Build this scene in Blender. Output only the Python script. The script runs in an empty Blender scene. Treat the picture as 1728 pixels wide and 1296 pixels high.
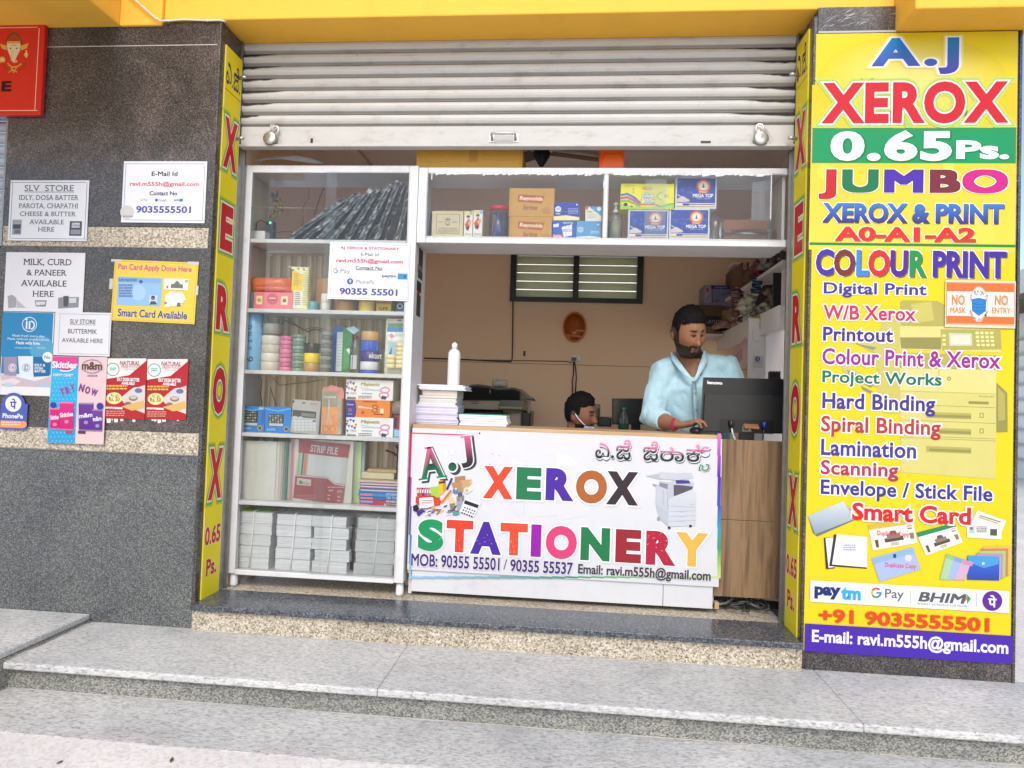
import bpy, bmesh, math, random
from mathutils import Vector, Matrix, noise
random.seed(7)
PI = math.pi
SC = bpy.context.scene
COL = SC.collection

# ------------------------------------------------------------------ camera
H = 1.157            # lens height above the pavement
D = 2.85             # lens distance in front of the pillar faces (Y = 0)
YAW, PIT, ROL = [math.radians(a) for a in (5.0671, 1.6192, 1.9184)]
FPX = 1126.53        # focal length in photo pixels (1728 wide)
_f = Vector((-math.sin(YAW)*math.cos(PIT), math.cos(YAW)*math.cos(PIT), math.sin(PIT)))
_r = Vector((math.cos(YAW), math.sin(YAW), 0)); _u = _r.cross(_f)
CR = math.cos(ROL)*_r + math.sin(ROL)*_u; CU = -math.sin(ROL)*_r + math.cos(ROL)*_u
cam = bpy.data.objects.new('camera', bpy.data.cameras.new('camera')); COL.objects.link(cam)
cam.data.sensor_width = 36; cam.data.lens = FPX/1728*36
cam.data.clip_start = .05; cam.data.clip_end = 500
mw = Matrix((CR, CU, -_f)).transposed().to_4x4(); mw.translation = Vector((0, -D, H)); cam.matrix_world = mw
SC.camera = cam

# ------------------------------------------------------------------ light
SUN_EL, SUN_AZ = math.radians(44), math.radians(178)   # azimuth clockwise from +Y: in front of the shop
W = bpy.data.worlds.new('World'); SC.world = W; W.use_nodes = True
nt = W.node_tree; bg = nt.nodes['Background']
sky = nt.nodes.new('ShaderNodeTexSky'); sky.sky_type = 'NISHITA'; sky.sun_disc = False
sky.sun_elevation = SUN_EL; sky.sun_rotation = SUN_AZ; sky.air_density = 1.0; sky.dust_density = 1.6; sky.ozone_density = 1.0
nt.links.new(sky.outputs[0], bg.inputs[0]); bg.inputs[1].default_value = .15
sl = bpy.data.lights.new('sun', 'SUN'); sl.energy = 1.2; sl.angle = math.radians(28); sl.color = (1, .96, .90)
so = bpy.data.objects.new('sun', sl); COL.objects.link(so)
sd = Vector((math.sin(SUN_AZ)*math.cos(SUN_EL), math.cos(SUN_AZ)*math.cos(SUN_EL), math.sin(SUN_EL)))
so.rotation_euler = sd.to_track_quat('Z', 'Y').to_euler(); so.location = (0, -4, 6)
SC.view_settings.view_transform = 'Standard'; SC.view_settings.look = 'None'
SC.view_settings.exposure = .80; SC.view_settings.gamma = 1; SC.view_settings.use_curve_mapping = False
SC.render.engine = 'CYCLES'; SC.cycles.use_denoising = True
SC.cycles.max_bounces = 14; SC.cycles.diffuse_bounces = 8; SC.cycles.transparent_max_bounces = 24; SC.cycles.glossy_bounces = 4

# ------------------------------------------------------------------ photo pixel -> point on a plane of the place
KR = {'1': (0, 0, 3.086), '2': (0, 400, 3.4116), '3': (0, 740, 2.331), '4': (380, 230, 4.179), '5': (380, 500, 4.985),
      '6': (380, 720, 4.05), '7': (690, 230, 4.937), '8': (1010, 230, 4.937), 'A': (690, 420, 4.049), 'B': (1040, 420, 3.8125),
      'C': (680, 710, 3.93), 'D': (940, 710, 3.702), 'E': (1320, 0, 2.946), 'F': (1320, 420, 2.946), 'G': (1320, 820, 2.723),
      'H': (380, 0, 1.728), 'S': (1180, 420, 6.481), 'M': (1080, 500, 5.4), 'K': (980, 730, 6.912), 'L': (330, 60, 5.4)}
def px(k, x, y):
    if not k: return x, y
    a = KR[k]; return a[0]+x/a[2], a[1]+y/a[2]
def ray(x, y):
    return CR*((x-864)/FPX) + CU*(-(y-648)/FPX) + _f
def PY(x, y, Y, k=None):
    x, y = px(k, x, y); r = ray(x, y); t = (Y+D)/r.y; return Vector((r.x*t, Y, H+r.z*t))
def PX(x, y, X, k=None):
    x, y = px(k, x, y); r = ray(x, y); t = X/r.x; return Vector((X, r.y*t-D, H+r.z*t))
def RC(k, x0, y0, x1, y1, Y):
    xm, ym = (x0+x1)/2, (y0+y1)/2
    return PY(x0, ym, Y, k).x, PY(x1, ym, Y, k).x, PY(xm, y1, Y, k).z, PY(xm, y0, Y, k).z   # X0 X1 Z0 Z1
class PlY:
    def __init__(s, Y): s.Y = Y
    def uv(s, x, y, k): p = PY(x, y, s.Y, k); return p.x, p.z
    def w(s, u, v, o): return (u, s.Y-o, v)
class PlXL:      # wall facing +X
    def __init__(s, X): s.X = X
    def uv(s, x, y, k): p = PX(x, y, s.X, k); return p.y, p.z
    def w(s, u, v, o): return (s.X+o, u, v)
class PlXR:      # wall facing -X
    def __init__(s, X): s.X = X
    def uv(s, x, y, k): p = PX(x, y, s.X, k); return -p.y, p.z
    def w(s, u, v, o): return (s.X-o, -u, v)

def c(h, m=1.0):
    h = h.lstrip('#')
    if len(h) == 3: h = ''.join(q*2 for q in h)
    o = []
    for i in (0, 2, 4):
        v = int(h[i:i+2], 16)/255
        o.append((v/12.92 if v <= .04045 else ((v+.055)/1.055)**2.4)*m)
    return tuple(o)
def mix(a, b, t): return tuple(a[i]+(b[i]-a[i])*t for i in range(3))
def shade(a, m): return tuple(q*m for q in a)

# ------------------------------------------------------------------ materials
MATS = {}
def nodes(name):
    m = bpy.data.materials.new(name); m.use_nodes = True; MATS[name] = m
    return m, m.node_tree, m.node_tree.nodes['Principled BSDF']
def N(nt, t, **kw):
    n = nt.nodes.new(t)
    for k, v in kw.items():
        if k in n.inputs: n.inputs[k].default_value = v
        else: setattr(n, k, v)
    return n
def ramp(nt, stops):
    r = nt.nodes.new('ShaderNodeValToRGB'); e = r.color_ramp.elements
    while len(e) > 1: e.remove(e[-1])
    e[0].position = stops[0][0]; e[0].color = (*stops[0][1], 1)
    for p, q in stops[1:]:
        x = e.new(p); x.color = (*q, 1)
    return r
def bump(nt, b, src, strength, dist=.002):
    n = N(nt, 'ShaderNodeBump', Strength=strength, Distance=dist); nt.links.new(src, n.inputs['Height']); nt.links.new(n.outputs[0], b.inputs['Normal'])
def amat(name, rough=.5, metal=0, spec=.4, nz=.12, ns=9, bm=0, bs=60, coat=0, st=(1, 1, 1), sss=0, sheen=0, mul=1.0):
    """colour comes from the mesh's Col attribute, broken up by a procedural noise"""
    m, nt, b = nodes(name)
    at = N(nt, 'ShaderNodeAttribute', attribute_name='Col'); tc = N(nt, 'ShaderNodeTexCoord')
    mp = N(nt, 'ShaderNodeMapping'); mp.inputs['Scale'].default_value = st; nt.links.new(tc.outputs['Object'], mp.inputs[0])
    n1 = N(nt, 'ShaderNodeTexNoise', Scale=ns, Detail=6, Roughness=.65); nt.links.new(mp.outputs[0], n1.inputs['Vector'])
    r = ramp(nt, [(.3, ((1-nz)*mul,)*3), (.7, ((1+nz*.3)*mul,)*3)]); nt.links.new(n1.outputs[0], r.inputs[0])
    mx = N(nt, 'ShaderNodeMix', data_type='RGBA', blend_type='MULTIPLY'); mx.inputs[0].default_value = 1
    nt.links.new(at.outputs[0], mx.inputs[6]); nt.links.new(r.outputs[0], mx.inputs[7]); nt.links.new(mx.outputs[2], b.inputs['Base Color'])
    b.inputs['Roughness'].default_value = rough; b.inputs['Metallic'].default_value = metal; b.inputs['Specular IOR Level'].default_value = spec
    b.inputs['Coat Weight'].default_value = coat; b.inputs['Coat Roughness'].default_value = .08
    if sss: b.inputs['Subsurface Weight'].default_value = sss; b.inputs['Subsurface Radius'].default_value = (.012, .005, .003)
    if sheen: b.inputs['Sheen Weight'].default_value = sheen
    if bm:
        n2 = N(nt, 'ShaderNodeTexNoise', Scale=bs, Detail=5); nt.links.new(mp.outputs[0], n2.inputs['Vector']); bump(nt, b, n2.outputs[0], bm)
    return m
amat('print', .5, nz=.05, ns=6, bm=.22, bs=7, spec=.25, mul=.80)
amat('laminate', .25, nz=.04, ns=6, bm=.10, bs=9, coat=.3, mul=.80)
amat('card', .55, nz=.10, ns=14, bm=.08, bs=40)
amat('paper', .75, nz=.08, ns=20, bm=.2, bs=90, spec=.2)
amat('plastic', .3, nz=.05)
amat('metal', .38, metal=.9, nz=.2, ns=30)
amat('cloth', .85, nz=.14, ns=26, bm=1.0, bs=24, spec=.15, sheen=.2)
amat('skin', .5, nz=.10, ns=40, bm=.12, bs=120, sss=.12, spec=.22)
amat('hair', .8, nz=.5, ns=120, bm=.9, bs=160, spec=.12, st=(1, 1, .35))
amat('leaf', .55, nz=.3, ns=40)
amat('plaster', .8, nz=.10, ns=2.2, bm=.25, bs=45, spec=.2)
amat('wrap', .2, nz=.25, ns=30, bm=.8, bs=38, spec=.4)
def painted(name, base, dirt, amt=.55, rough=.4, zs=1.0):
    m, nt, b = nodes(name); tc = N(nt, 'ShaderNodeTexCoord'); mp = N(nt, 'ShaderNodeMapping'); mp.inputs['Scale'].default_value = (1, 1, zs)
    nt.links.new(tc.outputs['Object'], mp.inputs[0])
    n1 = N(nt, 'ShaderNodeTexNoise', Scale=7, Detail=9, Roughness=.7); nt.links.new(mp.outputs[0], n1.inputs['Vector'])
    r = ramp(nt, [(.28, mix(base, dirt, amt)), (.46, mix(base, dirt, .12)), (.7, base)]); nt.links.new(n1.outputs[0], r.inputs[0])
    n3 = N(nt, 'ShaderNodeTexNoise', Scale=85, Detail=3); nt.links.new(tc.outputs['Object'], n3.inputs['Vector'])
    r3 = ramp(nt, [(.24, mix(base, dirt, .8)), (.30, (1, 1, 1))]); nt.links.new(n3.outputs[0], r3.inputs[0])
    mx = N(nt, 'ShaderNodeMix', data_type='RGBA', blend_type='MULTIPLY'); mx.inputs[0].default_value = .6
    nt.links.new(r.outputs[0], mx.inputs[6]); nt.links.new(r3.outputs[0], mx.inputs[7]); nt.links.new(mx.outputs[2], b.inputs['Base Color'])
    b.inputs['Roughness'].default_value = rough; bump(nt, b, n3.outputs[0], .08); return m
painted('white_paint', (.66, .65, .645), (.33, .29, .25), .45)
painted('shutter_paint', (.50, .482, .45), (.26, .22, .18), .6, .52, 3)
painted('shutter_blue', (.45, .50, .56), (.25, .25, .25), .4)
painted('sheet_white', (.58, .58, .59), (.4, .37, .33), .4, .35)
painted('orange_wall', (.86, .47, .045), (.70, .35, .032), .5, .75)
painted('tan_wall', (.89, .63, .415), (.81, .56, .36), .5, .8)
painted('ceiling_paint', (.82, .73, .66), (.72, .63, .56), .5, .85)
painted('right_paint', (.78, .70, .64), (.55, .47, .42), .4, .7)
painted('plain_concrete', (.62, .59, .54), (.36, .33, .3), .6, .85)
def granite(name, stops, scale, rough, big=None, stretch=(1, 1, 1), bmp=.06, coat=0):
    m, nt, b = nodes(name); tc = N(nt, 'ShaderNodeTexCoord'); mp = N(nt, 'ShaderNodeMapping'); mp.inputs['Scale'].default_value = stretch
    nt.links.new(tc.outputs['Object'], mp.inputs[0])
    n1 = N(nt, 'ShaderNodeTexNoise', Scale=scale, Detail=4, Roughness=.75); nt.links.new(mp.outputs[0], n1.inputs['Vector'])
    v = N(nt, 'ShaderNodeTexVoronoi', Scale=scale*1.6); nt.links.new(mp.outputs[0], v.inputs['Vector'])
    sep = N(nt, 'ShaderNodeSeparateColor'); nt.links.new(v.outputs['Color'], sep.inputs[0])
    mm = N(nt, 'ShaderNodeMath', operation='MULTIPLY_ADD'); mm.inputs[1].default_value = .30; nt.links.new(sep.outputs[0], mm.inputs[0])
    m2 = N(nt, 'ShaderNodeMath', operation='MULTIPLY'); m2.inputs[1].default_value = .72; nt.links.new(n1.outputs[0], m2.inputs[0]); nt.links.new(m2.outputs[0], mm.inputs[2])
    r = ramp(nt, stops); nt.links.new(mm.outputs[0], r.inputs[0]); out = r.outputs[0]
    if big:
        n2 = N(nt, 'ShaderNodeTexNoise', Scale=big[0], Detail=7, Roughness=.7, Distortion=.6); nt.links.new(tc.outputs['Object'], n2.inputs['Vector'])
        r2 = ramp(nt, big[1]); nt.links.new(n2.outputs[0], r2.inputs[0])
        mx = N(nt, 'ShaderNodeMix', data_type='RGBA', blend_type='MULTIPLY'); mx.inputs[0].default_value = 1
        nt.links.new(out, mx.inputs[6]); nt.links.new(r2.outputs[0], mx.inputs[7]); out = mx.outputs[2]
        r4 = ramp(nt, [(.3, (rough*.75,)*3), (.7, (min(1, rough*1.5),)*3)]); nt.links.new(n2.outputs[0], r4.inputs[0]); nt.links.new(r4.outputs[0], b.inputs['Roughness'])
    else: b.inputs['Roughness'].default_value = rough
    nt.links.new(out, b.inputs['Base Color']); bump(nt, b, n1.outputs[0], bmp); return m
granite('granite_dark', [(.30, (.020, .020, .022)), (.46, (.038, .037, .038)), (.58, (.072, .070, .068)), (.70, (.14, .136, .13))], 170, .2,
        (2.6, [(.3, (.6, .58, .62)), (.48, (1.0, .91, .87)), (.60, (1.55, 1.30, 1.22)), (.74, (2.5, 2.4, 2.4))]))
granite('granite_low', [(.30, (.034, .036, .040)), (.46, (.066, .070, .073)), (.58, (.115, .12, .12)), (.70, (.20, .205, .195))], 150, .18,
        (2.0, [(.3, (.8, .8, .85)), (.55, (1.1, 1.1, 1.05)), (.75, (1.4, 1.36, 1.25))]))
granite('granite_sill', [(.30, (.02, .022, .028)), (.5, (.05, .055, .065)), (.66, (.13, .14, .15))], 110, .2,
        (6, [(.3, (.8, .8, .85)), (.6, (1.2, 1.2, 1.2)), (.75, (1.7, 1.7, 1.6))]))
granite('granite_light', [(.30, (.30, .30, .295)), (.42, (.49, .49, .48)), (.54, (.61, .605, .59)), (.7, (.70, .69, .675))], 125, .6,
        (1.7, [(.3, (.60, .60, .60)), (.48, (.80, .795, .78)), (.58, (.85, .84, .82)), (.72, (.97, .95, .92))]), (.4, 1, 1), .12)
granite('granite_riser', [(.30, (.07, .07, .066)), (.44, (.16, .16, .15)), (.56, (.29, .285, .265)), (.7, (.42, .41, .38))], 150, .6,
        (1.2, [(.3, (.62, .64, .6)), (.6, (1, .98, .93))]), (.7, 1, 1), .12)
granite('granite_beige', [(.30, (.10, .08, .055)), (.42, (.30, .25, .18)), (.54, (.48, .42, .33)), (.7, (.66, .62, .54))], 105, .5,
        (3, [(.3, (.8, .78, .74)), (.7, (1.05, 1.03, 1.0))]), (1, 1, 1), .1)
granite('paving', [(.28, (.54, .515, .485)), (.45, (.66, .635, .605)), (.62, (.73, .705, .68))], 60, .75,
        (1.3, [(.3, (.82, .80, .79)), (.6, (1.02, 1, .98))]), (1, 1, 1), .12)
granite('asphalt', [(.28, (.03, .03, .03)), (.5, (.06, .058, .055)), (.65, (.10, .095, .09))], 60, .9)
def wood(name, a, b_, d, sx=(22, 22, 1.6), rough=.42):
    m, nt, b = nodes(name); tc = N(nt, 'ShaderNodeTexCoord'); mp = N(nt, 'ShaderNodeMapping'); mp.inputs['Scale'].default_value = sx
    nt.links.new(tc.outputs['Object'], mp.inputs[0])
    n1 = N(nt, 'ShaderNodeTexNoise', Scale=1.2, Detail=8, Roughness=.62, Distortion=1.1); nt.links.new(mp.outputs[0], n1.inputs['Vector'])
    r = ramp(nt, [(.25, d), (.42, b_), (.55, a), (.66, b_), (.8, d)]); nt.links.new(n1.outputs[0], r.inputs[0]); nt.links.new(r.outputs[0], b.inputs['Base Color'])
    b.inputs['Roughness'].default_value = rough; bump(nt, b, n1.outputs[0], .06); return m
wood('wood_panel', (.25, .150, .074), (.15, .088, .042), (.05, .029, .015), (20, 20, 1.1))
wood('wood_edge', (.50, .33, .17), (.42, .26, .12), (.30, .17, .07), (1.2, 20, 26))
def glassy(name, tint=(1, 1, 1), gl=.9, rough=.02, haze=0.0, fres=1.45):
    m, nt, b = nodes(name); nt.nodes.remove(b); out = nt.nodes['Material Output']
    t = N(nt, 'ShaderNodeBsdfTransparent'); t.inputs[0].default_value = (*tint, 1)
    g = N(nt, 'ShaderNodeBsdfGlossy', Roughness=rough); g.inputs[0].default_value = (gl, gl, gl, 1)
    fr = N(nt, 'ShaderNodeFresnel', IOR=fres); ms = N(nt, 'ShaderNodeMixShader')
    nt.links.new(fr.outputs[0], ms.inputs[0]); nt.links.new(t.outputs[0], ms.inputs[1]); nt.links.new(g.outputs[0], ms.inputs[2]); o = ms.outputs[0]
    if haze:
        d = N(nt, 'ShaderNodeBsdfDiffuse'); d.inputs[0].default_value = (.8, .8, .8, 1); m2 = N(nt, 'ShaderNodeMixShader')
        tc = N(nt, 'ShaderNodeTexCoord'); n1 = N(nt, 'ShaderNodeTexNoise', Scale=14, Detail=6, Roughness=.7, Distortion=1.5); nt.links.new(tc.outputs['Object'], n1.inputs['Vector'])
        r = ramp(nt, [(.35, (haze*.15,)*3), (.62, (haze,)*3), (.72, (haze*2.4,)*3)]); nt.links.new(n1.outputs[0], r.inputs[0]); nt.links.new(r.outputs[0], m2.inputs[0])
        nt.links.new(o, m2.inputs[1]); nt.links.new(d.outputs[0], m2.inputs[2]); o = m2.outputs[0]
    nt.links.new(o, out.inputs[0]); return m
glassy('glass', (.97, .98, .975), .8, .02, .008, 1.35)
glassy('clear_plastic', (.96, .965, .96), .9, .14, .045)
glassy('pet', (.86, .9, .88), .9, .06, .10)
def louvre():
    m, nt, b = nodes('louvre_glass'); nt.nodes.remove(b); out = nt.nodes['Material Output']
    d = N(nt, 'ShaderNodeBsdfDiffuse'); d.inputs[0].default_value = (.42, .42, .26, 1)
    t = N(nt, 'ShaderNodeBsdfTranslucent'); t.inputs[0].default_value = (.55, .56, .36, 1)
    ms = N(nt, 'ShaderNodeMixShader'); ms.inputs[0].default_value = .45
    tc = N(nt, 'ShaderNodeTexCoord'); n1 = N(nt, 'ShaderNodeTexNoise', Scale=8, Detail=5); nt.links.new(tc.outputs['Object'], n1.inputs['Vector'])
    r = ramp(nt, [(.3, (.34, .36, .22)), (.7, (.5, .5, .33))]); nt.links.new(n1.outputs[0], r.inputs[0]); nt.links.new(r.outputs[0], d.inputs[0])
    nt.links.new(d.outputs[0], ms.inputs[1]); nt.links.new(t.outputs[0], ms.inputs[2]); nt.links.new(ms.outputs[0], out.inputs[0])
louvre()
def led():
    m, nt, b = nodes('led'); b.inputs['Base Color'].default_value = (0, .6, .1, 1); b.inputs['Emission Color'].default_value = (.05, 1, .25, 1); b.inputs['Emission Strength'].default_value = 4
led()

# ------------------------------------------------------------------ mesh builder
class MB:
    def __init__(s): s.v = []; s.f = []; s.c = []; s.m = []; s.s = []; s.mats = []; s.M = None
    def mi(s, mat):
        if mat not in s.mats: s.mats.append(mat)
        return s.mats.index(mat)
    def add(s, vs, fs, col, mat='plastic', smooth=False):
        o = len(s.v); k = s.mi(mat)
        s.v += [tuple(s.M @ Vector(p)) if s.M else tuple(p) for p in vs]
        if col and isinstance(col[0], (tuple, list)): s.c += [tuple(q) for q in col]
        else: s.c += [tuple(col)]*len(vs)
        for f in fs: s.f.append(tuple(o+i for i in f)); s.m.append(k); s.s.append(smooth)
    def box(s, x0, x1, y0, y1, z0, z1, col=(.8, .8, .8), mat='plastic', b=0):
        x0, x1 = min(x0, x1), max(x0, x1); y0, y1 = min(y0, y1), max(y0, y1); z0, z1 = min(z0, z1), max(z0, z1)
        if b <= 0:
            s.add([(x, y, z) for z in (z0, z1) for y in (y0, y1) for x in (x0, x1)],
                  [(0, 2, 3, 1), (4, 5, 7, 6), (0, 1, 5, 4), (2, 6, 7, 3), (0, 4, 6, 2), (1, 3, 7, 5)], col, mat); return
        b = min(b, .45*min(x1-x0, y1-y0, z1-z0)); bm = bmesh.new(); bmesh.ops.create_cube(bm, size=1)
        for v in bm.verts: v.co = Vector(((x0+x1)/2+v.co.x*(x1-x0), (y0+y1)/2+v.co.y*(y1-y0), (z0+z1)/2+v.co.z*(z1-z0)))
        bmesh.ops.bevel(bm, geom=bm.edges[:], offset=b, segments=2, affect='EDGES', profile=.5)
        bm.verts.index_update(); s.add([v.co[:] for v in bm.verts], [[v.index for v in f.verts] for f in bm.faces], col, mat); bm.free()
    def quad(s, a, b, c_, d, col, mat='print'): s.add([a, b, c_, d], [(0, 1, 2, 3)], col, mat)
    def tube(s, pts, rad, col=(.1, .1, .1), n=10, mat='plastic', flat=None, cap=True):
        """swept tube; rad = number, list, or list of (rx, ry); flat = preferred up vector for elliptical rings"""
        pts = [Vector(p) for p in pts]; k = len(pts)
        if not isinstance(rad, (list, tuple)): rad = [rad]*k
        up = Vector(flat) if flat else None; vs = []; fs = []; cs = []; prev = None
        for i, p in enumerate(pts):
            t = (pts[min(i+1, k-1)]-pts[max(i-1, 0)]).normalized()
            if up is not None: a = t.cross(up)
            elif prev is None: a = t.cross(Vector((0, 0, 1)) if abs(t.z) < .9 else Vector((1, 0, 0)))
            else: a = prev - t*prev.dot(t)
            if a.length < 1e-6: a = t.cross(Vector((.3, 1, .2)))
            a.normalize(); prev = a; bb = t.cross(a)
            r = rad[i]; rx, ry = r if isinstance(r, (list, tuple)) else (r, r)
            for j in range(n):
                q = 2*PI*j/n; vs.append(p+a*(rx*math.cos(q))+bb*(ry*math.sin(q)))
                cs.append(col[i] if isinstance(col[0], (tuple, list)) else col)
        for i in range(k-1):
            for j in range(n): fs.append((i*n+j, i*n+(j+1) % n, (i+1)*n+(j+1) % n, (i+1)*n+j))
        if cap: fs.append(tuple(range(n))[::-1]); fs.append(tuple((k-1)*n+j for j in range(n)))
        s.add(vs, fs, cs, mat, True)
    def lathe(s, prof, x, y, z, n=24, mat='plastic', sx=1, sy=1, cols=None, col=(.8, .8, .8)):
        """prof = [(r, h)] or [(r, h, colour)]; vertical axis through x, y, base z"""
        vs = []; fs = []; cs = []
        for q in prof:
            for j in range(n):
                a = 2*PI*j/n; vs.append((x+q[0]*sx*math.cos(a), y+q[0]*sy*math.sin(a), z+q[1])); cs.append(q[2] if len(q) > 2 else col)
        for i in range(len(prof)-1):
            for j in range(n): fs.append((i*n+j, i*n+(j+1) % n, (i+1)*n+(j+1) % n, (i+1)*n+j))
        fs.append(tuple(range(n))[::-1]); fs.append(tuple((len(prof)-1)*n+j for j in range(n)))
        s.add(vs, fs, cs, mat, True)
    def ball(s, p, r, col, n=12, mat='plastic', jit=0, M=None):
        rx, ry, rz = r if isinstance(r, (list, tuple)) else (r, r, r); vs = []; fs = []; m = n//2+1; p = Vector(p)
        for i in range(m):
            th = PI*i/(m-1)
            for j in range(n):
                ph = 2*PI*j/n; d = Vector((math.sin(th)*math.cos(ph)*rx, math.sin(th)*math.sin(ph)*ry, math.cos(th)*rz))
                if jit: d *= 1+jit*noise.noise((p+d)*60)
                if M: d = M @ d
                vs.append(p+d)
        for i in range(m-1):
            for j in range(n): fs.append((i*n+j, (i+1)*n+j, (i+1)*n+(j+1) % n, i*n+(j+1) % n))
        s.add(vs, fs, col, mat, True)
    def base(s):
        a = [min(v[i] for v in s.v) for i in range(3)]; b = [max(v[i] for v in s.v) for i in range(3)]
        return Vector(((a[0]+b[0])/2, (a[1]+b[1])/2, a[2]))
    def build(s, name, parent=None, label=None, cat=None, group=None, kind=None):
        org = parent_org(parent) if parent else s.base()
        me = bpy.data.meshes.new(name); me.from_pydata([(v[0]-org.x, v[1]-org.y, v[2]-org.z) for v in s.v], [], s.f)
        for m in s.mats: me.materials.append(MATS[m])
        me.polygons.foreach_set('material_index', s.m); me.polygons.foreach_set('use_smooth', s.s)
        at = me.color_attributes.new('Col', 'FLOAT_COLOR', 'POINT'); at.data.foreach_set('color', [q for cc in s.c for q in (cc[0], cc[1], cc[2], 1)])
        me.update(); o = bpy.data.objects.new(name, me); COL.objects.link(o)
        if parent: o.parent = parent
        else: o.location = org
        o['org'] = (org.x, org.y, org.z)
        tag(o, label, cat, group, kind); return o
def parent_org(o): return Vector(o['org'])
def tag(o, label=None, cat=None, group=None, kind=None):
    for k, v in (('label', label), ('category', cat), ('group', group), ('kind', kind)):
        if v: o[k] = v
def thing(name, label, cat, loc, group=None):
    o = bpy.data.objects.new(name, None); COL.objects.link(o); o.location = loc; o.empty_display_size = .05; o['org'] = tuple(loc)
    tag(o, label, cat, group); return o
def newmesh(mb, name, label=None, cat=None, group=None, kind=None): return mb.build(name, None, label, cat, group, kind)

# ------------------------------------------------------------------ lettering
TX = {}; LAY = .00002
def glyphs(s, bold=0.0, serif=False, res=3, sp=1.0):
    key = (s, round(bold, 4), serif, res, sp)
    if key in TX: return TX[key]
    cu = bpy.data.curves.new('t', 'FONT'); cu.body = s; cu.offset = bold; cu.resolution_u = res; cu.space_character = sp; cu.fill_mode = 'FRONT'
    o = bpy.data.objects.new('t', cu); COL.objects.link(o); dg = bpy.context.evaluated_depsgraph_get()
    me = bpy.data.meshes.new_from_object(o.evaluated_get(dg), depsgraph=dg)
    vs = [(v.co.x, v.co.y) for v in me.vertices]; fs = [tuple(p.vertices) for p in me.polygons]
    bpy.data.objects.remove(o); bpy.data.curves.remove(cu); bpy.data.meshes.remove(me)
    # islands
    par = list(range(len(vs)))
    def find(a):
        while par[a] != a: par[a] = par[par[a]]; a = par[a]
        return a
    rnd = {}
    for i, v in enumerate(vs):
        k2 = (round(v[0], 5), round(v[1], 5))
        if k2 in rnd: par[find(i)] = find(rnd[k2])
        else: rnd[k2] = i
    for f in fs:
        for a in f[1:]: par[find(a)] = find(f[0])
    mx = {}
    for i, v in enumerate(vs):
        r = find(i); lo, hi = mx.get(r, (9e9, -9e9)); mx[r] = (min(lo, v[0]), max(hi, v[0]))
    order = {r: n for n, r in enumerate(sorted(mx, key=lambda r: mx[r][0]+mx[r][1]))}
    isl = [order[find(i)] for i in range(len(vs))]
    if serif:
        cnt = {}
        for f in fs:
            for a, b in zip(f, f[1:]+f[:1]): e = (min(a, b), max(a, b)); cnt[e] = cnt.get(e, 0)+1
        ys = [v[1] for v in vs]; lo = 0.0; hi = .69
        for (a, b), n in list(cnt.items()):
            if n != 1: continue
            p, q = vs[a], vs[b]
            for lv, sg in ((lo, 1), (hi, -1)):
                if abs(p[1]-q[1]) < .01 and abs(p[1]-lv) < .035 and .04 < abs(p[0]-q[0]) < .2:
                    x0, x1 = min(p[0], q[0])-.085, max(p[0], q[0])+.085; y0, y1 = sorted((p[1], p[1]+sg*.04)); k0 = len(vs)
                    vs += [(x0, y0), (x1, y0), (x1, y1), (x0, y1)]; fs.append((k0, k0+1, k0+2, k0+3)); isl += [isl[a]]*4
    bb = (min(v[0] for v in vs), max(v[0] for v in vs), min(v[1] for v in vs), max(v[1] for v in vs)) if vs else (0, 1, 0, 1)
    TX[key] = (vs, fs, isl, bb); return TX[key]

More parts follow.
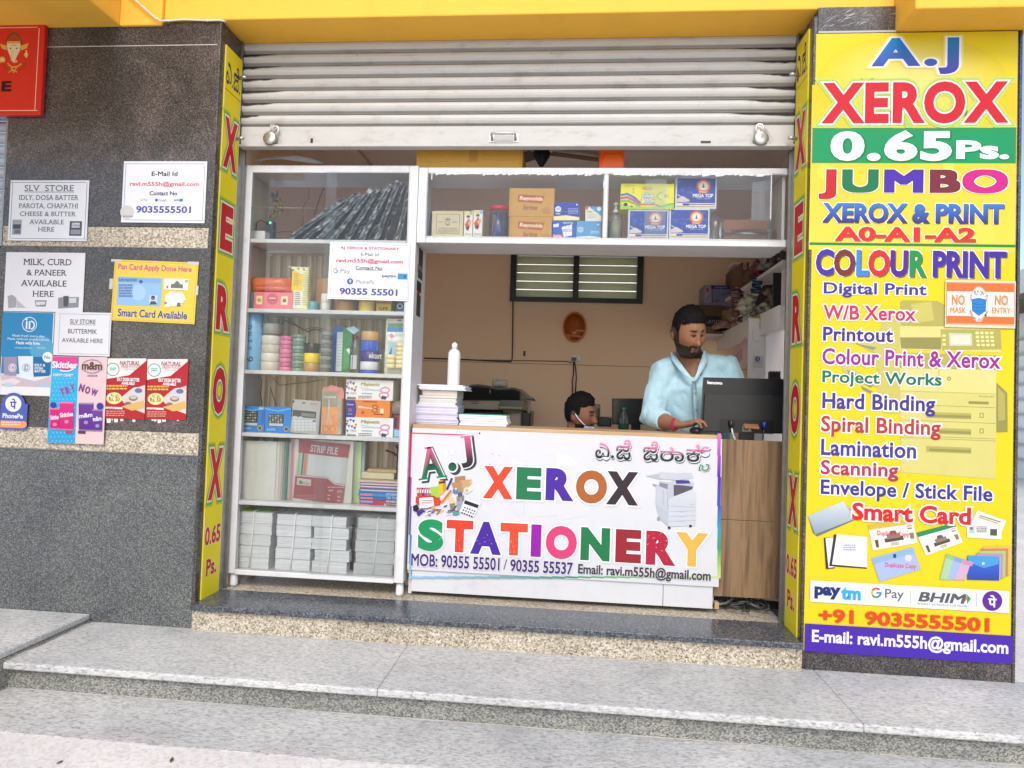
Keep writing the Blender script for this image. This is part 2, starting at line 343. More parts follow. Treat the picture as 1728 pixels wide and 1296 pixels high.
class Sign:
    """a board, box face or poster on a plane of the place; printing is laid on in thin sheets"""
    def __init__(s, plane, k=None, rect=None, d=.004, col=(.8, .8, .8), mat='print', base=None, parts=False, rot=0, bmat=None, b=0, gap=.0):
        s.pl = plane; s.k = k; s.o = .0003; s.mat = mat; s.rot = rot; s.body = MB(); s.let = MB() if parts else s.body; s.pic = MB() if parts else s.body
        if rect:
            x0, x1, z0, z1 = s.r4(rect)
            if base is not None: z0 = base
            s.bb = (x0, x1, z0, z1); bmat = bmat or mat
            q = MB(); q.box(x0, x1, 0, d, z0, z1, col, bmat, b)
            vs = []; cx, cz = (x0+x1)/2, (z0+z1)/2
            for v in q.v:
                u, w_ = s.rt(v[0], v[2], cx, cz); vs.append(plane.w(u, w_, -v[1]))
            cc = col
            if isinstance(col[0], (tuple, list)):      # vertical gradient bottom -> top
                cc = [mix(col[0], col[1], min(1, max(0, (v[2]-z0)/(z1-z0)))) for v in q.v]
            s.body.add(vs, q.f, cc, bmat)
    def rt(s, u, v, cx, cz):
        if not s.rot: return u, v
        a = math.radians(s.rot); return cx+(u-cx)*math.cos(a)-(v-cz)*math.sin(a), cz+(u-cx)*math.sin(a)+(v-cz)*math.cos(a)
    def r4(s, rect):
        x0, y0, x1, y1 = rect; xm, ym = (x0+x1)/2, (y0+y1)/2
        return s.pl.uv(x0, ym, s.k)[0], s.pl.uv(x1, ym, s.k)[0], s.pl.uv(xm, y1, s.k)[1], s.pl.uv(xm, y0, s.k)[1]
    def rect(s, rect, col, mb=None, mat=None):
        x0, x1, z0, z1 = s.r4(rect); cx, cz = (x0+x1)/2, (z0+z1)/2; s.o += LAY
        vs = [s.pl.w(*s.rt(u, v, cx, cz), s.o) for u, v in ((x0, z0), (x1, z0), (x1, z1), (x0, z1))]
        cc = [col[0], col[0], col[1], col[1]] if isinstance(col[0], (tuple, list)) else col
        (mb or s.pic).add(vs, [(0, 1, 2, 3)], cc, mat or s.mat)
    def frame(s, rect, w, col):
        x0, y0, x1, y1 = rect
        for q in ((x0, y0, x1, y0+w), (x0, y1-w, x1, y1), (x0, y0+w, x0+w, y1-w), (x1-w, y0+w, x1, y1-w)): s.rect(q, col)
    def poly(s, pts, col, mat=None):
        s.o += LAY; bm = bmesh.new(); q = [bm.verts.new(s.pl.w(*s.pl.uv(x, y, s.k), s.o)) for x, y in pts]
        try: bm.faces.new(q)
        except ValueError: bm.free(); return
        bmesh.ops.triangulate(bm, faces=bm.faces[:]); bm.verts.index_update()
        cc = col
        if isinstance(col[0], (tuple, list)) and len(col) == 2:
            ys = [p[1] for p in pts]; cc = [mix(col[1], col[0], (p[1]-min(ys))/(max(ys)-min(ys))) for p in pts]
        s.pic.add([v.co[:] for v in bm.verts], [[v.index for v in f.verts] for f in bm.faces], cc, mat or s.mat); bm.free()
    def disc(s, x, y, r, col, ry=None, n=24, a0=0, a1=360):
        ry = ry or r; pts = [(x+r*math.cos(math.radians(a0+(a1-a0)*i/n)), y+ry*math.sin(math.radians(a0+(a1-a0)*i/n))) for i in range(n+(a1-a0 < 360))]
        s.poly(pts, col)
    def ring(s, x, y, r, w, col, ry=None, n=28, a0=0, a1=360): s.line([(x+r*math.cos(math.radians(a0+(a1-a0)*i/n)), y+(ry or r)*math.sin(math.radians(a0+(a1-a0)*i/n))) for i in range(n+1)], w, col)
    def line(s, pts, w, col):
        """flat stroke, w in photo-crop pixels"""
        s.o += LAY; uv = [Vector(s.pl.uv(x, y, s.k)) for x, y in pts]; a = s.pl.uv(pts[0][0], pts[0][1], s.k); b = s.pl.uv(pts[0][0], pts[0][1]+10, s.k)
        hw = abs(a[1]-b[1])/10*w/2; vs = []; fs = []; n = len(uv)
        for i, p in enumerate(uv):
            t = uv[min(i+1, n-1)]-uv[max(i-1, 0)]
            if t.length < 1e-9: t = Vector((1, 0))
            t.normalize(); nn = Vector((-t.y, t.x))*hw
            vs += [s.pl.w(*(p+nn), s.o), s.pl.w(*(p-nn), s.o)]
        for i in range(n-1): fs.append((2*i, 2*i+1, 2*i+3, 2*i+2))
        s.pic.add(vs, fs, col, s.mat)
    def text(s, t, rect, col, bold=.02, out=None, serif=False, res=3, slant=0, rot=None, mb=None, sp=1.0):
        """lettering fitted to rect (left, top, right, bottom at its middle); out = [(extra, colour, dx, dy)] drawn below"""
        x0, x1, z0, z1 = s.r4(rect); vs, fs, isl, bb = glyphs(t, bold, serif, res, sp); rot = s.rot if rot is None else rot
        sx = (x1-x0)/max(1e-6, bb[1]-bb[0]); sz = (z1-z0)/max(1e-6, bb[3]-bb[2]); cx, cz = (x0+x1)/2, (z0+z1)/2
        ca, sa = math.cos(math.radians(rot)), math.sin(math.radians(rot))
        def emit(bl, cc, dx=0, dz=0):
            W_ = []; C_ = []; F_ = []; Q = []; s.o += LAY
            if 'M' in t and bl > .001:      # this glyph cannot be offset cleanly: thicken it with shifted copies
                vs, fs, isl, _ = glyphs(t, 0, serif, res, sp); sq = [(1, 1), (1, -1), (-1, 1), (-1, -1), (1, 0), (-1, 0), (0, 1), (0, -1)]; sq += [(a*.5, b*.5) for a, b in sq]+[(1, .5), (1, -.5), (-1, .5), (-1, -.5), (.5, 1), (.5, -1), (-.5, 1), (-.5, -1)]; nc = 24; bl *= .92
                for cp in range(nc):
                    ox, oy = bl*sq[cp][0], bl*sq[cp][1]
                    for f in fs: F_.append(tuple(range(len(Q), len(Q)+len(f)))); Q += [((vs[i][0]+ox, vs[i][1]+oy), isl[i], cp) for i in f]
            else:
                vs, fs, isl, _ = glyphs(t, bl, serif, res, sp)
                for k, f in enumerate(fs): F_.append(tuple(range(len(Q), len(Q)+len(f)))); Q += [(vs[i], isl[i], (k*5+isl[i]*3) % 11) for i in f]
            s.o += LAY
            for (a, b), n, kk in Q:
                u = x0+(a-bb[0]+slant*b)*sx+dx*sx; v = z0+(b-bb[2])*sz+dz*sz; g = (b-bb[2])/max(1e-6, bb[3]-bb[2])
                u, v = cx+(u-cx)*ca-(v-cz)*sa, cz+(u-cx)*sa+(v-cz)*ca
                W_.append(s.pl.w(u, v, s.o-LAY*.08*kk))
                if callable(cc): C_.append(cc(n, g))
                elif isinstance(cc[0], (tuple, list)): C_.append(cc[n % len(cc)])
                else: C_.append(cc)
            (mb or s.let).add(W_, F_, C_, s.mat)
        o0 = s.o
        for e in (out or []): emit(bold+e[0], e[1], *(e[2:] if len(e) > 2 else (0, 0)))
        emit(bold, col); s.o = o0+LAY*.37      # separate words share their sheets
    def scribble(s, rect, rows, col, fill=.7, seed=1):
        """rows of unreadable small print as dashes"""
        rg = random.Random(seed); x0, y0, x1, y1 = rect; h = (y1-y0)/rows
        for i in range(rows):
            x = x0
            while x < x1-2:
                w = rg.uniform(.06, .2)*(x1-x0); w = min(w, x1-x); s.rect((x, y0+i*h, x+w, y0+i*h+h*fill), col); x += w+.03*(x1-x0)
    def done(s, name, label=None, cat=None, group=None, parent=None):
        o = s.body.build(name, parent, label, cat, group)
        if s.let is not s.body and s.let.v: s.let.build('lettering', o)
        if s.pic is not s.body and s.pic.v: s.pic.build('printed_picture', o)
        s.obj = o; return o
def grad(bot, top): return lambda n, g: mix(bot, top, g)
def prod(name, label, cat, k, rect, Y, d, base=None, col=(.8, .8, .8), mat='card', rot=0, b=.0):
    s = Sign(PlY(Y), k, rect, d, col, mat, base, rot=rot, b=b); s.meta = (name, label, cat); return s
def fin(s, group=None): return s.done(*s.meta, group=group)
# ================================================================== setting: ground, steps, walls, room
XL, XR = -1.628, .965            # reveal faces of the opening
ZS = H-.928                      # threshold (sill) level
ZT = H-1.045                     # landing
YB = 2.2                         # back wall
ZC = H+1.65                      # ceiling
m = MB(); m.box(-60, 60, -60, 60, -.3, 0, mat='paving'); newmesh(m, 'pavement', kind='structure')
m = MB()
for i, x in enumerate((-5.2, -3.6, -2.0, -.4, 1.2, 2.8)):     # lower granite tread, slabs butted with a fine joint
    m.box(x+.0002, x+1.5998, -.745, -.40, 0.0005, .004, mat='granite_light')
newmesh(m, 'lower_step', kind='structure')
XB = -2.112
m = MB()
for x0, x1 in ((XB, -.6603), (-.66, 1.0197), (1.02, 3.2)):
    m.box(x0, x1, -.468, .02, ZT-.028, ZT, mat='granite_light', b=.006)
    m.box(x0, x1, -.438, .0, .0, ZT-.0285, mat='granite_riser')
m.box(XB, 3.2, -.4395, -.4385, ZT-.034, ZT-.0287, (.25, .19, .14), 'plain_concrete')
rg = random.Random(51)      # dirt gathered where risers meet treads
def dirt(x0, x1, y, z, w, ax=0):
    x = x0
    while x < x1:
        l = rg.uniform(.03, .14); e = min(x+l, x1); a, b = w*rg.uniform(.2, 1.6), w*rg.uniform(.2, 1.6)
        m.add([(x, y, z), (e, y, z), (e, y-b, z), (x, y-a, z)] if not ax else [(y, x, z), (y, e, z), (y+b, e, z), (y+a, x, z)], [(0, 1, 2, 3)], shade((.30, .235, .175), rg.uniform(.8, 1.3)), 'plain_concrete'); x = e
dirt(XB, 3.2, -.4385, .0055, .007); dirt(XL, XR, -.0205, ZT+.0012, .006); dirt(-2.3, XL, -.0005, ZT+.0012, .004); dirt(-.46, 0, XB, ZT+.0014, .006, 1)
newmesh(m, 'landing_step', kind='structure')
m = MB()
ZBK = H-1.008
m.box(-4.5, XB-.002, -.8, -.002, ZBK-.026, ZBK, mat='granite_light', b=.006); m.box(-4.5, XB-.0005, -.78, -.004, .0, ZBK-.0265, mat='granite_riser')

newmesh(m, 'side_platform', kind='structure')
m = MB()                                                      # raised floor, beige granite riser, dark sill slab
m.box(XL-.0, XR, -.02, .0, ZT, ZS-.026, mat='granite_beige')
m.box(XL+.0, XR, -.04, .215, ZS-.025, ZS, mat='granite_sill', b=.004)
m.box(XL, XR, .002, .215, ZT, ZS-.026, mat='granite_beige')
m.box(XL, XR, .2155, .50, ZT, ZS-.004, mat='granite_beige')
newmesh(m, 'threshold', kind='structure')
m = MB(); m.box(-1.9, 1.34, .502, YB+.2, .0, ZS-.006, mat='plain_concrete'); newmesh(m, 'shop_floor', kind='structure')

# ---- left granite wall
ZTOP = H+1.684
def PYz(x, y, k=None): return PY(x, y, 0, k).z
wl = thing('granite_wall', 'dark polished granite wall with two beige bands carrying the paper notices', 'wall', (-2.3, .1, 0))
xl0 = PY(9, 300, 0).x; xr = XL-.0
zb1t, zb1b = PYz(250, 383), PYz(180, 416.5); zb2t, zb2b = PYz(170, 725), PYz(170, 762); zj = PYz(220, 77)
def pan(name, x0, x1, z0, z1, mat, y0=0.0):
    q = MB(); q.box(x0, x1, y0, .2, z0, z1, mat=mat, b=.0015); return q.build(name, wl)
pan('top_panel', xl0, xr-.018, zj+.002, ZTOP, 'granite_dark'); pan('upper_panel', xl0, xr-.018, zb1t+.001, zj-.002, 'granite_dark')
pan('middle_panel', xl0-.6, xr-.018, zb2t+.001, zb1b-.001, 'granite_dark'); pan('lower_panel', xl0-.6, xr-.018, .03, zb2b-.004, 'granite_low')
pan('beige_band', xl0, xr-.018, zb1b, zb1t, 'granite_beige', .003); pan('beige_band', xl0-.6, xr-.018, zb2b, zb2t, 'granite_beige', .003)
q = MB(); q.box(xl0, xr-.018, .001, .05, zj-.0018, zj+.0018, (.5, .48, .45), 'plaster'); q.box(xl0-.6, xr-.018, -.004, .05, zb2b-.0035, zb2b-.0004, (.2, .2, .2), 'plaster')
q.box(xl0+.0, xr-.02, .0012, .05, zb1b-.0014, zb1b+.0006, (.25, .24, .22), 'plaster'); q.build('joint', wl)
q = MB(); q.box(xr-.0178, xr, -.004, .215, ZS-.03, ZTOP+.006, mat='granite_dark', b=.004); q.box(xr-.0176, xr-.002, -.002, .2, ZT, ZS-.031, mat='granite_low'); q.build('corner_strip', wl)
# ---- right granite pillar
pr = thing('granite_pillar', 'dark granite pillar behind the tall yellow price banner', 'pillar', (1.4, .15, 0))
xq = PY(1719, 600, 0).x
q = MB(); q.box(XR, XR+.018, -.004, .25, ZS-.11, H+1.66, mat='granite_dark', b=.004); q.build('corner_strip', pr)
q = MB(); q.box(XR+.0185, xq-.012, 0, .25, ZT, H+1.70, mat='granite_dark', b=.002); q.build('front_panel', pr)
q = MB(); q.box(xq-.0115, xq, -.004, .6, ZT, H+1.60, mat='granite_dark', b=.003); q.build('side_panel', pr)
q = MB(); zq = PY(1435, 53, 0).z; q.box(XR+.02, XR+.355, -.0015, .01, zq-.006, zq+.002, (.45, .43, .4), 'plaster')
rg = random.Random(4)
for i in range(26):       # dried cement smears on the strip above the banner
    x = XR+.03+rg.random()*.30; z = zq+.015+rg.random()*.065; l = rg.uniform(.02, .07); a = rg.uniform(.1, .6); w = rg.uniform(.0006, .0022)
    p0 = Vector((x, -.0006-i*.00002, z)); dv = Vector((math.cos(a), 0, math.sin(a)))*l; nv = Vector((-math.sin(a), 0, math.cos(a)))*w
    if p0.x+dv.x < XR+.35 and p0.z+dv.z < zq+.1: q.quad(p0-nv*.4, p0+dv*.5-nv, p0+dv, p0+dv*.45+nv, (.42, .41, .39), 'plaster')
q.build('cement_joint', pr)
# ---- orange concrete overhead
ob = thing('orange_beam', 'orange painted concrete beams and soffits over the shop front', 'beam', (0, 0, H+1.6))
def slab(name, *a, b=.006):
    q = MB(); q.box(*a, mat='orange_wall', b=b); q.build(name, ob)
xd0 = PY(204, 46, 0).x; xd1 = PY(275, 42, 0).x; zd = PY(240, 45, 0).z
xr0 = PY(1511, 40, 0).x; zr = PY(1600, 53, 0).z
slab('lintel', xd1+.001, xr0-.001, 0.004, .42, H+1.695, H+2.6)
slab('column_stub', xd0, xd1, -.012, .42, zd, H+2.6)
slab('left_soffit', -5, xd0-.001, -1.6, .42, PY(130, 46, 0).z, H+2.6)
slab('right_soffit', xr0, xq+.03, -.165, .26, zr, H+2.6)
# ---- shop room
rm = thing('shop_room', 'tan plastered shop room with a grey brown ceiling', 'room', (-.2, 1.2, ZS))
wx0, wx1, wz0, wz1 = RC('A', 695, 35, 1590, 368, YB)      # window hole
wx1 = PY(1085, 470, YB).x
def rb(name, *a, mat='tan_wall'):
    q = MB(); q.box(*a, mat=mat); return q.build(name, rm)
q = MB(); XLr, XRr = -1.9, 1.35
q.box(XLr, wx0, YB, YB+.15, 0, ZC, mat='tan_wall'); q.box(wx1, XRr+.3, YB, YB+.15, 0, ZC, mat='tan_wall'); q.box(wx0, wx1, YB, YB+.15, 0, wz0, mat='tan_wall')
q.box(wx0, wx1, YB, YB+.15, wz1, ZC, mat='tan_wall'); q.build('back_wall', rm)
q = MB(); zg = PY(850, 612, YB).z; q.box(XLr, XRr, YB-.002, YB+.001, zg-.004, zg, (.30, .19, .11), 'plaster'); q.build('groove', rm)
q = MB()      # left wall; wide unseen doorway added to let daylight into the room
for a in ((.22, .42, 0, ZC), (2.0, YB+.15, 0, ZC), (.42, 2.0, H+.88, ZC)): q.box(XLr-.15, XLr, *a, mat='tan_wall')
q.build('left_wall', rm)
q = MB()      # right wall with a wide opening to the daylight
q.box(XRr, XRr+.12, 1.95, YB+.15, 0, ZC, mat='right_paint'); q.box(XRr, XRr+.12, .26, 1.95, H+.62, ZC, mat='right_paint'); q.box(XRr, XRr+.12, .26, 1.95, 0, .24, mat='right_paint'); q.build('right_wall', rm)
rb('ceiling', XLr-.15, XRr+.12, .44, YB+.15, ZC, ZC+.12, mat='ceiling_paint')
q = MB(); q.box(-1.46, -1.445, .45, YB, ZC-.012, ZC+.001, (.50, .42, .35), 'plaster'); q.build('ceiling_conduit', rm)
q = MB(); q.box(XLr-.15, XL-.001, .221, .4, 0, ZC+.1, mat='tan_wall'); q.build('front_return', rm)
q = MB(); q.box(.86, XRr, YB-.34, YB-.001, H+1.14, H+1.239, mat='right_paint'); q.build('corner_beam', rm)
# ---- louvre window
wn = thing('louvre_window', 'dark framed louvre window with frosted glass slats high in the back wall', 'window', ((wx0+wx1)/2, YB, wz0))
q = MB(); fw = .045; cc = (.035, .03, .026)
mxm = PY(972, 470, YB).x
for a, b in ((wx0, wx0+fw), (mxm-.022, mxm+.022), (wx1-fw, wx1)): q.box(a, b, YB-.03, YB+.08, wz0, wz1, cc, b=.003)
q.box(wx0+fw, mxm-.022, YB-.028, YB+.078, wz0, wz0+.035, cc); q.box(mxm+.022, wx1-fw, YB-.028, YB+.078, wz0, wz0+.035, cc)
q.box(wx0+fw, mxm-.022, YB-.028, YB+.078, wz1-.02, wz1, cc); q.box(mxm+.022, wx1-fw, YB-.028, YB+.078, wz1-.02, wz1, cc); q.build('frame', wn)
for a, b in ((wx0+fw, mxm-.022), (mxm+.022, wx1-fw)):
    for i in range(5):
        zt = wz1-.012-i*(wz1-wz0-.05)/5; hh = (wz1-wz0-.05)/5
        q = MB(); q.quad((a, YB+.035, zt-hh*.94), (b, YB+.035, zt-hh*.94), (b, YB-.012, zt-hh*.22), (a, YB-.012, zt-hh*.22), (.5, .5, .3), 'louvre_glass')
        q.box(a, b, YB+.034, YB+.038, zt-hh*.97, zt-hh*.93, (.03, .03, .03)); q.build('glass_slat', wn)
# ---- daylight surroundings seen through the openings
q = MB(); q.box(9.0, 9.3, -6, 16, 0, 4.2, (.86, .84, .78), 'plaster')
nb = q.build('neighbour_building', None, 'pale neighbouring building beyond the pillar and side opening', 'building')
q = MB()
for i in range(9): q.box(8.95, 8.999, -6, 16, .35+.3*i, .4+.3*i, (.52, .5, .46), 'plaster')
q.build('wall_course', nb)
q = MB(); q.box(7.9, 8.99, -5.9, 16, 3.3, 3.4, (.16, .12, .08), 'plaster'); q.build('awning', nb)
q = MB(); q.box(-4, 4, YB+2.2, YB+2.4, 0, 3.2, (.85, .84, .76), 'plaster'); q.build('rear_wall', None, 'pale compound wall behind the louvre window', 'wall')
q = MB(); rg = random.Random(9)
for i in range(420):
    p = Vector((3.05+rg.gauss(0, .17), 3.6+rg.gauss(0, .4), .35+abs(rg.gauss(.45, .3)))); a = rg.random()*6.3; l = rg.uniform(.05, .1); e = rg.uniform(-.6, .8)
    d = Vector((math.cos(a)*math.cos(e), math.sin(a)*math.cos(e), math.sin(e))); sd_ = d.cross(Vector((rg.random(), rg.random(), 1))).normalized()*l*.3
    g = rg.uniform(.6, 1.5); q.add([p, p+d*l*.5+sd_, p+d*l, p+d*l*.5-sd_], [(0, 1, 2, 3)], (.09*g, .16*g, .03*g), 'leaf')
sh = thing('shrub', 'leafy green shrub outside the side opening', 'shrub', (3.05, 3.6, 0))
q.build('foliage', sh); q = MB()
for i in range(5): q.tube([(3.05, 3.45+i*.08, 0), (3.0+i*.03, 3.3+i*.15, .4), (3.0+i*.02, 3.2+i*.2, .9)], [.012, .009, .004], (.12, .08, .05), 6)
q.build('stem', sh)

# ================================================================== rolling shutter
YS = .215
sx0, sx1 = XL+.006, XR-.006
zsb = PY(870, 251, YS).z; zrt = PY(870, 213, YS).z; ztop = H+1.70
rs = thing('rolling_shutter', 'grey white corrugated rolling shutter half raised over the shop opening', 'shutter', ((sx0+sx1)/2, YS, zsb))
q = MB(); ns = 7; top_slat = PY(870, 86, YS).z; pit = (top_slat-zrt)/6.0
prof = []
zz = zrt
while zz < ztop+.02:
    for t_, y_ in ((0, .007), (.02, -.003), (.06, -.009), (.10, -.003), (.125, .007), (.15, -.004), (.20, -.012), (.36, -.017), (.55, -.019), (.74, -.016), (.88, -.009), (.93, -.002), (.97, .007)): prof.append((YS+y_, zz+t_*pit))
    zz += pit
nx = 40; vs = []; fs = []; cs = []
for i, (y, z) in enumerate(prof):
    for j in range(nx+1):
        x = sx0+(sx1-sx0)*j/nx; vs.append((x, y, z)); cs.append((1, 1, 1))
for i in range(len(prof)-1):
    for j in range(nx): fs.append((i*(nx+1)+j, i*(nx+1)+j+1, (i+1)*(nx+1)+j+1, (i+1)*(nx+1)+j))
q.add(vs, fs, cs, 'shutter_paint', False)
rg = random.Random(3)       # black grease marks at slat ends
for i in range(6):
    for s_ in (0, 1):
        zc = zrt+(i+.86)*pit; L = rg.uniform(.06, .22) if s_ == 0 else rg.uniform(.05, .3)
        n_ = 8; pts = []
        for t in range(n_+1): pts.append((L*t/n_, .3*pit*(1-t/n_)**.7*rg.uniform(.6, 1.1)))
        for (d0, h0), (d1, h1) in zip(pts, pts[1:]):
            xa, xb = (sx0+d0, sx0+d1) if s_ == 0 else (sx1-d0, sx1-d1)
            f_ = lambda z: YS-.0135-.0075*max(0, min(1, (zc-z)/(.14*pit)))-.0008
            q.quad((xa, f_(zc), zc), (xb, f_(zc), zc), (xb, f_(zc-h1), zc-h1), (xa, f_(zc-h0), zc-h0), (.035, .03, .027), 'plaster')
q.build('slat_curtain', rs)
q = MB(); q.box(sx0, sx1, YS-.012, YS+.012, zsb+.012, zrt-.003, mat='shutter_paint', b=.003); q.box(sx0, sx1, YS-.03, YS+.016, zsb, zsb+.0115, mat='shutter_paint', b=.002)
for x_, y_, w_ in ((526, 237, .006), (1191, 237, .022)):
    p = PY(x_, y_, YS-.013); q.box(p.x-w_, p.x+w_, YS-.0135, YS-.01, p.z-.012, p.z+.010 if w_ < .01 else p.z-.002, (.03, .025, .02))
br = q.build('bottom_rail', rs)
p = PY(850, 229, YS-.02); q = MB()
q.tube([(p.x-.055, YS-.012, p.z-.018), (p.x-.055, YS-.04, p.z-.0), (p.x-.05, YS-.044, p.z+.002), (p.x+.05, YS-.044, p.z+.002), (p.x+.055, YS-.04, p.z), (p.x+.055, YS-.012, p.z-.018)], .006, (.6, .58, .55), 8, 'metal')
q.box(p.x-.07, p.x-.045, YS-.0145, YS-.0125, p.z-.028, p.z+.012, (.5, .48, .45), 'metal'); q.box(p.x+.045, p.x+.07, YS-.0145, YS-.0125, p.z-.028, p.z+.012, (.5, .48, .45), 'metal'); q.build('handle', br)
for s_, xx in ((1, XL), (-1, XR)):
    q = MB(); q.box(xx, xx+s_*.004, YS-.03, YS+.03, ZS, ztop, (.42, .4, .37), 'metal'); q.box(xx+s_*.0042, xx+s_*.016, YS+.018, YS+.03, ZS, ztop, (.3, .28, .26), 'metal'); q.build('guide_rail', rs)
    for zy in (135 if s_ == 1 else 130, 237):
        q = MB(); z_ = PY(405 if s_ == 1 else 1340, zy, YS-.04).z
        q.tube([(xx+s_*.001, YS-.055, z_), (xx+s_*.03, YS-.058, z_+.004), (xx+s_*.045, YS-.058, z_+.004)], .008, (.55, .52, .48), 8, 'metal'); q.build('latch_bolt', rs)
def padlock(x, y, tilt, lab):
    p = PY(x, y, YS-.03); t = thing('padlock', lab, 'padlock', (p.x, YS-.04, p.z-.03), 'padlocks hooked on the raised shutter')
    q = MB(); q.M = Matrix.Translation(p) @ Matrix.Rotation(math.radians(tilt), 4, 'Y') @ Matrix.Rotation(math.radians(90), 4, 'X')
    q.lathe([(0, -.012), (.03, -.012), (.032, -.009), (.032, .009), (.028, .012), (0, .012)], 0, 0, 0, 28, 'metal', col=(.42, .40, .36)); q.build('lock_body', t)
    q = MB(); q.M = Matrix.Translation(p) @ Matrix.Rotation(math.radians(tilt), 4, 'Y')
    q.tube([(-.016, 0, .024), (-.016, 0, .05)]+[(-.016*math.cos(a), 0, .05+.016*math.sin(a)) for a in [PI*i/8 for i in range(1, 8)]]+[(.016, 0, .05), (.016, 0, .024)], .0045, (.75, .74, .72), 8, 'metal'); q.build('shackle', t)
    q = MB(); q.box(p.x-.012, p.x+.012, YS-.014, YS-.0125, p.z+.02, p.z+.075, (.55, .5, .45), 'metal')
    q.tube([(p.x+.02, YS-.02, p.z+.05), (p.x+.045, YS-.03, p.z+.01), (p.x+.055, YS-.03, p.z-.01), (p.x+.02, YS-.03, p.z-.005)], .0015, (.5, .45, .4), 6, 'metal'); q.build('hasp', t)
padlock(456, 234, 28, 'round steel padlock at the shutter end beside the notices wall'); padlock(1284, 234, -8, 'round steel padlock at the shutter end nearest the tall price banner')
# second shutter far left
q = MB(); zz = .12
while zz < H+1.3:
    for t_, y_ in ((0, .01), (.1, -.004), (.45, -.018), (.8, -.004), (.95, .01)): pass
    q.add([(x, .10+y_, zz+t_*.056) for t_, y_ in ((0, .01), (.1, -.004), (.3, -.016), (.55, -.018), (.8, -.006), (.97, .01)) for x in (xl0-1.2, xl0-.012)],
          [(2*i, 2*i+1, 2*i+3, 2*i+2) for i in range(5)], (1, 1, 1), 'shutter_blue'); zz += .0565
s2 = thing('rolling_shutter', 'blue grey closed shutter sliver at the far left edge under the red board', 'shutter', (xl0-.6, .1, .1))
q.build('slat_curtain', s2); q = MB(); q.box(xl0-.0115, xl0-.0005, .0, .2, zb1b-.01, H+1.4, (.3, .3, .3), 'metal'); q.build('guide_rail', s2)
# cable over the beam
q = MB(); pts = [PY(x, y, Y) for x, y, Y in ((215, -12, -.03), (244, 14, -.03), (262, 30, -.026), (272, 35, -.022), (284, 35, -.012), (310, 33, -.008), (350, 34.5, -.008), (370, 34, -.012), (385, 37, .03), (398, 50, .10), (406, 62, .17), (408, 70, .19))]
pts[-1].z -= .0
q.tube(pts, .0042, (.75, .68, .55), 8)
for i in (2, 4, 6): q.tube([pts[i]+Vector((0, 0, -.008)), pts[i]+Vector((0, -.004, 0)), pts[i]+Vector((0, 0, .008))], .002, (.8, .76, .66), 6)
q.build('power_cable', None, 'white cable clipped along the orange beam above the notices wall', 'cable')
# ================================================================== signs and notices on the facade
WH = c('#e6e6e8'); BK = c('#16161a'); YEL = c('#e8cf1c'); RED = c('#d8232f'); PUR = c('#4a2f9e'); GRN = c('#0f8a55'); NAV = c('#2b3a92'); CRM = c('#f3efd2')
OUT = [(.035, WH)]
# ---- tall price banner on the right pillar
yb_, yt_ = c('#f0d414'), c('#f4df45')
s = Sign(PlY(-.006), None, (1366.5, 55, 1711.5, 1109), .004, YEL, 'print', parts=True)
s.k = 'F'
s.rect((140, -820, 1160, 10), (c('#e8d44c'), c('#e0c41c'))); s.k = None
pale = c('#f6ea7c')
for i in range(14):     # printed paler glow in the middle of the artwork
    s.disc(1540, 135, 160-10*i, mix(c('#e4ca22'), c('#ebdc78'), i/13), 76-4*i, 36)
for (x, y, r) in ((1392, 290, 14), (1660, 395, 20), (1640, 372, 12), (1462, 400, 12), (1680, 440, 16), (1600, 280, 10)): s.disc(x, y, r, c('#e8d650'))
for w_ in (9, 6, 3): pass
s.rect((1370.5, 216, 1714.5, 275.5), c('#12955a')); s.rect((1366, 411, 1713, 415.5), c('#1f8a3a'))
# pale copier picture behind the list
s.k = 'F'; g1, g2, g3, g4, g5 = c('#c9bf62'), c('#b4aa58'), c('#ded382'), c('#97904e'), c('#8f8f86')
s.poly([(585, 265), (600, 255), (770, 258), (810, 280), (810, 385), (585, 380)], g2); s.poly([(640, 275), (740, 262), (755, 355), (660, 370)], g1)
s.poly([(495, 360), (590, 350), (590, 820), (505, 820), (470, 690), (470, 480)], g1); s.poly([(585, 385), (800, 385), (1085, 400), (1085, 515), (585, 500)], g3)
s.poly([(585, 440), (790, 440), (790, 500), (590, 495)], g4); s.poly([(785, 400), (1085, 402), (1090, 500), (795, 505)], g2)
s.poly([(828, 418), (942, 420), (945, 482), (830, 482)], c('#cfcfae')); s.poly([(838, 428), (932, 430), (935, 474), (840, 474)], c('#dfe0c4'))
for i in range(4):
    for j in range(4): s.rect((960+j*24+i*2, 412+i*20, 976+j*24+i*2, 424+i*20), c('#ece498'))
for i in range(3): s.rect((795, 425+i*22, 812, 437+i*22), c('#e8e08e'))
s.poly([(585, 515), (1065, 530), (1065, 600), (585, 590)], g2); s.poly([(585, 592), (1065, 602), (1062, 720), (585, 705)], c('#ddd486'))
s.poly([(585, 707), (1062, 722), (1060, 1145), (590, 1110)], c('#d6cc78')); s.poly([(1065, 665), (1118, 715), (1120, 910), (1065, 912)], g4); s.poly([(1072, 690), (1105, 722), (1108, 850), (1072, 855)], g2)
for y in (790, 868, 945, 955): s.line([(590, y-18), (1060, y)], 2.5, g4)
for y in (830, 908, 1000): s.rect((715, y-16, 938, y+14), g2); s.rect((730, y-4, 938, y+9), g4)
for y in (828, 905): s.rect((980, y-12, 1000, y+12), g4); s.rect((985, y-8, 995, y+8), g3)
s.rect((925, 758, 1025, 772), g4); s.text('bizhub', (978, 728, 1050, 738), g4, .0); s.disc(828, 645, 10, g4); s.disc(828, 645, 5, g3); s.line([(778, 600), (778, 700)], 2, g4)
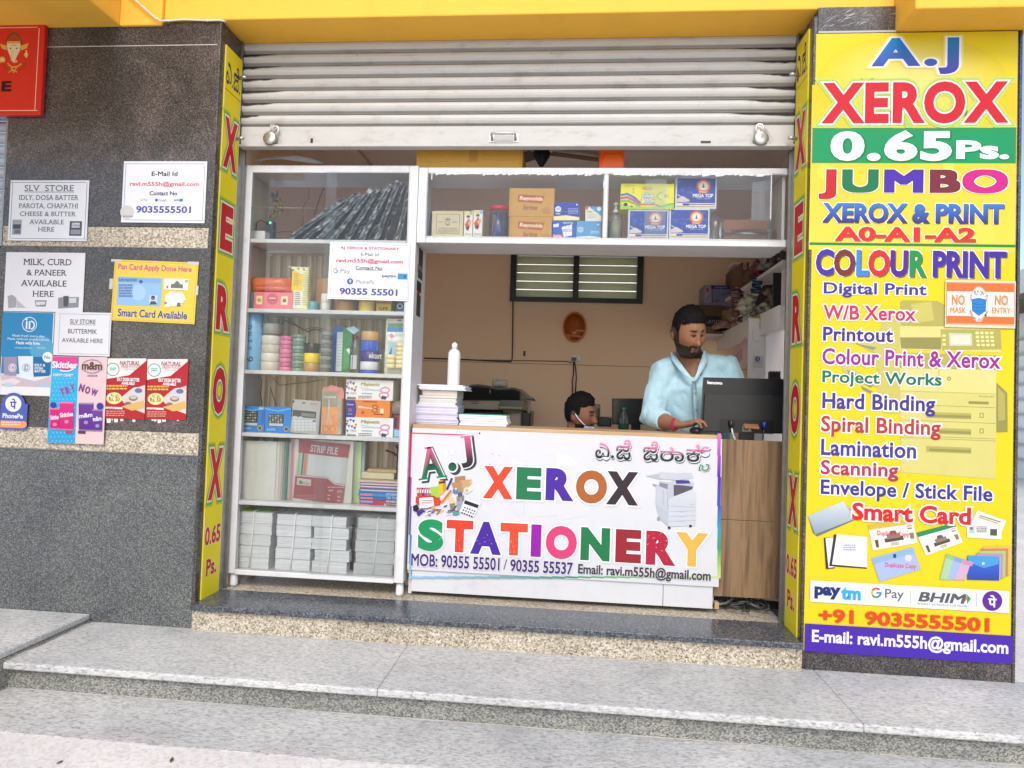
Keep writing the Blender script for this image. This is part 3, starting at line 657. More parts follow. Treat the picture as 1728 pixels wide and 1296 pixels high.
s.poly([(340, 450), (480, 470), (480, 520), (440, 510)], g1); s.poly([(360, 470), (470, 490), (450, 505)], g5); s.poly([(295, 575), (320, 580), (470, 660), (470, 690), (300, 610)], g1); s.poly([(320, 600), (460, 670), (440, 690), (330, 625)], g5); s.poly([(390, 680), (470, 720), (470, 735), (400, 700)], g5)
s.k = None
gl = lambda c1: [(.10, c('#d9de4f')), (.07, c('#b4cf58')), (.035, WH)]
s.text('A.J', (1470, 64, 1618, 126), grad(c('#4b2fa0'), c('#0784c4')), .045, [(.07, c('#e6df7a')), (.035, c('#f6eef0'))], res=5, sp=1.25)
s.text('XEROX', (1386, 138, 1702, 209), c('#d0182c'), .045, [(.085, c('#c9d760')), (.06, c('#a9c85e')), (.03, c('#f8ece0'))], res=5, sp=1.12)
s.text('0.65', (1401, 220, 1606, 272), c('#f4f6f4'), .045, [(.02, c('#0c7d48'), .012, -.012)], res=4, sp=1.1); s.text('Ps.', (1613, 237, 1703, 269), c('#f4f6f4'), .04, [(.02, c('#0c7d48'), .012, -.012)])
s.text('JUMBO', (1381, 286, 1700, 337), [c('#c8202e'), c('#15764a'), c('#4c2ba6'), c('#7c2838'), c('#d11c86')], .045, [(.03, c('#f7f0d8')), (.010, c('#3a2030'), 0.0, -.0)], res=5, sp=1.14)
blu = grad(c('#3a2a86'), c('#3d7fd0'))
s.text('XEROX & PRINT', (1387, 343, 1694, 377), blu, .04, [(.03, c('#fbf6dc')), (.0, c('#5a5040'), .03, -.03)])
s.text('A0-A1-A2', (1408, 383, 1646, 408), c('#e8332c'), .045, [(.03, c('#fbf6dc')), (.0, c('#7a7040'), .02, -.03)])
s.text('COLOUR PRINT', (1376, 422, 1698, 468), [c('#4a2ca0'), c('#7b2d30'), c('#3f86d8'), c('#e2292f'), c('#5a2292'), c('#1f8f4a')]+[c('#472c9c')]*6, .04, [(.035, c('#fbf6e4')), (.0, c('#6a6040'), .04, -.03)])
s.k = 'F'
o2 = [(.06, c('#f6f0f4'))]
for t, r, q in (('Digital Print', (205, 170, 717, 245), '#41389a'), ('W/B Xerox', (203, 282, 665, 356), '#cf3058'), ('Printout', (202, 390, 551, 462), '#45308e'), ('Colour Print & Xerox', (198, 503, 1085, 586), '#a0268c'),
                ('Project Works', (198, 612, 792, 692), '#1c7350'), ('Hard Binding', (198, 722, 760, 826), '#45368f'), ('Spiral Binding', (192, 838, 787, 942), '#b93a38'), ('Lamination', (192, 952, 665, 1035), '#443a96'),
                ('Scanning', (190, 1055, 577, 1150), '#b23452'), ('Envelope / Stick File', (190, 1162, 1045, 1260), '#3f378f')):
    s.text(t, r, c(q), .026, o2, sp=1.03)
s.k = 'G'
# pictures along the foot: sheets, folders, cards, pockets
s.poly([(118, 138), (280, 72), (345, 150), (160, 232), (140, 215)], c('#6c747c')); s.poly([(118, 136), (280, 70), (335, 150), (150, 222)], (c('#8f9ca6'), c('#cdd6da')))
s.poly([(190, 238), (250, 236), (240, 378), (200, 382)], c('#3a3538')); s.poly([(198, 240), (250, 236), (240, 372), (212, 376)], c('#f0eef0')); s.poly([(236, 222), (390, 234), (388, 380), (215, 368)], c('#3a3538')); s.poly([(250, 222), (390, 234), (388, 374), (228, 360)], c('#f2f0f2')); s.scribble((280, 268, 340, 300), 3, c('#a9a7b2'))
def card(q, band, body, seed):
    s.poly(q, body); a, b, c_, d = [Vector(p) for p in q]
    s.poly([a, b, b+(c_-b)*.2, a+(d-a)*.2], band)
    L = lambda u, v: (a+(b-a)*u)+((d+(c_-d)*u)-(a+(b-a)*u))*v
    s.poly([L(.3, .62), L(.72, .62), L(.72, .78), L(.3, .78)], c('#5a4c40')); s.poly([L(.36, .48), L(.66, .48), L(.66, .66), L(.36, .66)], c('#8b7c68')); s.poly([L(.45, .36), L(.57, .36), L(.6, .5), L(.42, .5)], c('#6a5a4a'))
    s.poly([L(.08, .62), L(.16, .62), L(.15, .92), L(.09, .92)], c('#6b4a3a')); s.poly([L(.86, .55), L(.96, .55), L(.95, .8), L(.87, .8)], c('#8a7a66'))
    s.poly([L(.84, .24), L(.95, .24), L(.95, .29), L(.84, .29)], c('#e08a3a')); s.poly([L(.84, .34), L(.95, .34), L(.95, .39), L(.84, .39)], c('#3a8a4a'))
    for i in range(3): s.poly([L(.42, .82+i*.045), L(.6, .82+i*.045), L(.6, .84+i*.045), L(.42, .84+i*.045)], c('#7a6f66'))
card([(393, 178), (598, 150), (620, 262), (415, 296)], c('#d9b23a'), c('#efe6da'), 1); card([(615, 214), (790, 168), (828, 258), (658, 320)], c('#2f8a58'), c('#f0ece2'), 2)
s.text('Duplicate Copy', (434, 208, 582, 236), c('#d4405a'), .02, rot=0)
s.poly([(408, 330), (600, 280), (636, 382), (446, 440)], c('#a9b6e0')); s.poly([(412, 334), (600, 284), (606, 310), (420, 358)], c('#8fb0dc')); s.disc(578, 330, 16, c('#d9d2c0')); s.rect((508, 312, 522, 330), c('#3a3a8a')); s.text('Duplicate Copy', (470, 354, 614, 382), c('#d4405a'), .02)
s.poly([(870, 160), (895, 112), (1028, 160), (1000, 225)], c('#e9e4da')); s.poly([(845, 178), (880, 150), (1005, 172), (1005, 245), (848, 236)], c('#f3efe9')); s.rect((855, 182, 882, 218), c('#a9c8dc')); s.disc(868, 195, 7, c('#9a6a50')); s.rect((953, 197, 985, 228), c('#5a5656')); s.scribble((890, 185, 940, 215), 4, c('#8a8484')); s.line([(905, 135), (1000, 165)], 4, c('#3f8a4a')); s.line([(900, 142), (990, 172)], 4, c('#d98a3a'))
for i, q in enumerate(('#c9b55a', '#c94a6a', '#7ac77a', '#b06ac0', '#86b8cc')): s.poly([(880+(4-i)*10, 318-(4-i)*10), (1000+(4-i)*12, 322-(4-i)*12), (998+(4-i)*12, 432-(4-i)*6), (880+(4-i)*10, 430-(4-i)*6)], mix(c(q), YEL, .2))
s.poly([(848, 318), (996, 322), (994, 434), (848, 430)], (c('#2d49a8'), c('#3f6fc8'))); s.poly([(848, 318), (996, 322), (990, 358), (925, 376), (856, 350)], c('#4c9bd0')); s.disc(921, 355, 6, WH)
for i, q in enumerate(('#8fc07a', '#7f9fd0', '#c98fb0')): s.poly([(752+i*38, 310+i*14), (790+i*38, 322+i*12), (770+i*34, 432), (722+i*34, 428)], mix(c(q), WH, .25)); s.poly([(752+i*38, 310+i*14), (812+i*32, 330+i*10), (806+i*32, 352+i*8), (748+i*38, 330+i*14)], c(q))
s.text('Smart Card', (319, 86, 865, 168), c('#d9232d'), .035, [(.06, c('#fbf0ea'))], res=4)
s.o += LAY
s.k = None; s.rect((1366.5, 988, 1702, 1024.5), c('#e9e9ee')); s.k = 'G'
s.text('pay', (146, 462, 268, 520), c('#1f2f70'), .055); s.text('tm', (268, 465, 360, 524), c('#3aa8e0'), .055)
s.line([(379, 465), (378, 528)], 2, c('#8a8a92')); s.line([(588, 478), (586, 540)], 2, c('#8a8a92')); s.line([(891, 490), (889, 556)], 2, c('#8a8a92'))
s.ring(430, 490, 20, 9, c('#d94a3a'), 20, a0=-150, a1=-40); s.ring(430, 490, 20, 9, c('#3f9a4a'), 20, a0=40, a1=150); s.ring(430, 490, 20, 9, c('#e8b02a'), 20, a0=150, a1=210); s.ring(430, 490, 20, 9, c('#3f7fe0'), 20, a0=0, a1=40); s.rect((430, 486, 454, 494), c('#3f7fe0'))
s.text('Pay', (470, 473, 556, 528), c('#62666c'), .01); s.text('BHIM', (622, 490, 832, 535), c('#5a5c62'), .035, slant=.2); s.poly([(832, 492), (850, 515), (830, 538)], c('#e0702a')); s.poly([(846, 496), (864, 517), (846, 542)], c('#2f9a4a')); s.text('BHARAT INTERFACE FOR MONEY', (620, 541, 856, 551), c('#5a5c62'), .0)
s.disc(962, 527, 46, c('#5f2a96')); s.text('पे', (943, 500, 982, 556), WH, .03)
s.text('+91 9035555501', (165, 583, 950, 648), c('#de4a1e'), .035, rot=-1.6*0)
s.k = None; s.rect((1357.2, 1062, 1708, 1109), c('#4a2aa8')); s.k = 'G'; s.text('E-mail: ravi.m555h@gmail.com', (134, 682, 1036, 760), c('#ece8fa'), .03)
s.done('price_banner', 'tall yellow shop banner with a green price stripe on the right pillar', 'banner')
# ---- mask notice stuck on the banner
s = Sign(PlY(-.012), 'F', (810, 158, 1160, 392), .0012, c('#ecd9b8'), 'print', parts=True)
org = c('#e8743a'); s.rect((818, 172, 1152, 213), org); s.rect((818, 335, 1152, 372), org); s.rect((818, 213, 1152, 335), c('#f2ead8')); s.frame((815, 168, 1155, 377), 3, org)
s.disc(977, 275, 46, c('#f4f2ea'), 88); s.ring(977, 275, 44, 3, c('#e09a6a'), 85)
s.text('NO', (842, 228, 908, 280), c('#e48a52'), .045); s.text('MASK', (834, 290, 914, 320), c('#e48a52'), .03); s.text('NO', (1056, 230, 1123, 282), c('#e48a52'), .045); s.text('ENTRY', (1042, 292, 1136, 322), c('#e48a52'), .03)
s.text('PUT ON', (953, 208, 1001, 232), c('#2a2a2e'), .02); s.poly([(940, 250), (977, 243), (1015, 252), (1012, 310), (977, 334), (943, 308)], c('#2f7fc0')); s.line([(942, 262), (936, 228), (946, 238)], 3, c('#3a6a9a')); s.line([(1013, 262), (1020, 228), (1008, 240)], 3, c('#3a6a9a'))
for y in (272, 288, 304): s.line([(946, y), (977, y+6), (1010, y)], 2, c('#1f5f9a'))
for i, ch in enumerate('BEFORE ENTERING'):
    if ch != ' ':
        a = math.radians(160-i*10); x, y = 977+43*math.cos(a), 292+60*math.sin(a); s.text(ch, (x-4, y-6, x+4, y+6), c('#33333a'), .0, rot=(i-7)*9)
s.done('mask_notice', 'small orange and white no mask no entry notice stuck on the yellow banner', 'notice')
# ---- yellow strips on the two reveals
class PlD:
    def __init__(s, X, side): s.X = X; s.d = side
    def uv(s, x, y, k): return x, y
    def w(s, u, v, o): return (s.X+s.d*o, s.d*u, v)
def kan_aj(s, u0, u1, vt, vb, col):
    """two Kannada letters and points"""
    w = u1-u0; h = vt-vb
    s.text('ಎ', (u0, vt-.12*h, u0+.36*w, vb), col, .014); s.text('.', (u0+.40*w, vb+.15*h, u0+.46*w, vb), col, .04)
    s.text('ಜೆ', (u0+.5*w, vt, u0+.86*w, vb), col, .014); s.text('.', (u0+.91*w, vb+.15*h, u0+.97*w, vb), col, .04)
def strip(X, side, xs, letters, kan, ln, lab):
    f = (lambda x, y: PX(x, y, X).z)
    zt = f(*xs[0]); zb = f(*xs[1])
    u0, u1 = (.036, .186) if side > 0 else (-.186, -.036)
    s = Sign(PlD(X, side), None, (u0, zt, u1, zb), .006, c('#ffe61e'), 'print', parts=True)  # yellow brightened in the colour itself to offset the shade of the reveals
    # board is built behind the printing plane: shift so that it stands proud of the granite
    s.o = .0003
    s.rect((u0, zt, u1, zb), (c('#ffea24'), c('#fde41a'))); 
    um = (u0+u1)/2; kk_ = .88
    for t, wd, x, y0, y1 in letters:
        wd *= kk_; q = (um-wd/2, f(x, y0), um+wd/2, f(x, y1)); small = len(t) > 1
        if small: s.text(t, q, c('#d2202a'), .03, [(.035, c('#f4e6c0'))])
        else: s.text(t, q, c('#d6212a'), .055, [(.10, c('#b9cf38')), (.065, c('#7db04a')), (.035, c('#f6ecd8'))])
    kan_aj(s, um-.066, um+.066, f(*kan[0]), f(*kan[1]), grad(c('#4a2260'), c('#1c3450')))
    z = f(*ln); s.rect((u0+.004, z+.002, u1, z-.002), c('#c8321e'))
    for a, b in ((u0, u0+.003), (u1-.003, u1)): s.rect((a, zt, b, zb), c('#f4eed0'))
    s.done('reveal_banner', lab, 'banner', 'narrow yellow banners on the two reveals')
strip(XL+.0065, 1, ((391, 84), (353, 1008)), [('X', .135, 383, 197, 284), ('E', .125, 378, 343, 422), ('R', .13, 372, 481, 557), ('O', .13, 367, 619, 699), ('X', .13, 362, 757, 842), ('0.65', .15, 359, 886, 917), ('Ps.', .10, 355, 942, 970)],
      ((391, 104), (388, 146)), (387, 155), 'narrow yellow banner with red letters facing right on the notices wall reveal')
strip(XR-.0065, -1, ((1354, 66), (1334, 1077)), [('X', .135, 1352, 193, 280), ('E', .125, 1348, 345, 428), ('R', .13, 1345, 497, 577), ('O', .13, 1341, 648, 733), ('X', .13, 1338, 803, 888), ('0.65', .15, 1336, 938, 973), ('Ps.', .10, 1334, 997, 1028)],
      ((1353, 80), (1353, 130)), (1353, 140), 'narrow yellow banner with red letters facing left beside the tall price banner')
# ---- red shop board hanging at the far left
s = Sign(PlY(-.026), '1', (-190, 128, 222, 600), .022, c('#e02622'), 'print', parts=True, b=.003, bmat='laminate')
s.k = '1'; s.frame((-185, 143, 195, 578), 4, c('#f0c9b4'))
gold, gd, cr = c('#e8b24a'), c('#9a5a1e'), c('#f0dcb4')
s.ring(72, 230, 40, 8, c('#7a4a1e'), 58, a0=180, a1=360); s.poly([(38, 225), (50, 195), (72, 172), (94, 195), (106, 225)], gd); s.poly([(46, 215), (72, 180), (98, 215)], c('#c23a2a')); s.rect((36, 215, 106, 228), gold)
s.poly([(36, 228), (108, 228), (104, 265), (90, 290), (78, 315), (60, 315), (52, 290), (40, 262)], cr); s.poly([(0, 228), (38, 240), (34, 262), (10, 252)], gold); s.poly([(150, 225), (106, 240), (110, 262), (140, 252)], gold)
s.line([(68, 262), (64, 290), (62, 312), (74, 322), (90, 318)], 13, c('#d9bd88')); s.line([(68, 262), (65, 290), (64, 310), (76, 320)], 6, cr); s.disc(55, 252, 4, BK); s.disc(88, 252, 4, BK); s.line([(58, 236), (86, 236)], 3, c('#c23a2a'))
s.disc(12, 312, 17, gold); s.disc(12, 312, 9, cr); s.disc(136, 285, 11, gold); s.line([(138, 262), (138, 300)], 7, cr); s.ring(72, 310, 62, 6, c('#b03a22'), 62, a0=10, a1=170); s.line([(40, 330), (62, 350), (90, 348), (112, 332)], 7, gold); s.line([(60, 352), (72, 380), (86, 352)], 6, gold); s.line([(45, 378), (66, 362), (90, 376)], 5, gold)
s.text('E', (8, 422, 60, 476), c('#241416'), .045); s.text('STOR', (-190, 422, 0, 476), c('#241416'), .045)
s.done('hanging_board', 'red shop board with a golden elephant emblem and black lettering at the upper left corner', 'sign board')
# ---- paper notices on the left wall
GR = c('#4a4a50')
def note(k, rect, col, name, lab, cat='notice', mat='print', rot=0, Y=-.0035, d=.0012): 
    s = Sign(PlY(Y), k, rect, d, col, mat, rot=rot); s.meta = (name, lab, cat); return s
s = note('1', (48, 939, 458, 1254), c('#e9e8ea'), 'paper_notice', 'white laminated notice headed SLV STORE over the upper beige band', mat='laminate', rot=.2); s.frame((58, 949, 448, 1244), 2.2, GR)
s.text('SLV  STORE', (128, 964, 385, 996), GR, .004, serif=True); s.rect((127, 999, 385, 1001.5), GR)
for t, r in (('IDLY, DOSA BATTER', (98, 1016, 411, 1046)), ('PAROTA, CHAPATHI', (97, 1059, 408, 1089)), ('CHEESE & BUTTER', (104, 1102, 397, 1126)), ('AVAILABLE', (151, 1144, 333, 1168)), ('HERE', (197, 1182, 283, 1206))): s.text(t, r, GR, .004, serif=True)
s.rect((64, 1144, 112, 1222), c('#9a9aa0')); s.rect((68, 1168, 108, 1192), c('#2c2c32')); s.rect((74, 1196, 106, 1216), c('#5a5a62')); s.rect((362, 1152, 426, 1228), c('#3a3a42')); s.rect((374, 1160, 416, 1186), c('#c9c9cf')); s.rect((368, 1196, 420, 1220), c('#8c8c94')); s.text('Cheese', (376, 1164, 414, 1180), BK, .0); fin(s)
s = note('1', (638, 840, 1072, 1160), c('#ece9f0'), 'paper_notice', 'white laminated notice with red email address and blue phone number above the upper beige band', mat='laminate'); s.frame((648, 852, 1062, 1148), 2.5, c('#8a8a90'))
s.text('E-Mail Id', (790, 893, 925, 917), c('#2c2c34'), .02); s.text('ravi.m555h@gmail.com', (677, 946, 1037, 975), c('#d2605e'), .025); s.text('Contact No', (779, 995, 923, 1018), c('#2c2c34'), .025)
s.text('G Pay', (731, 1034, 768, 1050), c('#7a8290'), .0); s.disc(815, 1042, 8, c('#3a5aa8')); s.text('PhonePe', (828, 1036, 869, 1050), c('#7a8290'), .0); s.text('paytm', (907, 1037, 934, 1049), c('#2a3a7a'), .02); s.rect((935, 1035, 953, 1050), c('#2a7ab8')); s.text('9035555501', (709, 1073, 995, 1110), c('#4a48a6'), .03); 
s.disc(662, 1105, 36, c('#d2ccc8')); s.rect((640, 1122, 692, 1132), c('#a9a4a2')); fin(s)
s = note('2', (28, 89, 484, 430), c('#e6e4e6'), 'paper_notice', 'white paper notice about milk, curd and paneer taped under the upper beige band', rot=.2)
for t, r in (('MILK, CURD', (134, 126, 412, 168)), ('& PANEER', (153, 188, 387, 222)), ('AVAILABLE', (118, 249, 384, 284)), ('HERE', (186, 310, 310, 344))): s.text(t, r, c('#3a3a3e'), .006, serif=True)
for p, q in (([(44, 340), (70, 332), (95, 350), (92, 405), (48, 410)], '#a4a4a8'), ([(95, 360), (120, 380), (150, 408), (95, 408)], '#bcbcc0'), ([(200, 364), (270, 364), (262, 400), (206, 400)], '#8f8f94'), ([(206, 372), (262, 372), (258, 392), (210, 392)], '#d9d9dc'), ([(335, 350), (365, 345), (455, 345), (452, 405), (335, 412)], '#8f8f94'), ([(365, 340), (395, 338), (392, 400), (366, 400)], '#55555c'), ([(398, 352), (440, 350), (438, 378), (400, 380)], '#d0d0d4')): s.poly(p, c(q))
s.text('Curd', (232, 384, 262, 400), c('#44444a'), .0); fin(s)
s = note('2', (648, 138, 1132, 491), c('#e8c63a'), 'paper_notice', 'yellow laminated card notice with pink and blue headings on the dark panel', mat='laminate', rot=-1.3, Y=-.004)
s.frame((655, 146, 1124, 484), 2, c('#c09a3a'))
for q in ((630, 240, 650, 300), (1126, 280, 1142, 335), (640, 128, 700, 142), (1080, 142, 1146, 160)): s.rect(q, c('#c9c4b8'))
s.text('Pan Card Apply Done Here', (680, 160, 1105, 205), c('#cf4a5c'), .03, [(.02, c('#f4e0c0'))]); s.text('Smart Card Available', (678, 420, 1078, 466), c('#2f3f86'), .03, [(.02, c('#f0e6c8'))])
s.rect((675, 232, 930, 395), c('#8fb9de')); s.rect((678, 236, 926, 262), c('#7fa8d6')); s.disc(795, 320, 45, c('#a5c6e8')); s.scribble((685, 240, 790, 258), 2, c('#46608e')); s.scribble((685, 272, 765, 350), 5, c('#5a78a6')); s.disc(812, 257, 10, c('#33508a')); s.rect((860, 335, 908, 388), c('#b9d0ea')); s.disc(882, 352, 12, c('#8a6050')); s.poly([(862, 388), (870, 370), (895, 370), (906, 388)], c('#39425a')); s.disc(882, 344, 11, c('#2a2426'), 6)
s.rect((946, 240, 1086, 305), c('#efe9d9')); s.rect((985, 272, 1055, 295), c('#6f6a66')); s.poly([(1000, 272), (1020, 250), (1042, 272)], c('#6f6a66')); s.rect((960, 280, 970, 296), c('#77706a')); s.rect((1066, 248, 1084, 262), c('#8fae7a'))
for i in range(3): s.poly([(955+i*12, 330-i*8), (1000+i*26, 312+i*4), (1050+i*12, 390-i*14), (950+i*10, 405-i*10)], c('#f0ece2')); s.line([(962+i*12, 334-i*8), (1000+i*22, 324)], 2, c('#8a8278'))
s.rect((1020, 378, 1040, 400), c('#6a6660')); s.disc(955, 380, 8, c('#a47a5a')); fin(s)
s = note('2', (8, 432, 302, 912), c('#e2e0e0'), 'poster', 'blue and white batter poster with a round white emblem, left of the buttermilk notice', 'poster')
s.rect((10, 434, 302, 690), c('#2f86b4')); s.disc(240, 640, 70, c('#5aa0c4')); s.rect((8, 690, 302, 790), c('#3a7fae')); s.ring(170, 503, 41, 4, WH); s.rect((149, 485, 158, 530), WH); s.disc(153, 474, 6, WH); s.ring(178, 507, 20, 8, WH, 22, a0=-90, a1=90); s.rect((166, 485, 175, 530), WH)
s.text('Made fresh every day.', (72, 562, 258, 580), WH, .0); s.text('Made without preservatives.', (44, 581, 286, 599), WH, .0); s.text('Made with love.', (93, 601, 232, 619), WH, .025); s.text('NATURAL INGREDIENTS', (85, 634, 186, 643), c('#cfe4ee'), .0); s.text('NO SODA', (215, 634, 262, 643), c('#cfe4ee'), .0)
s.poly([(20, 690), (98, 690), (95, 800), (25, 800)], c('#9a8fa4')); s.poly([(104, 686), (190, 686), (192, 828), (115, 828)], c('#dfe3ea')); s.poly([(194, 690), (285, 690), (285, 800), (194, 805)], c('#1f6c9c')); s.text('iD', (58, 735, 85, 768), WH, .02); s.ring(72, 752, 22, 3, c('#e8e4ec')); s.ring(152, 752, 22, 3, c('#5a8ab4')); s.text('iD', (140, 736, 164, 768), c('#3a72a4'), .02)
s.text('IDLY &', (200, 730, 262, 745), WH, .03); s.text('DOSA', (200, 748, 250, 762), WH, .03); s.text('BATTER', (200, 765, 264, 780), WH, .03); s.disc(275, 692, 30, c('#e4eaf0')); s.text('No', (256, 682, 290, 702), c('#2f6f9c'), .02)
s.poly([(8, 790), (100, 805), (200, 830), (300, 800), (302, 870), (8, 870)], c('#c7b7bc')); s.poly([(8, 825), (80, 812), (120, 830), (90, 850), (8, 845)], c('#e4d2d2')); s.rect((8, 862, 300, 910), c('#e6e4e4')); s.rect((30, 838, 72, 864), c('#b9cad6')); s.rect((225, 838, 270, 864), c('#a9c2d4')); fin(s)
s = note('2', (312, 433, 637, 684), c('#e3e2e3'), 'paper_notice', 'small white notice about buttermilk beside the blue batter poster', Y=-.0065); s.frame((340, 444, 630, 674), 1.6, c('#77777c'))
s.text('SLV STORE', (403, 474, 551, 500), c('#55555b'), .012); s.rect((402, 504, 551, 506), c('#55555b')); s.text('BUTTERMIK', (392, 530, 559, 557), c('#55555b'), .008); s.text('AVAILABLE HERE', (357, 583, 592, 608), c('#55555b'), .008); fin(s)
# candy poster
s = note('2', (285, 688, 607, 1190), c('#e4c4c4'), 'poster', 'tall blue and pink candy poster reading TRY NOW', 'poster', rot=.4, Y=-.0095); L = (292, 690, 446, 1184)
s.poly([(303, 688), (455, 690), (432, 1188), (272, 1183)], (c('#2f9fd4'), c('#3fb4de')))
rg = random.Random(5)
for i in range(17):
    for j in range(7):
        x = 310+j*22+(i % 2)*11-i*1.7; y = 790+i*24
        if 290+(1190-y)*.02 < x < 432: s.disc(x, y, 4.5, c('#6fcdea'), n=8)
s.poly([(305, 688), (452, 690), (450, 740), (380, 776), (310, 745)], c('#d94a92')); s.ring(380, 715, 62, 11, c('#6a3a9a'), 52, a0=20, a1=160); s.ring(380, 722, 66, 8, c('#f0e4f0'), 50, a0=10, a1=120)
s.text('Skittles', (302, 716, 442, 756), WH, .04, [(.03, c('#c9307a'))]); s.text('CHEWY CANDY', (308, 787, 424, 803), WH, .04)
for i, ch in enumerate('TRY'): s.text(ch, (348+i*30, 872-i*12, 372+i*30, 912-i*10), c('#b23a8e'), .04, rot=18)
for i, ch in enumerate('NOW'): s.text(ch, (458+i*34, 846+i*14, 486+i*34+(i == 2)*8, 890+i*12), c('#8a3a86'), .04, rot=-14)
s.text('m&m', (472, 718, 592, 766), c('#6a3f32'), .05, [(.03, c('#efe2da'))]); s.ring(532, 745, 58, 3, c('#5a4a9a'), 38); s.text('CHOCOLATE', (505, 793, 562, 804), c('#7a5a56'), .02)
def pouch(x0, y0, x1, y1, ca, cb, t): s.poly([(x0, y0), (x1, y0), (x1-2, y1), (x0+1, y1)], (cb, ca)); s.rect((x0, y0, x1, y0+8), mix(ca, WH, .25)); s.rect((x0+1, y1-8, x1-2, y1), mix(cb, WH, .2)); s.text(t, (x0+3, (y0+y1)/2-22, x1-5, (y0+y1)/2+4), WH, .03, rot=8); s.disc((x0+x1)/2, (y0+y1)/2+32, 12, mix(ca, WH, .3), 10)
pouch(290, 985, 345, 1108, c('#d81f78'), c('#c01a70'), 'Skittles'); pouch(344, 950, 428, 1112, c('#dd2a80'), c('#c4206e'), 'Skittles'); pouch(455, 955, 540, 1116, c('#6a3a90'), c('#5a2a80'), 'm&m'); pouch(534, 992, 592, 1118, c('#74409a'), c('#5a2a80'), 'm&m')
s.disc(309, 968, 17, c('#3a3a94')); s.disc(578, 974, 20, c('#3a3a94')); s.rect((378, 1116, 420, 1132), c('#c9307a')); s.rect((452, 1116, 494, 1132), c('#5a3a50')); fin(s)
for n_, (x, y0, lab) in enumerate(((0, 0, 'red and white batter poster next to the tall candy poster'), (238, 4, 'red and white batter poster nearest the yellow reveal banner'))):
    s = note('2', (606+x, 699+y0, 840+x, 1047+y0), c('#b3282f'), 'poster', lab, 'poster', Y=-.0055+.0015*n_)
    o = lambda *a: tuple((v+x if i % 2 == 0 else v+y0) for i, v in enumerate(a)); pp = lambda l, x_=x, y_=y0: [(a+x_, b+y_) for a, b in l]
    s.poly(pp([(612, 699), (842, 699), (842, 712), (745, 795), (608, 818)]), c('#eee2de')); s.ring(650+x, 762+y0, 36, 5, c('#2f9a7a')); s.disc(650+x, 762+y0, 26, c('#d9ece2')); s.scribble(o(632, 752, 668, 772), 2, c('#2f8a6a'), .5, 2)
    s.text('NATURAL', o(690, 714, 806, 738), c('#8a2430'), .02, serif=True); s.text('FRESH FOOD', o(697, 739, 800, 754), c('#8a2430'), .0, serif=True); s.text('Ready to Cook', o(715, 757, 778, 768), c('#8a6a6a'), .0)
    s.text('IDLY DOSA BATTER', o(674, 810, 804, 831), WH, .045); s.text('AVAILABLE', o(700, 833, 776, 851), WH, .045); s.scribble(o(612, 852, 735, 884), 2, c('#e0b84a'), .6, 3)
    s.poly(pp([(690, 930), (750, 880), (836, 852), (834, 1015), (740, 980)]), c('#d9c9c0')); s.disc(790+x, 890+y0, 40, c('#c9ccd6'), 26); s.disc(798+x, 884+y0, 22, c('#6a7486'), 14); s.disc(768+x, 928+y0, 26, c('#8a7060'), 16); s.disc(768+x, 924+y0, 20, c('#c9b8a0'), 10); s.disc(738+x, 960+y0, 20, c('#8a7060'), 12); s.poly(pp([(700, 975), (830, 940), (832, 985), (760, 1000)]), c('#d8b06a'))
    s.disc(658+x, 928+y0, 45, c('#efe29a'), 34); s.text('Rs. 60', o(640, 905, 682, 921), c('#a0522a'), .02); s.text('Rs. 50', o(627, 921, 690, 945), c('#9a3a2a'), .025)
    s.rect(o(608, 978, 706, 990), c('#e8d8d4')); s.text('Contact', o(612, 980, 660, 989), c('#8a2430'), .0); s.scribble(o(612, 1000, 720, 1036), 3, c('#d9a48a'), .45, 6); fin(s, 'pair of red batter posters')
# torn white strip ends below them
q = MB(); rg = random.Random(2); pl = PlY(-.0016)
for x in (612, 640, 655, 690, 760, 870, 885, 905, 930, 1015):
    a = pl.uv(x, 1042, '2'); b = pl.uv(x+rg.uniform(8, 26), 1046+rg.uniform(10, 26), '2'); q.quad((a[0], -.0016, a[1]), (a[0]+.004, -.0016, b[1]), (b[0], -.0016, b[1]+.002), (b[0], -.0016, a[1]), c('#d9d6d2'), 'paper')
q.build('torn_paper', None, 'torn white paper scraps left under the two red batter posters', 'paper scrap')
s = note('2', (2, 960, 156, 1108), c('#5a6ab0'), 'payment_sticker', 'blue payment sticker with a round white symbol at the left edge', 'sticker', Y=-.0075)
s.disc(78, 962, 66, c('#4f5fae')); s.rect((3, 958, 155, 1106), c('#4f5fae')); s.disc(77, 960, 46, c('#eeeef4')); s.text('पे', (58, 930, 96, 990), c('#4a4f9e'), .03); s.text('PhonePe', (15, 1016, 132, 1044), WH, .03); s.rect((2, 1058, 136, 1098), c('#e79a62')); s.disc(136, 1078, 19, c('#e79a62')); s.scribble((8, 1064, 120, 1090), 2, c('#f4cba0'), .5, 2); fin(s)
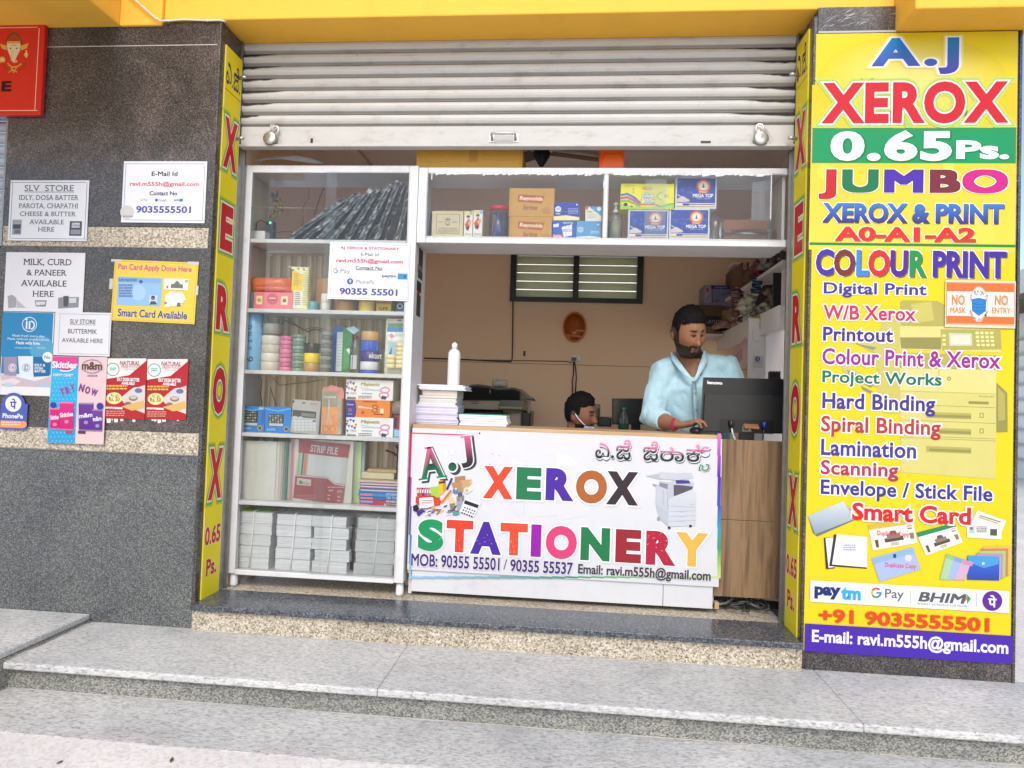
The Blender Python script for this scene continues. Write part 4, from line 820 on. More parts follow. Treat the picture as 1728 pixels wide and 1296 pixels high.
# ================================================================== display cabinet
YF = .26; YK = .50
cx0 = PY(399, 625, YF).x; cx1 = PY(693, 640, YF).x
def zc_(y, x=548): return PY(x, y, YF).z
zsh = [zc_(403.5), zc_(522.5), zc_(627.6), zc_(734.8), zc_(852)]; zbot = zc_(977); zctop = zc_(279); TH = .019
cab = thing('display_cabinet', 'white painted glass fronted display cabinet full of stationery', 'cabinet', ((cx0+cx1)/2, .38, ZS))
def part(par, name, *boxes, mat='white_paint', b=.002, col=(1, 1, 1)):
    q = MB()
    for a in boxes: q.box(*a, col=col, mat=mat, b=b)
    return q.build(name, par)
fwl, fwr = .036, .046
part(cab, 'front_frame', (cx0, cx0+fwl, YF, YF+.03, zbot, zctop), (cx1-fwr, cx1, YF, YF+.03, zbot, zctop), (cx0+fwl, cx1-fwr, YF, YF+.03, zctop-.036, zctop), (cx0+fwl, cx1-fwr, YF, YF+.03, zbot-.004, zbot+.02), b=.003)
part(cab, 'side_panel', (cx0+.002, cx0+.014, YF+.0305, YK, zbot, zctop-.002)); part(cab, 'side_panel', (cx1-.014, cx1-.002, YF+.0305, YK, zbot, zctop-.002))
part(cab, 'top_board', (cx0+.0145, cx1-.0145, YF+.0305, YK, zctop-.03, zctop-.003))
for z in zsh: part(cab, 'shelf', (cx0+.0145, cx1-.0145, YF+.031, YK, z-TH+.002, z), (cx0+fwl+.0005, cx1-fwr-.0005, YF+.008, YF+.0305, z-TH, z))
part(cab, 'bottom_board', (cx0+.0145, cx1-.0145, YF+.031, YK, zbot, zbot+.016))
for x in (cx0+.02, cx1-.022):
    for y in (YF+.03, YK-.03):
        q = MB(); q.lathe([(.02, 0), (.019, .01), (.017, zbot-.004-ZS)], x, y, ZS, 14, 'white_paint'); q.build('foot', cab)
# ribbed translucent sheet at the back of rows 2 to 5
q = MB(); vs = []; cs = []; nrib = 150; xa, xb = cx0+.015, cx1-.015
for i in range(nrib+1):
    t = i/nrib; ph = (i % 10)/10; x = xa+(xb-xa)*t; y = YK-.004+.010*math.sin(ph*2*PI)
    for z in (zsh[4]+.0, zsh[0]-.03): vs.append((x, y, z)); cs.append(c('#b79f7c') if ph > .2 else c('#ddcfb6'))
q.add(vs, [(2*i, 2*i+2, 2*i+3, 2*i+1) for i in range(nrib)], cs, 'plastic', True); q.build('ribbed_back', cab)
part(cab, 'lower_back', (xa, xb, YK-.006, YK, zbot+.017, zsh[4]-.02), mat='plastic', col=c('#8a8274'), b=0)
for a, b_, y in ((cx0+fwl*.8, (cx0+cx1)/2+.03, YF+.004), ((cx0+cx1)/2-.02, cx1-fwr*.8, YF-.0005)):
    part(cab, 'glass_pane', (a, b_, y, y+.002, zbot+.016, zctop-.03), mat='glass', b=0)
q = MB(); zl = PY(600, 352, YF).z; q.box(cx0+fwl, cx1-fwr, YF-.0035, YF-.001, zl-.001, zl+.001, (.8, .8, .8), 'clear_plastic'); q.build('glass_edge', cab)
# stickers on the cabinet's right side
class PlXs(PlXL): pass
s = Sign(PlXL(cx1-.0018), None); s.k = None
X_ = cx1-.0018
def sv(x, y): return PX(x, y, X_)
for x0, x1, y0, y1, cc in ((706, 714, 424, 450, '#3a3634'), (704.5, 712.5, 452, 458, '#8c8680'), (705, 713, 460, 468, '#4a4644'), (703, 711, 478, 490, '#2a2826'), (703.5, 708, 492, 497, '#b02a2a'), (702, 710, 500, 532, '#4a4644')):
    p0, p1 = sv(x0, y1), sv(x1, y0); q0 = s.o; s.o += LAY
    s.body.add([(X_+s.o, p0.y, p0.z), (X_+s.o, p1.y, p0.z), (X_+s.o, p1.y, p1.z), (X_+s.o, p0.y, p1.z)], [(0, 1, 2, 3)], c(cc), 'print')
s.body.build('carton_sticker', cab)

# ---- items on the shelves
# row 1: bundle of dark stick files leaning in plastic sleeves
z0 = zsh[0]; nf = 15; rg = random.Random(12)
for i in range(nf):
    t = i/(nf-1); bx, by = 497+t*168, 399; tx = 584+t*108+rg.uniform(-4, 4); ty = 343-t*26+rg.uniform(-5, 5)
    if i == nf-1: bx, tx, ty = 676, 697, 322
    Yf = .33+.006*(i % 3)+.05*(i % 2); a = PY(bx, by, Yf); b_ = PY(tx, ty, Yf); a.z = z0+.002; L = (b_-a).length
    t_ = thing('stick_file', '', 'stick file', (a.x, Yf, z0), 'dark stick files leaning on the top shelf'); d = (b_-a).normalized(); nn = Vector((-d.z, 0, d.x)); hw = .0095
    q = MB(); w0 = .055
    cc = c('#24262a') if i % 3 else c('#3a3d42')
    p = [a-nn*hw*.2, a+nn*hw, b_+nn*hw, b_-nn*hw]; p[0].z = max(p[0].z, z0+.001); p[1].z = max(p[1].z, z0+.001)
    q.add([tuple(v+Vector((0, -w0, 0))) for v in p]+[tuple(v+Vector((0, w0, 0))) for v in p], [(0, 1, 2, 3), (4, 7, 6, 5), (0, 4, 5, 1), (1, 5, 6, 2), (2, 6, 7, 3), (3, 7, 4, 0)], cc, 'plastic'); q.build('spine', t_)
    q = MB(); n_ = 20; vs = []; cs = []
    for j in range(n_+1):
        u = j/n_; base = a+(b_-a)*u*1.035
        for k in range(4): vs.append(tuple(base+nn*(hw*1.25*(1-2*k/3))+nn*rg.uniform(-.0025, .0025)+Vector((0, -w0-.004-rg.uniform(0, .004), 0)))); cs.append(mix(c('#0e1012'), c('#d2d6d8'), min(1, (.16 if k in (0, 3) else .0)+(rg.random()**9)*.9)))  # random pale flecks put plastic glints into the vertex colours
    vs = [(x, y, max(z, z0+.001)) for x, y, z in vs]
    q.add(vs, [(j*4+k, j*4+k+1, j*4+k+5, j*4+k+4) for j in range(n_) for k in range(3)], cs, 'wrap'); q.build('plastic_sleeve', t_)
    t_['label'] = ('nearly flat dark stick file at the low left end of the leaning bundle' if i == 0 else 'steepest dark stick file at the right end of the leaning bundle' if i == nf-1 else 'dark stick file in clear sleeve inside the leaning bundle on the top shelf')
def L3(*p): return [PY(x, y, Y) for x, y, Y in p]
q = MB(); a = PY(450, 384, .40); b_ = PY(479, 395, .40); q.box(a.x, b_.x, .38, .44, zsh[0]+.0005, zsh[0]+.035, (.02, .02, .02), b=.008)
ad = q.build('power_adapter', None, 'black power adapter with a small green light on the top shelf', 'adapter')
q = MB(); p = PY(456, 376, .385); q.box(p.x-.02, p.x+.014, .386, .43, zsh[0]+.0355, p.z+.012, (.03, .03, .03), b=.004); q.build('plug', ad); q = MB(); q.ball((p.x, .384, p.z), .005, (0, 1, .2), 8, 'led'); q.build('light', ad)
q = MB(); q.tube(L3((432, 388, .36), (433, 376, .36), (440, 371, .37), (449, 376, .38), (455, 390, .39), (470, 392, .37), (490, 389, .38))+[Vector(PY(497, 396, .39))], .0025, (.02, .02, .02), 6); q.build('cord', ad)
q = MB(); a = PY(420, 389, .33); b_ = PY(447, 396, .33); q.box(a.x, b_.x, .33, .40, zsh[0]+.0005, a.z, (.75, .74, .72), b=.003); q.build('power_block', None, 'white plug block at the left end of the top shelf', 'plug block')
t_ = thing('flower_garland', 'yellow flower garland hanging behind the cabinet top shelf', 'garland', tuple(PY(464, 370, .62))); q = MB(); rg = random.Random(8)
for i in range(46):
    a_ = rg.random(); x = 455+17*math.sin(a_*PI)+rg.uniform(-4, 4); y = 326+a_*46; p = PY(x, y, .58+rg.uniform(-.01, .01)); q.ball(p, rg.uniform(.008, .014), mix(c('#c9ac3a'), c('#7d7a3a'), rg.random()), 8, 'leaf', .4)
q.build('flower', t_); q = MB(); q.tube([PY(468, 322, .58), PY(466, 345, .585), PY(460, 372, .58)], .004, (.05, .04, .03), 6); q.build('string', t_)
q = MB(); q.tube(L3((520, 307, .62), (521, 330, .62), (511, 352, .62), (512, 375, .60), (505, 397, .56)), .0016, (.05, .04, .03), 6); q.tube(L3((550, 307, .62), (541, 330, .62), (534, 350, .62), (528, 372, .62), (520, 385, .62)), .003, (.04, .03, .03), 6); q.build('hanging_wires', None, 'two thin dark wires hanging behind the top shelf', 'wire')

# row 2
z1 = zsh[1]
def packbag(k, rect, Y, d, col, name, lab, base=None, puff=.5, mat='wrap', cat='packet'):
    x0, x1, za, zb = RC(k, *rect, Y); za = base if base is not None else za; q = MB(); n_ = 10; vs = []; fs = []
    rr = random.Random(int(x0*9999)); W_ = x1-x0; Hh = zb-za
    for side in (0, 1):
        for i in range(n_+1):
            for j in range(n_+1):
                u, v = i/n_, j/n_; e = (4*u*(1-u)*4*v*(1-v))**.5
                vs.append((x0+W_*u+rr.uniform(-.002, .002), Y+d/2+(-1 if side == 0 else 1)*(d/2)*(1-puff+puff*e)*(e**.35 if 0 < e else 0)+rr.uniform(-.0012, .0012), za+Hh*v+(rr.uniform(-.002, .002) if v > 0 else 0)))
    o = (n_+1)**2
    for i in range(n_):
        for j in range(n_):
            a = i*(n_+1)+j; fs.append((a, a+n_+1, a+n_+2, a+1)); fs.append((o+a, o+a+1, o+a+n_+2, o+a+n_+1))
    cs = [mix(shade(col, .8), col, rr.random()) for _ in vs]
    q.add(vs, fs, cs, mat, True); return q
s = prod('pencil_pouch', 'pink box pouch with a round badge under two orange packs', 'pouch', '4', (197, 1098, 478, 1210), .31, .08, z1, c('#e8828a'), 'plastic', b=.006)
s.rect((220, 1125, 262, 1185), c('#efe3b0')); s.rect((395, 1128, 440, 1188), c('#efe3b0')); s.disc(240, 1155, 14, c('#c9a83a')); s.disc(418, 1158, 14, c('#6a7a5a')); s.disc(333, 1148, 38, c('#d9606e')); s.ring(333, 1148, 36, 4, c('#c04a5a')); s.rect((310, 1138, 356, 1146), c('#f4c4c4')); s.rect((310, 1152, 356, 1158), c('#b03a4a')); fin(s)
zpp = s.bb[3]
zz = RC('4', 150, 1050, 455, 1098, .31)[3]
packbag('4', (155, 1045, 455, 1100), .31, .09, c('#ee7a5e'), 0, 0, zpp+.0005, .6).build('foam_pack', None, 'lower orange flat pack directly on the pink pouch', 'packet', 'orange flat packs')
packbag('4', (148, 985, 440, 1050), .31, .09, c('#ef7a52'), 0, 0, zpp+.015, .6).build('foam_pack', None, 'upper orange flat pack topmost on the pink pouch', 'packet', 'orange flat packs')
s = prod('small_carton', 'thin teal carton squeezed left of the pink pouch', 'carton', '4', (162, 1100, 198, 1205), .33, .04, z1, c('#6fb4b8')); fin(s)
# yellow roll packet
s = Sign(PlY(.315), '4', (470, 925, 585, 1210), .05, c('#f0e6a8'), 'wrap', z1, b=.01); s.rect((470, 950, 545, 1085), c('#f2cc2a')); s.poly([(440, 918), (595, 925), (540, 975)], c('#efe9c0'))
for i in range(16): s.rect((548, 945+i*16, 582, 952+i*16), c('#c9c48a'))
s.scribble((484, 965, 520, 1060), 6, c('#c9962a'), .4, 4); s.poly([(492, 1090), (548, 1090), (540, 1212), (476, 1212)], c('#f0ecdc')); s.scribble((492, 1100, 530, 1195), 7, c('#5a564a'), .4, 12)
for x, y in ((460, 930), (480, 945), (515, 935), (555, 940)): s.poly([(x-8, y-5), (x+8, y-8), (x+5, y+7)], c('#5a5a4a'))
s.done('glue_packet', 'upright yellow and cream packet beside the orange packs', 'packet')
def roll(name, lab, k, cx_, hw, ytop, Y, base, segs, mat='plastic', cat='tape roll', group=None, n=28, lip=.0015):
    """stack of rolls: segs = [(height fraction, colour)] from the bottom"""
    xm = PY(*px(k, cx_, ytop), Y); x0 = PY(*px(k, cx_-hw, ytop), Y).x; r = abs(xm.x-x0); h = xm.z-base; t_ = thing(name, lab, cat, (xm.x, Y, base), group); z = base+.0003
    for fr, col in segs:
        q = MB(); hh = h*fr-.0012; q.lathe([(r*.5, 0, shade(col, .5)), (r-lip, 0, shade(col, .8)), (r, lip, col), (r, hh-lip, col), (r-lip, hh, shade(col, .9)), (r*.55, hh, shade(col, .7))], xm.x, Y, z, n, mat); q.build('roll' if len(segs) > 1 else 'body', t_); z += h*fr
    return t_, xm.x, r, base+h
roll('sticky_tape', 'teal tape roll lying beside the yellow and cream packet', '4', 620, 38, 1168, .36, z1, [(1, c('#6aa9b4'))])
roll('tape_stack', 'white tape stack standing under the taped payment sheet', '4', 712, 33, 1112, .34, z1, [(.5, c('#e4ddd2')), (.5, c('#e9e4dc'))])
roll('tape_stack', 'brown tape stack under the taped payment sheet', '4', 852, 64, 1120, .34, z1, [(1, c('#b48a5a'))]); 
roll('tape_stack', 'pale yellow tape stack to the right of the brown one', '4', 1002, 55, 1130, .34, z1, [(1, c('#efd05a'))])
s = prod('tape_carton', 'yellow carton with red lettering on the second shelf', 'carton', '4', (1066, 1150, 1170, 1232), .33, .06, z1, c('#e8c832')); s.text('GFS', (1080, 1205, 1148, 1228), c('#8a2a1a'), .04); s.rect((1070, 1165, 1165, 1180), c('#c9862a')); fin(s)
s = prod('glue_box', 'blue box with a white round mark at the right end of the second shelf', 'carton', '4', (1208, 1150, 1300, 1232), .33, .06, z1, c('#2f6fae')); s.disc(1232, 1198, 20, WH); s.disc(1232, 1198, 13, c('#2f5f9e')); fin(s)
s = prod('folded_paper', 'crumpled tan paper sack behind the taped payment sheet', 'sack', '4', (640, 1000, 735, 1205), .42, .03, z1, c('#b98a5a')); fin(s)
# A4 sheet on the glass
s = Sign(PlY(YF-.006), '4', (730, 750, 1297, 1155), .0012, c('#e9e9ee'), 'laminate', parts=True, rot=-.6); s.frame((748, 762, 1290, 1146), 2.5, c('#9a9aa2'))
s.text('AJ XEROX & STATIONARY', (812, 780, 1228, 806), c('#c93a5a'), .03); s.text('E-Mail Id', (957, 822, 1082, 846), c('#6a6a72'), .015); s.text('ravi.m555h@gmail.com', (783, 864, 1254, 902), c('#c93a52'), .03); s.text('Contact No', (920, 915, 1110, 942), c('#44444c'), .025); s.rect((920, 943, 1110, 946), c('#44444c'))
s.ring(780, 948, 15, 6, c('#d94a3a'), a0=-150, a1=-40); s.ring(780, 948, 15, 6, c('#3f9a4a'), a0=40, a1=150); s.ring(780, 948, 15, 6, c('#e8b02a'), a0=150, a1=210); s.ring(780, 948, 15, 6, c('#3f7fe0'), a0=0, a1=40); s.rect((780, 945, 797, 951), c('#3f7fe0'))
s.text('Pay', (813, 934, 882, 976), c('#77777f'), .0); s.disc(881, 1023, 22, c('#2f4a9a')); s.text('पे', (872, 1009, 891, 1036), WH, .02); s.text('PhonePe', (924, 1012, 1052, 1042), c('#7a7a84'), .0)
s.text('paytm', (1107, 977, 1208, 1002), c('#2a3a72'), .03); s.rect((1216, 968, 1284, 1010), c('#2a86c8')); s.disc(1266, 990, 9, c('#1f4f8a')); s.text('90355 55501', (806, 1073, 1216, 1122), c('#4a449a'), .035)
s.done('payment_sheet', 'white framed sheet with contact and payment details taped to the cabinet glass', 'notice')

# row 3
z2 = zsh[2]
t_, xm, r, zt_ = roll('paper_tube', 'tall pale blue tube with vertical lettering at the left end of the third shelf', '5', 255, 78, 148, .36, z2, [(1, c('#8cc0e4'))])
s = Sign(PlY(.36-r-.0008), '5'); 
for i, ch in enumerate('KING'): s.text(ch, (190, 415-i*58+0, 222, 452-i*58), c('#3a4450'), .0, rot=90, serif=True)
s.text('6', (182, 500, 226, 555), c('#4a5a6a'), .0, rot=90); 
s.disc(305, 248, 24, c('#d9683a')); s.disc(305, 248, 14, c('#efc9a0')); s.disc(292, 535, 20, c('#c97a3a')); s.rect((280, 520, 305, 548), c('#5a7a4a'))
for i in range(3): s.line([(268, 380+i*40), (325, 345+i*40)], 4, c('#d9eaf4'))
# wrap the printing onto the tube
for i, v in enumerate(s.body.v):
    dx = max(-.97*r, min(.97*r, v[0]-xm)); s.body.v[i] = (v[0], .36-math.sqrt(r*r-dx*dx)-.0006-(.36-r-.0008-v[1]), v[2])
s.body.build('printed_label', t_)
t_, xm, r, zt_ = roll('tape_stack', 'tall stack of wide white tape rolls beside the pale blue tube', '5', 402, 80, 235, .37, z2, [(.2, c('#cfc8b8')), (.18, c('#d9d4c6')), (.18, c('#c9c4b4')), (.22, c('#d6d3c8')), (.22, c('#e6e4de'))])
q = MB(); q.lathe([(r*1.02, -.04), (r*1.03, .05), (r*.98, .1), (r*.7, .115)], xm, .37, zt_-.02, 24, 'clear_plastic'); q.build('plastic_bag', t_)
roll('tape_stack', 'stack of pink tape rolls on the third shelf', '5', 522, 50, 335, .34, z2, [(.125, mix(c('#e884a8'), c('#d96a96'), i % 2)) for i in range(8)], 'wrap')
roll('glitter_tape_stack', 'grey green glitter tape stack beside the pink one', '5', 626, 52, 325, .34, z2, [(.1, mix(c('#8aa396'), c('#6f8a80'), i % 2)) for i in range(10)], 'wrap')
roll('tape_stack', 'black yellow and tan tape rolls stacked together', '5', 738, 66, 398, .35, z2, [(.32, c('#b9925e')), (.34, c('#f0d21e')), (.34, c('#26262a'))])
roll('glitter_tape_stack', 'dark silver glitter tape stack before the blue clipboard', '5', 858, 46, 300, .33, z2, [(.1, mix(c('#55585c'), c('#84888c'), i % 2)) for i in range(10)], 'wrap')
s = prod('clipboard', 'upright blue clipboard with white label beside the green packet', 'clipboard', '5', (900, 250, 1000, 632), .39, .02, z2, c('#1f55b4'), 'plastic'); s.rect((935, 300, 998, 630), c('#cfd9de')); s.rect((935, 360, 998, 630), c('#dfe4e6')); s.scribble((942, 380, 992, 600), 9, c('#a9b4ba'), .25, 5); fin(s)
s = prod('mask_packet', 'green packet with a folded blue mask on top', 'packet', '5', (985, 265, 1062, 632), .36, .03, z2, c('#1f7a3e'), 'wrap'); s.disc(1040, 460, 22, c('#e9efe6')); s.disc(1040, 500, 18, c('#d9e4d9')); s.poly([(1015, 270), (1085, 250), (1130, 285), (1080, 320)], c('#b4d0e6')); s.poly([(1000, 420), (1050, 500), (1040, 600), (990, 620)], c('#2f9a52')); fin(s)
q = MB(); p = PY(*px('5', 1100, 350), .35); w_ = abs(PY(*px('5', 1048, 500), .35).x-p.x); h_ = p.z-z2
q.lathe([(w_*.8, 0), (w_, .006), (w_, h_*.28), (w_*.94, h_*.32), (w_, h_*.36), (w_, h_*.68), (w_*.8, h_*.8), (w_*.38, h_*.92), (w_*.36, h_*.99)], p.x, .35, z2+.0005, 20, 'pet'); bt = q.build('plastic_bottle', None, 'clear plastic bottle with a dark red cap on the third shelf', 'bottle')
q = MB(); q.lathe([(w_*.42, 0, c('#8a2432')), (w_*.42, h_*.07, c('#8a2432'))], p.x, .35, z2+h_*.985, 16); q.build('cap', bt); q = MB(); q.box(p.x-.012, p.x+.018, .35-w_-.0015, .35-w_, z2+h_*.12, z2+h_*.5, c('#d0d4d4'), 'print'); q.box(p.x-.006, p.x-.002, .35-w_-.002, .35-w_-.0016, z2+h_*.14, z2+h_*.48, c('#44484c'), 'print'); q.build('label', bt)
t_, xm, r, zt_ = roll('tape_stack', 'tall stack of tan, blue, purple and white tape rolls', '5', 1225, 76, 300, .36, z2, [(.09, c('#2b55b8')), (.2, c('#dcdce0')), (.24, c('#3c2d86')), (.25, c('#2f5fc8')), (.22, c('#c9a066'))])
s = Sign(PlY(.36-r-.0015), '5'); s.text('ekart', (1208, 472, 1302, 522), WH, .03); s.rect((1205, 376, 1246, 455), c('#2848a8')); s.rect((1262, 380, 1272, 452), c('#5a84dc'))
for i, v in enumerate(s.body.v):
    dx = max(-.95*r, min(.95*r, v[0]-xm)); s.body.v[i] = (v[0], .36-math.sqrt(r*r-dx*dx)-.001-(.36-r-.0015-v[1]), v[2])
s.body.build('printed_label', t_)
s = Sign(PlY(.33), '5', (1345, 185, 1552, 628), .012, c('#d8d6c4'), 'wrap', z2, b=.004); s.rect((1370, 228, 1550, 262), c('#7a9a6a')); s.rect((1362, 262, 1550, 300), c('#3f86b4')); s.rect((1368, 305, 1550, 372), c('#efeeea')); s.poly([(1375, 330), (1400, 310), (1430, 335), (1400, 360)], c('#c9a0a8')); s.scribble((1430, 315, 1545, 345), 2, c('#8a8480'), .4, 3); s.rect((1370, 385, 1440, 490), c('#a9c4d2')); s.poly([(1375, 490), (1405, 420), (1400, 490)], c('#2f6a9a')); s.disc(1468, 203, 22, c('#55524c'), 6); fin_ = s.done('masking_tape_pack', 'hanging clear pack of cream masking tapes at the right end of the third shelf', 'packet')
for x0, x1, y0, n_ in ((1362, 1438, 492, 3), (1446, 1532, 395, 6)):
    xa, xb, za, zb = RC('5', x0, y0, x1, 608, .322)
    for i in range(n_):
        q = MB(); r_ = (xb-xa)/2; hh = (zb-za)/n_; q.lathe([(r_*.5, 0), (r_, 0), (r_, hh-.0012), (r_*.5, hh-.0012)], (xa+xb)/2, .3, za+i*hh+.0, 20, 'paper', sy=.7, col=c('#ecdfa8')); q.build('tape_roll', fin_)
q = packbag('5', (1290, 430, 1375, 640), .34, .05, c('#c9c4b8'), 0, 0, z2, .7, 'clear_plastic'); q.build('crumpled_bag', None, 'crumpled clear bag between the tape stack and the hanging tape pack', 'bag')
q = MB(); q.tube(L3((480, 540, .47), (505, 552, .46), (520, 560, .465), (530, 555, .46), (548, 560, .465), (562, 565, .47)), .003, (.03, .025, .02), 6); q.tube(L3((488, 540, .475), (512, 557, .47), (530, 552, .465), (545, 555, .47)), .002, (.03, .025, .02), 6); q.build('wire_tangle', None, 'black wire tangle behind the third shelf goods', 'wire')

# row 4
z3 = zsh[3]
for rect, lab, n_ in (((128, 925, 330, 1142), 'blue calculator box at the far left of the fourth shelf', 0), ((334, 930, 552, 1152), 'blue calculator box next to the grey calculator blister', 1)):
    s = prod('calculator_box', lab, 'box', '5', rect, .32, .07, z3, c('#2f86d2')); x0, y0, x1, y1 = rect; W_ = x1-x0
    s.poly([(x0, y0+6), (x0+W_*.5, y0+30), (x1, y0+8), (x1, y0+20), (x0+W_*.5, y0+42), (x0, y0+18)], c('#6fb4ea')); kx0, ky0 = x0+W_*.14, y0+(38 if n_ == 0 else 62); kx1, ky1 = x0+W_*.72, y0+165
    s.rect((kx0, ky0, kx1, ky1), c('#3a3d42')); s.rect((kx0+4, ky1-26, kx1-4, ky1-4), c('#c4ccce'))
    for i in range(5):
        for j in range(4): s.rect((kx0+8+i*(kx1-kx0-14)/5, ky0+8+j*(ky1-ky0-36)/4, kx0+8+i*(kx1-kx0-14)/5+14, ky0+8+j*(ky1-ky0-36)/4+11), c('#8a8470') if (i+j) % 3 else c('#c9c4b0'))
    s.disc(x1-38, y1-34, 22, c('#c9a03a')); s.disc(x1-38, y1-34, 14, c('#4a4a30')); s.scribble((x0+16, y1-38, x0+90, y1-20), 2, c('#bfe0f4'), .5, 4)
    if n_ == 0: s.rect((305, 960, 326, 1080), c('#4a5fc0')); s.rect((284, 935, 320, 952), c('#b9d0d8'))
    fin(s, 'pair of blue calculator boxes')
s = Sign(PlY(.315), '5', (556, 872, 795, 1150), .03, c('#c4c2bc'), 'laminate', z3, b=.004, rot=-3); s.rect((566, 955, 775, 1128), c('#c9cbcb')); s.rect((566, 962, 765, 1020), c('#55584e')); s.rect((640, 985, 755, 1012), c('#8a9080')); s.rect((575, 1008, 605, 1024), c('#e2e2de')); s.rect((620, 1012, 650, 1026), c('#e2e2de')); s.disc(572, 885, 12, c('#5a6a8a')); s.disc(662, 897, 16, c('#3a3a3a'), 5); s.scribble((712, 900, 768, 914), 1, c('#c98a8a'), .8, 2)
for i in range(6):
    for j in range(4): s.rect((578+i*32, 1042+j*24, 602+i*32, 1058+j*24), c('#e4e4e0') if (i, j) != (5, 0) else c('#4a8aa4'))
s.done('calculator_blister', 'grey desk calculator in a blister pack on the fourth shelf', 'calculator')
s = Sign(PlY(.31), '5', (808, 765, 985, 1160), .06, c('#b9aa98'), 'wrap', z3, b=.008); s.poly([(815, 790), (890, 745), (975, 770), (1000, 800), (1000, 860), (812, 860)], c('#d98a86')); s.rect((812, 800, 945, 930), c('#a39a8a')); s.rect((808, 930, 948, 1158), c('#e6a066')); s.text('MUNIX', (830, 838, 935, 858), WH, .02)
s.line([(872, 870), (868, 1010), (850, 1090)], 5, c('#c9c4b8')); s.line([(876, 870), (872, 1010), (895, 1090)], 5, c('#d9d4c8')); s.ring(845, 1115, 22, 7, c('#d97a3a'), 30); s.ring(905, 1115, 22, 7, c('#d97a3a'), 30)
rg = random.Random(6)
for i in range(16): x = rg.uniform(950, 985); y = rg.uniform(870, 1140); s.line([(x, y), (x+rg.uniform(-14, 14), y+rg.uniform(10, 30))], 5, mix(c('#8a7a70'), c('#d9d0c8'), rg.random()))
s.done('scissors_pack', 'orange carded scissors in clear wrap on the fourth shelf', 'scissors')
def scissor_art(s, x0, y0, x1, y1, k=1):
    pass
def white_box(y0, y1, base, lab):
    s = prod('scissors_box', lab, 'box', '5', (1016, y0, 1412, y1), .30, .11, base, c('#ece9e6')); 
    for i, (x, y, q) in enumerate(((1030, .1, '#c9406a'), (1055, .05, '#3a6ab8'), (1080, .1, '#2a3a6a'), (1100, .3, '#d9824a'), (1040, .35, '#3a9ab0'), (1066, .38, '#c94a4a'), (1090, .45, '#3a4a9a'), (1028, .6, '#2a86b8'), (1022, .25, '#7a3a8a'))): s.poly([(x-14, y0+4+(y1-y0)*y), (x+12, y0+2+(y1-y0)*y), (x+2, y0+28+(y1-y0)*y)], c(q))
    s.text('Majestic', (1140, y0+22, 1300, y0+58), c('#8aa03a'), .02, [(.015, c('#d98a4a'))], slant=.2); s.line([(1140, y0+62), (1260, y0+84), (1310, y0+96)], 7, c('#c3c9cf')); s.line([(1150, y0+82), (1260, y0+88), (1310, y0+80)], 6, c('#b0b6be'))
    s.ring(1345, y0+84, 36, 12, c('#d98aa8'), 22); s.ring(1335, y0+128, 38, 12, c('#d98aa8'), 22); s.rect((1148, y0+108, 1240, y0+118), c('#8ab4c9')); s.scribble((1120, y0+132, 1235, y0+160), 2, c('#55555c'), .55, 3); s.rect((1026, y0+142, 1098, y0+160), c('#3a3a44')); s.text('12 PCS', (1034, y0+145, 1090, y0+158), WH, .0); s.text('198SC', (1052, y0+104, 1106, y0+118), c('#55555c'), .0); s.poly([(1320, y0+130), (1360, y0+140), (1350, y0+165), (1310, y0+160)], c('#2a3a6a')); fin(s, 'white scissors boxes'); return s
s = white_box(1020, 1186, z3, 'white scissors box at the bottom of the box stack on the fourth shelf'); zz = s.bb[3]
s = prod('scissors_box', 'orange and blue scissors box in the middle of the box stack', 'box', '5', (1018, 873, 1386, 1018), .30, .11, zz+.0004, c('#e8862a')); s.rect((1018, 873, 1092, 1018), c('#2f3590')); s.disc(1085, 945, 18, c('#2f3590'), 70); s.text('Kangaro', (1026, 902, 1080, 920), WH, .02); s.rect((1034, 945, 1068, 952), c('#d9643a')); s.rect((1034, 960, 1068, 967), c('#d9643a')); s.rect((1030, 985, 1070, 995), c('#8a8ac8')); s.line([(1120, 925), (1230, 945), (1262, 940)], 8, c('#efe6da')); s.line([(1118, 936), (1225, 942), (1262, 955)], 7, c('#ddd2c2')); s.ring(1262, 930, 22, 8, c('#a8481a'), 15); s.ring(1258, 962, 24, 8, c('#a8481a'), 15); s.rect((1160, 882, 1280, 892), c('#b03a1e')); s.rect((1305, 945, 1332, 985), c('#f2e6d2')); s.disc(1158, 978, 14, c('#c9501e')); s.rect((1250, 988, 1330, 998), c('#8a3a16')); fin(s); zz = s.bb[3]
white_box(705, 868, zz+.0004, 'white scissors box on top of the box stack on the fourth shelf')
s = prod('eraser_carton', 'small pale blue carton at the right end of the fourth shelf', 'carton', '5', (1416, 1118, 1520, 1192), .31, .06, z3, c('#6fb0da')); s.scribble((1424, 1130, 1510, 1180), 3, c('#e4eef4'), .5, 2); fin(s); zz = s.bb[3]
s = prod('staple_carton', 'small dark red carton above the pale blue carton', 'carton', '5', (1420, 1004, 1518, 1112), .31, .06, zz+.0004, c('#b02a3a')); s.rect((1420, 1010, 1448, 1108), c('#4a2a30')); s.rect((1470, 1015, 1512, 1030), c('#e4c9c4')); s.rect((1476, 1050, 1508, 1090), c('#d94a5a')); fin(s); zz = s.bb[3]
q = packbag('5', (1380, 880, 1525, 1010), .31, .06, c('#9a8f84'), 0, 0, zz+.0004, .6); q.build('sweets_bag', None, 'crumpled clear bag of small goods on the dark red carton', 'bag')
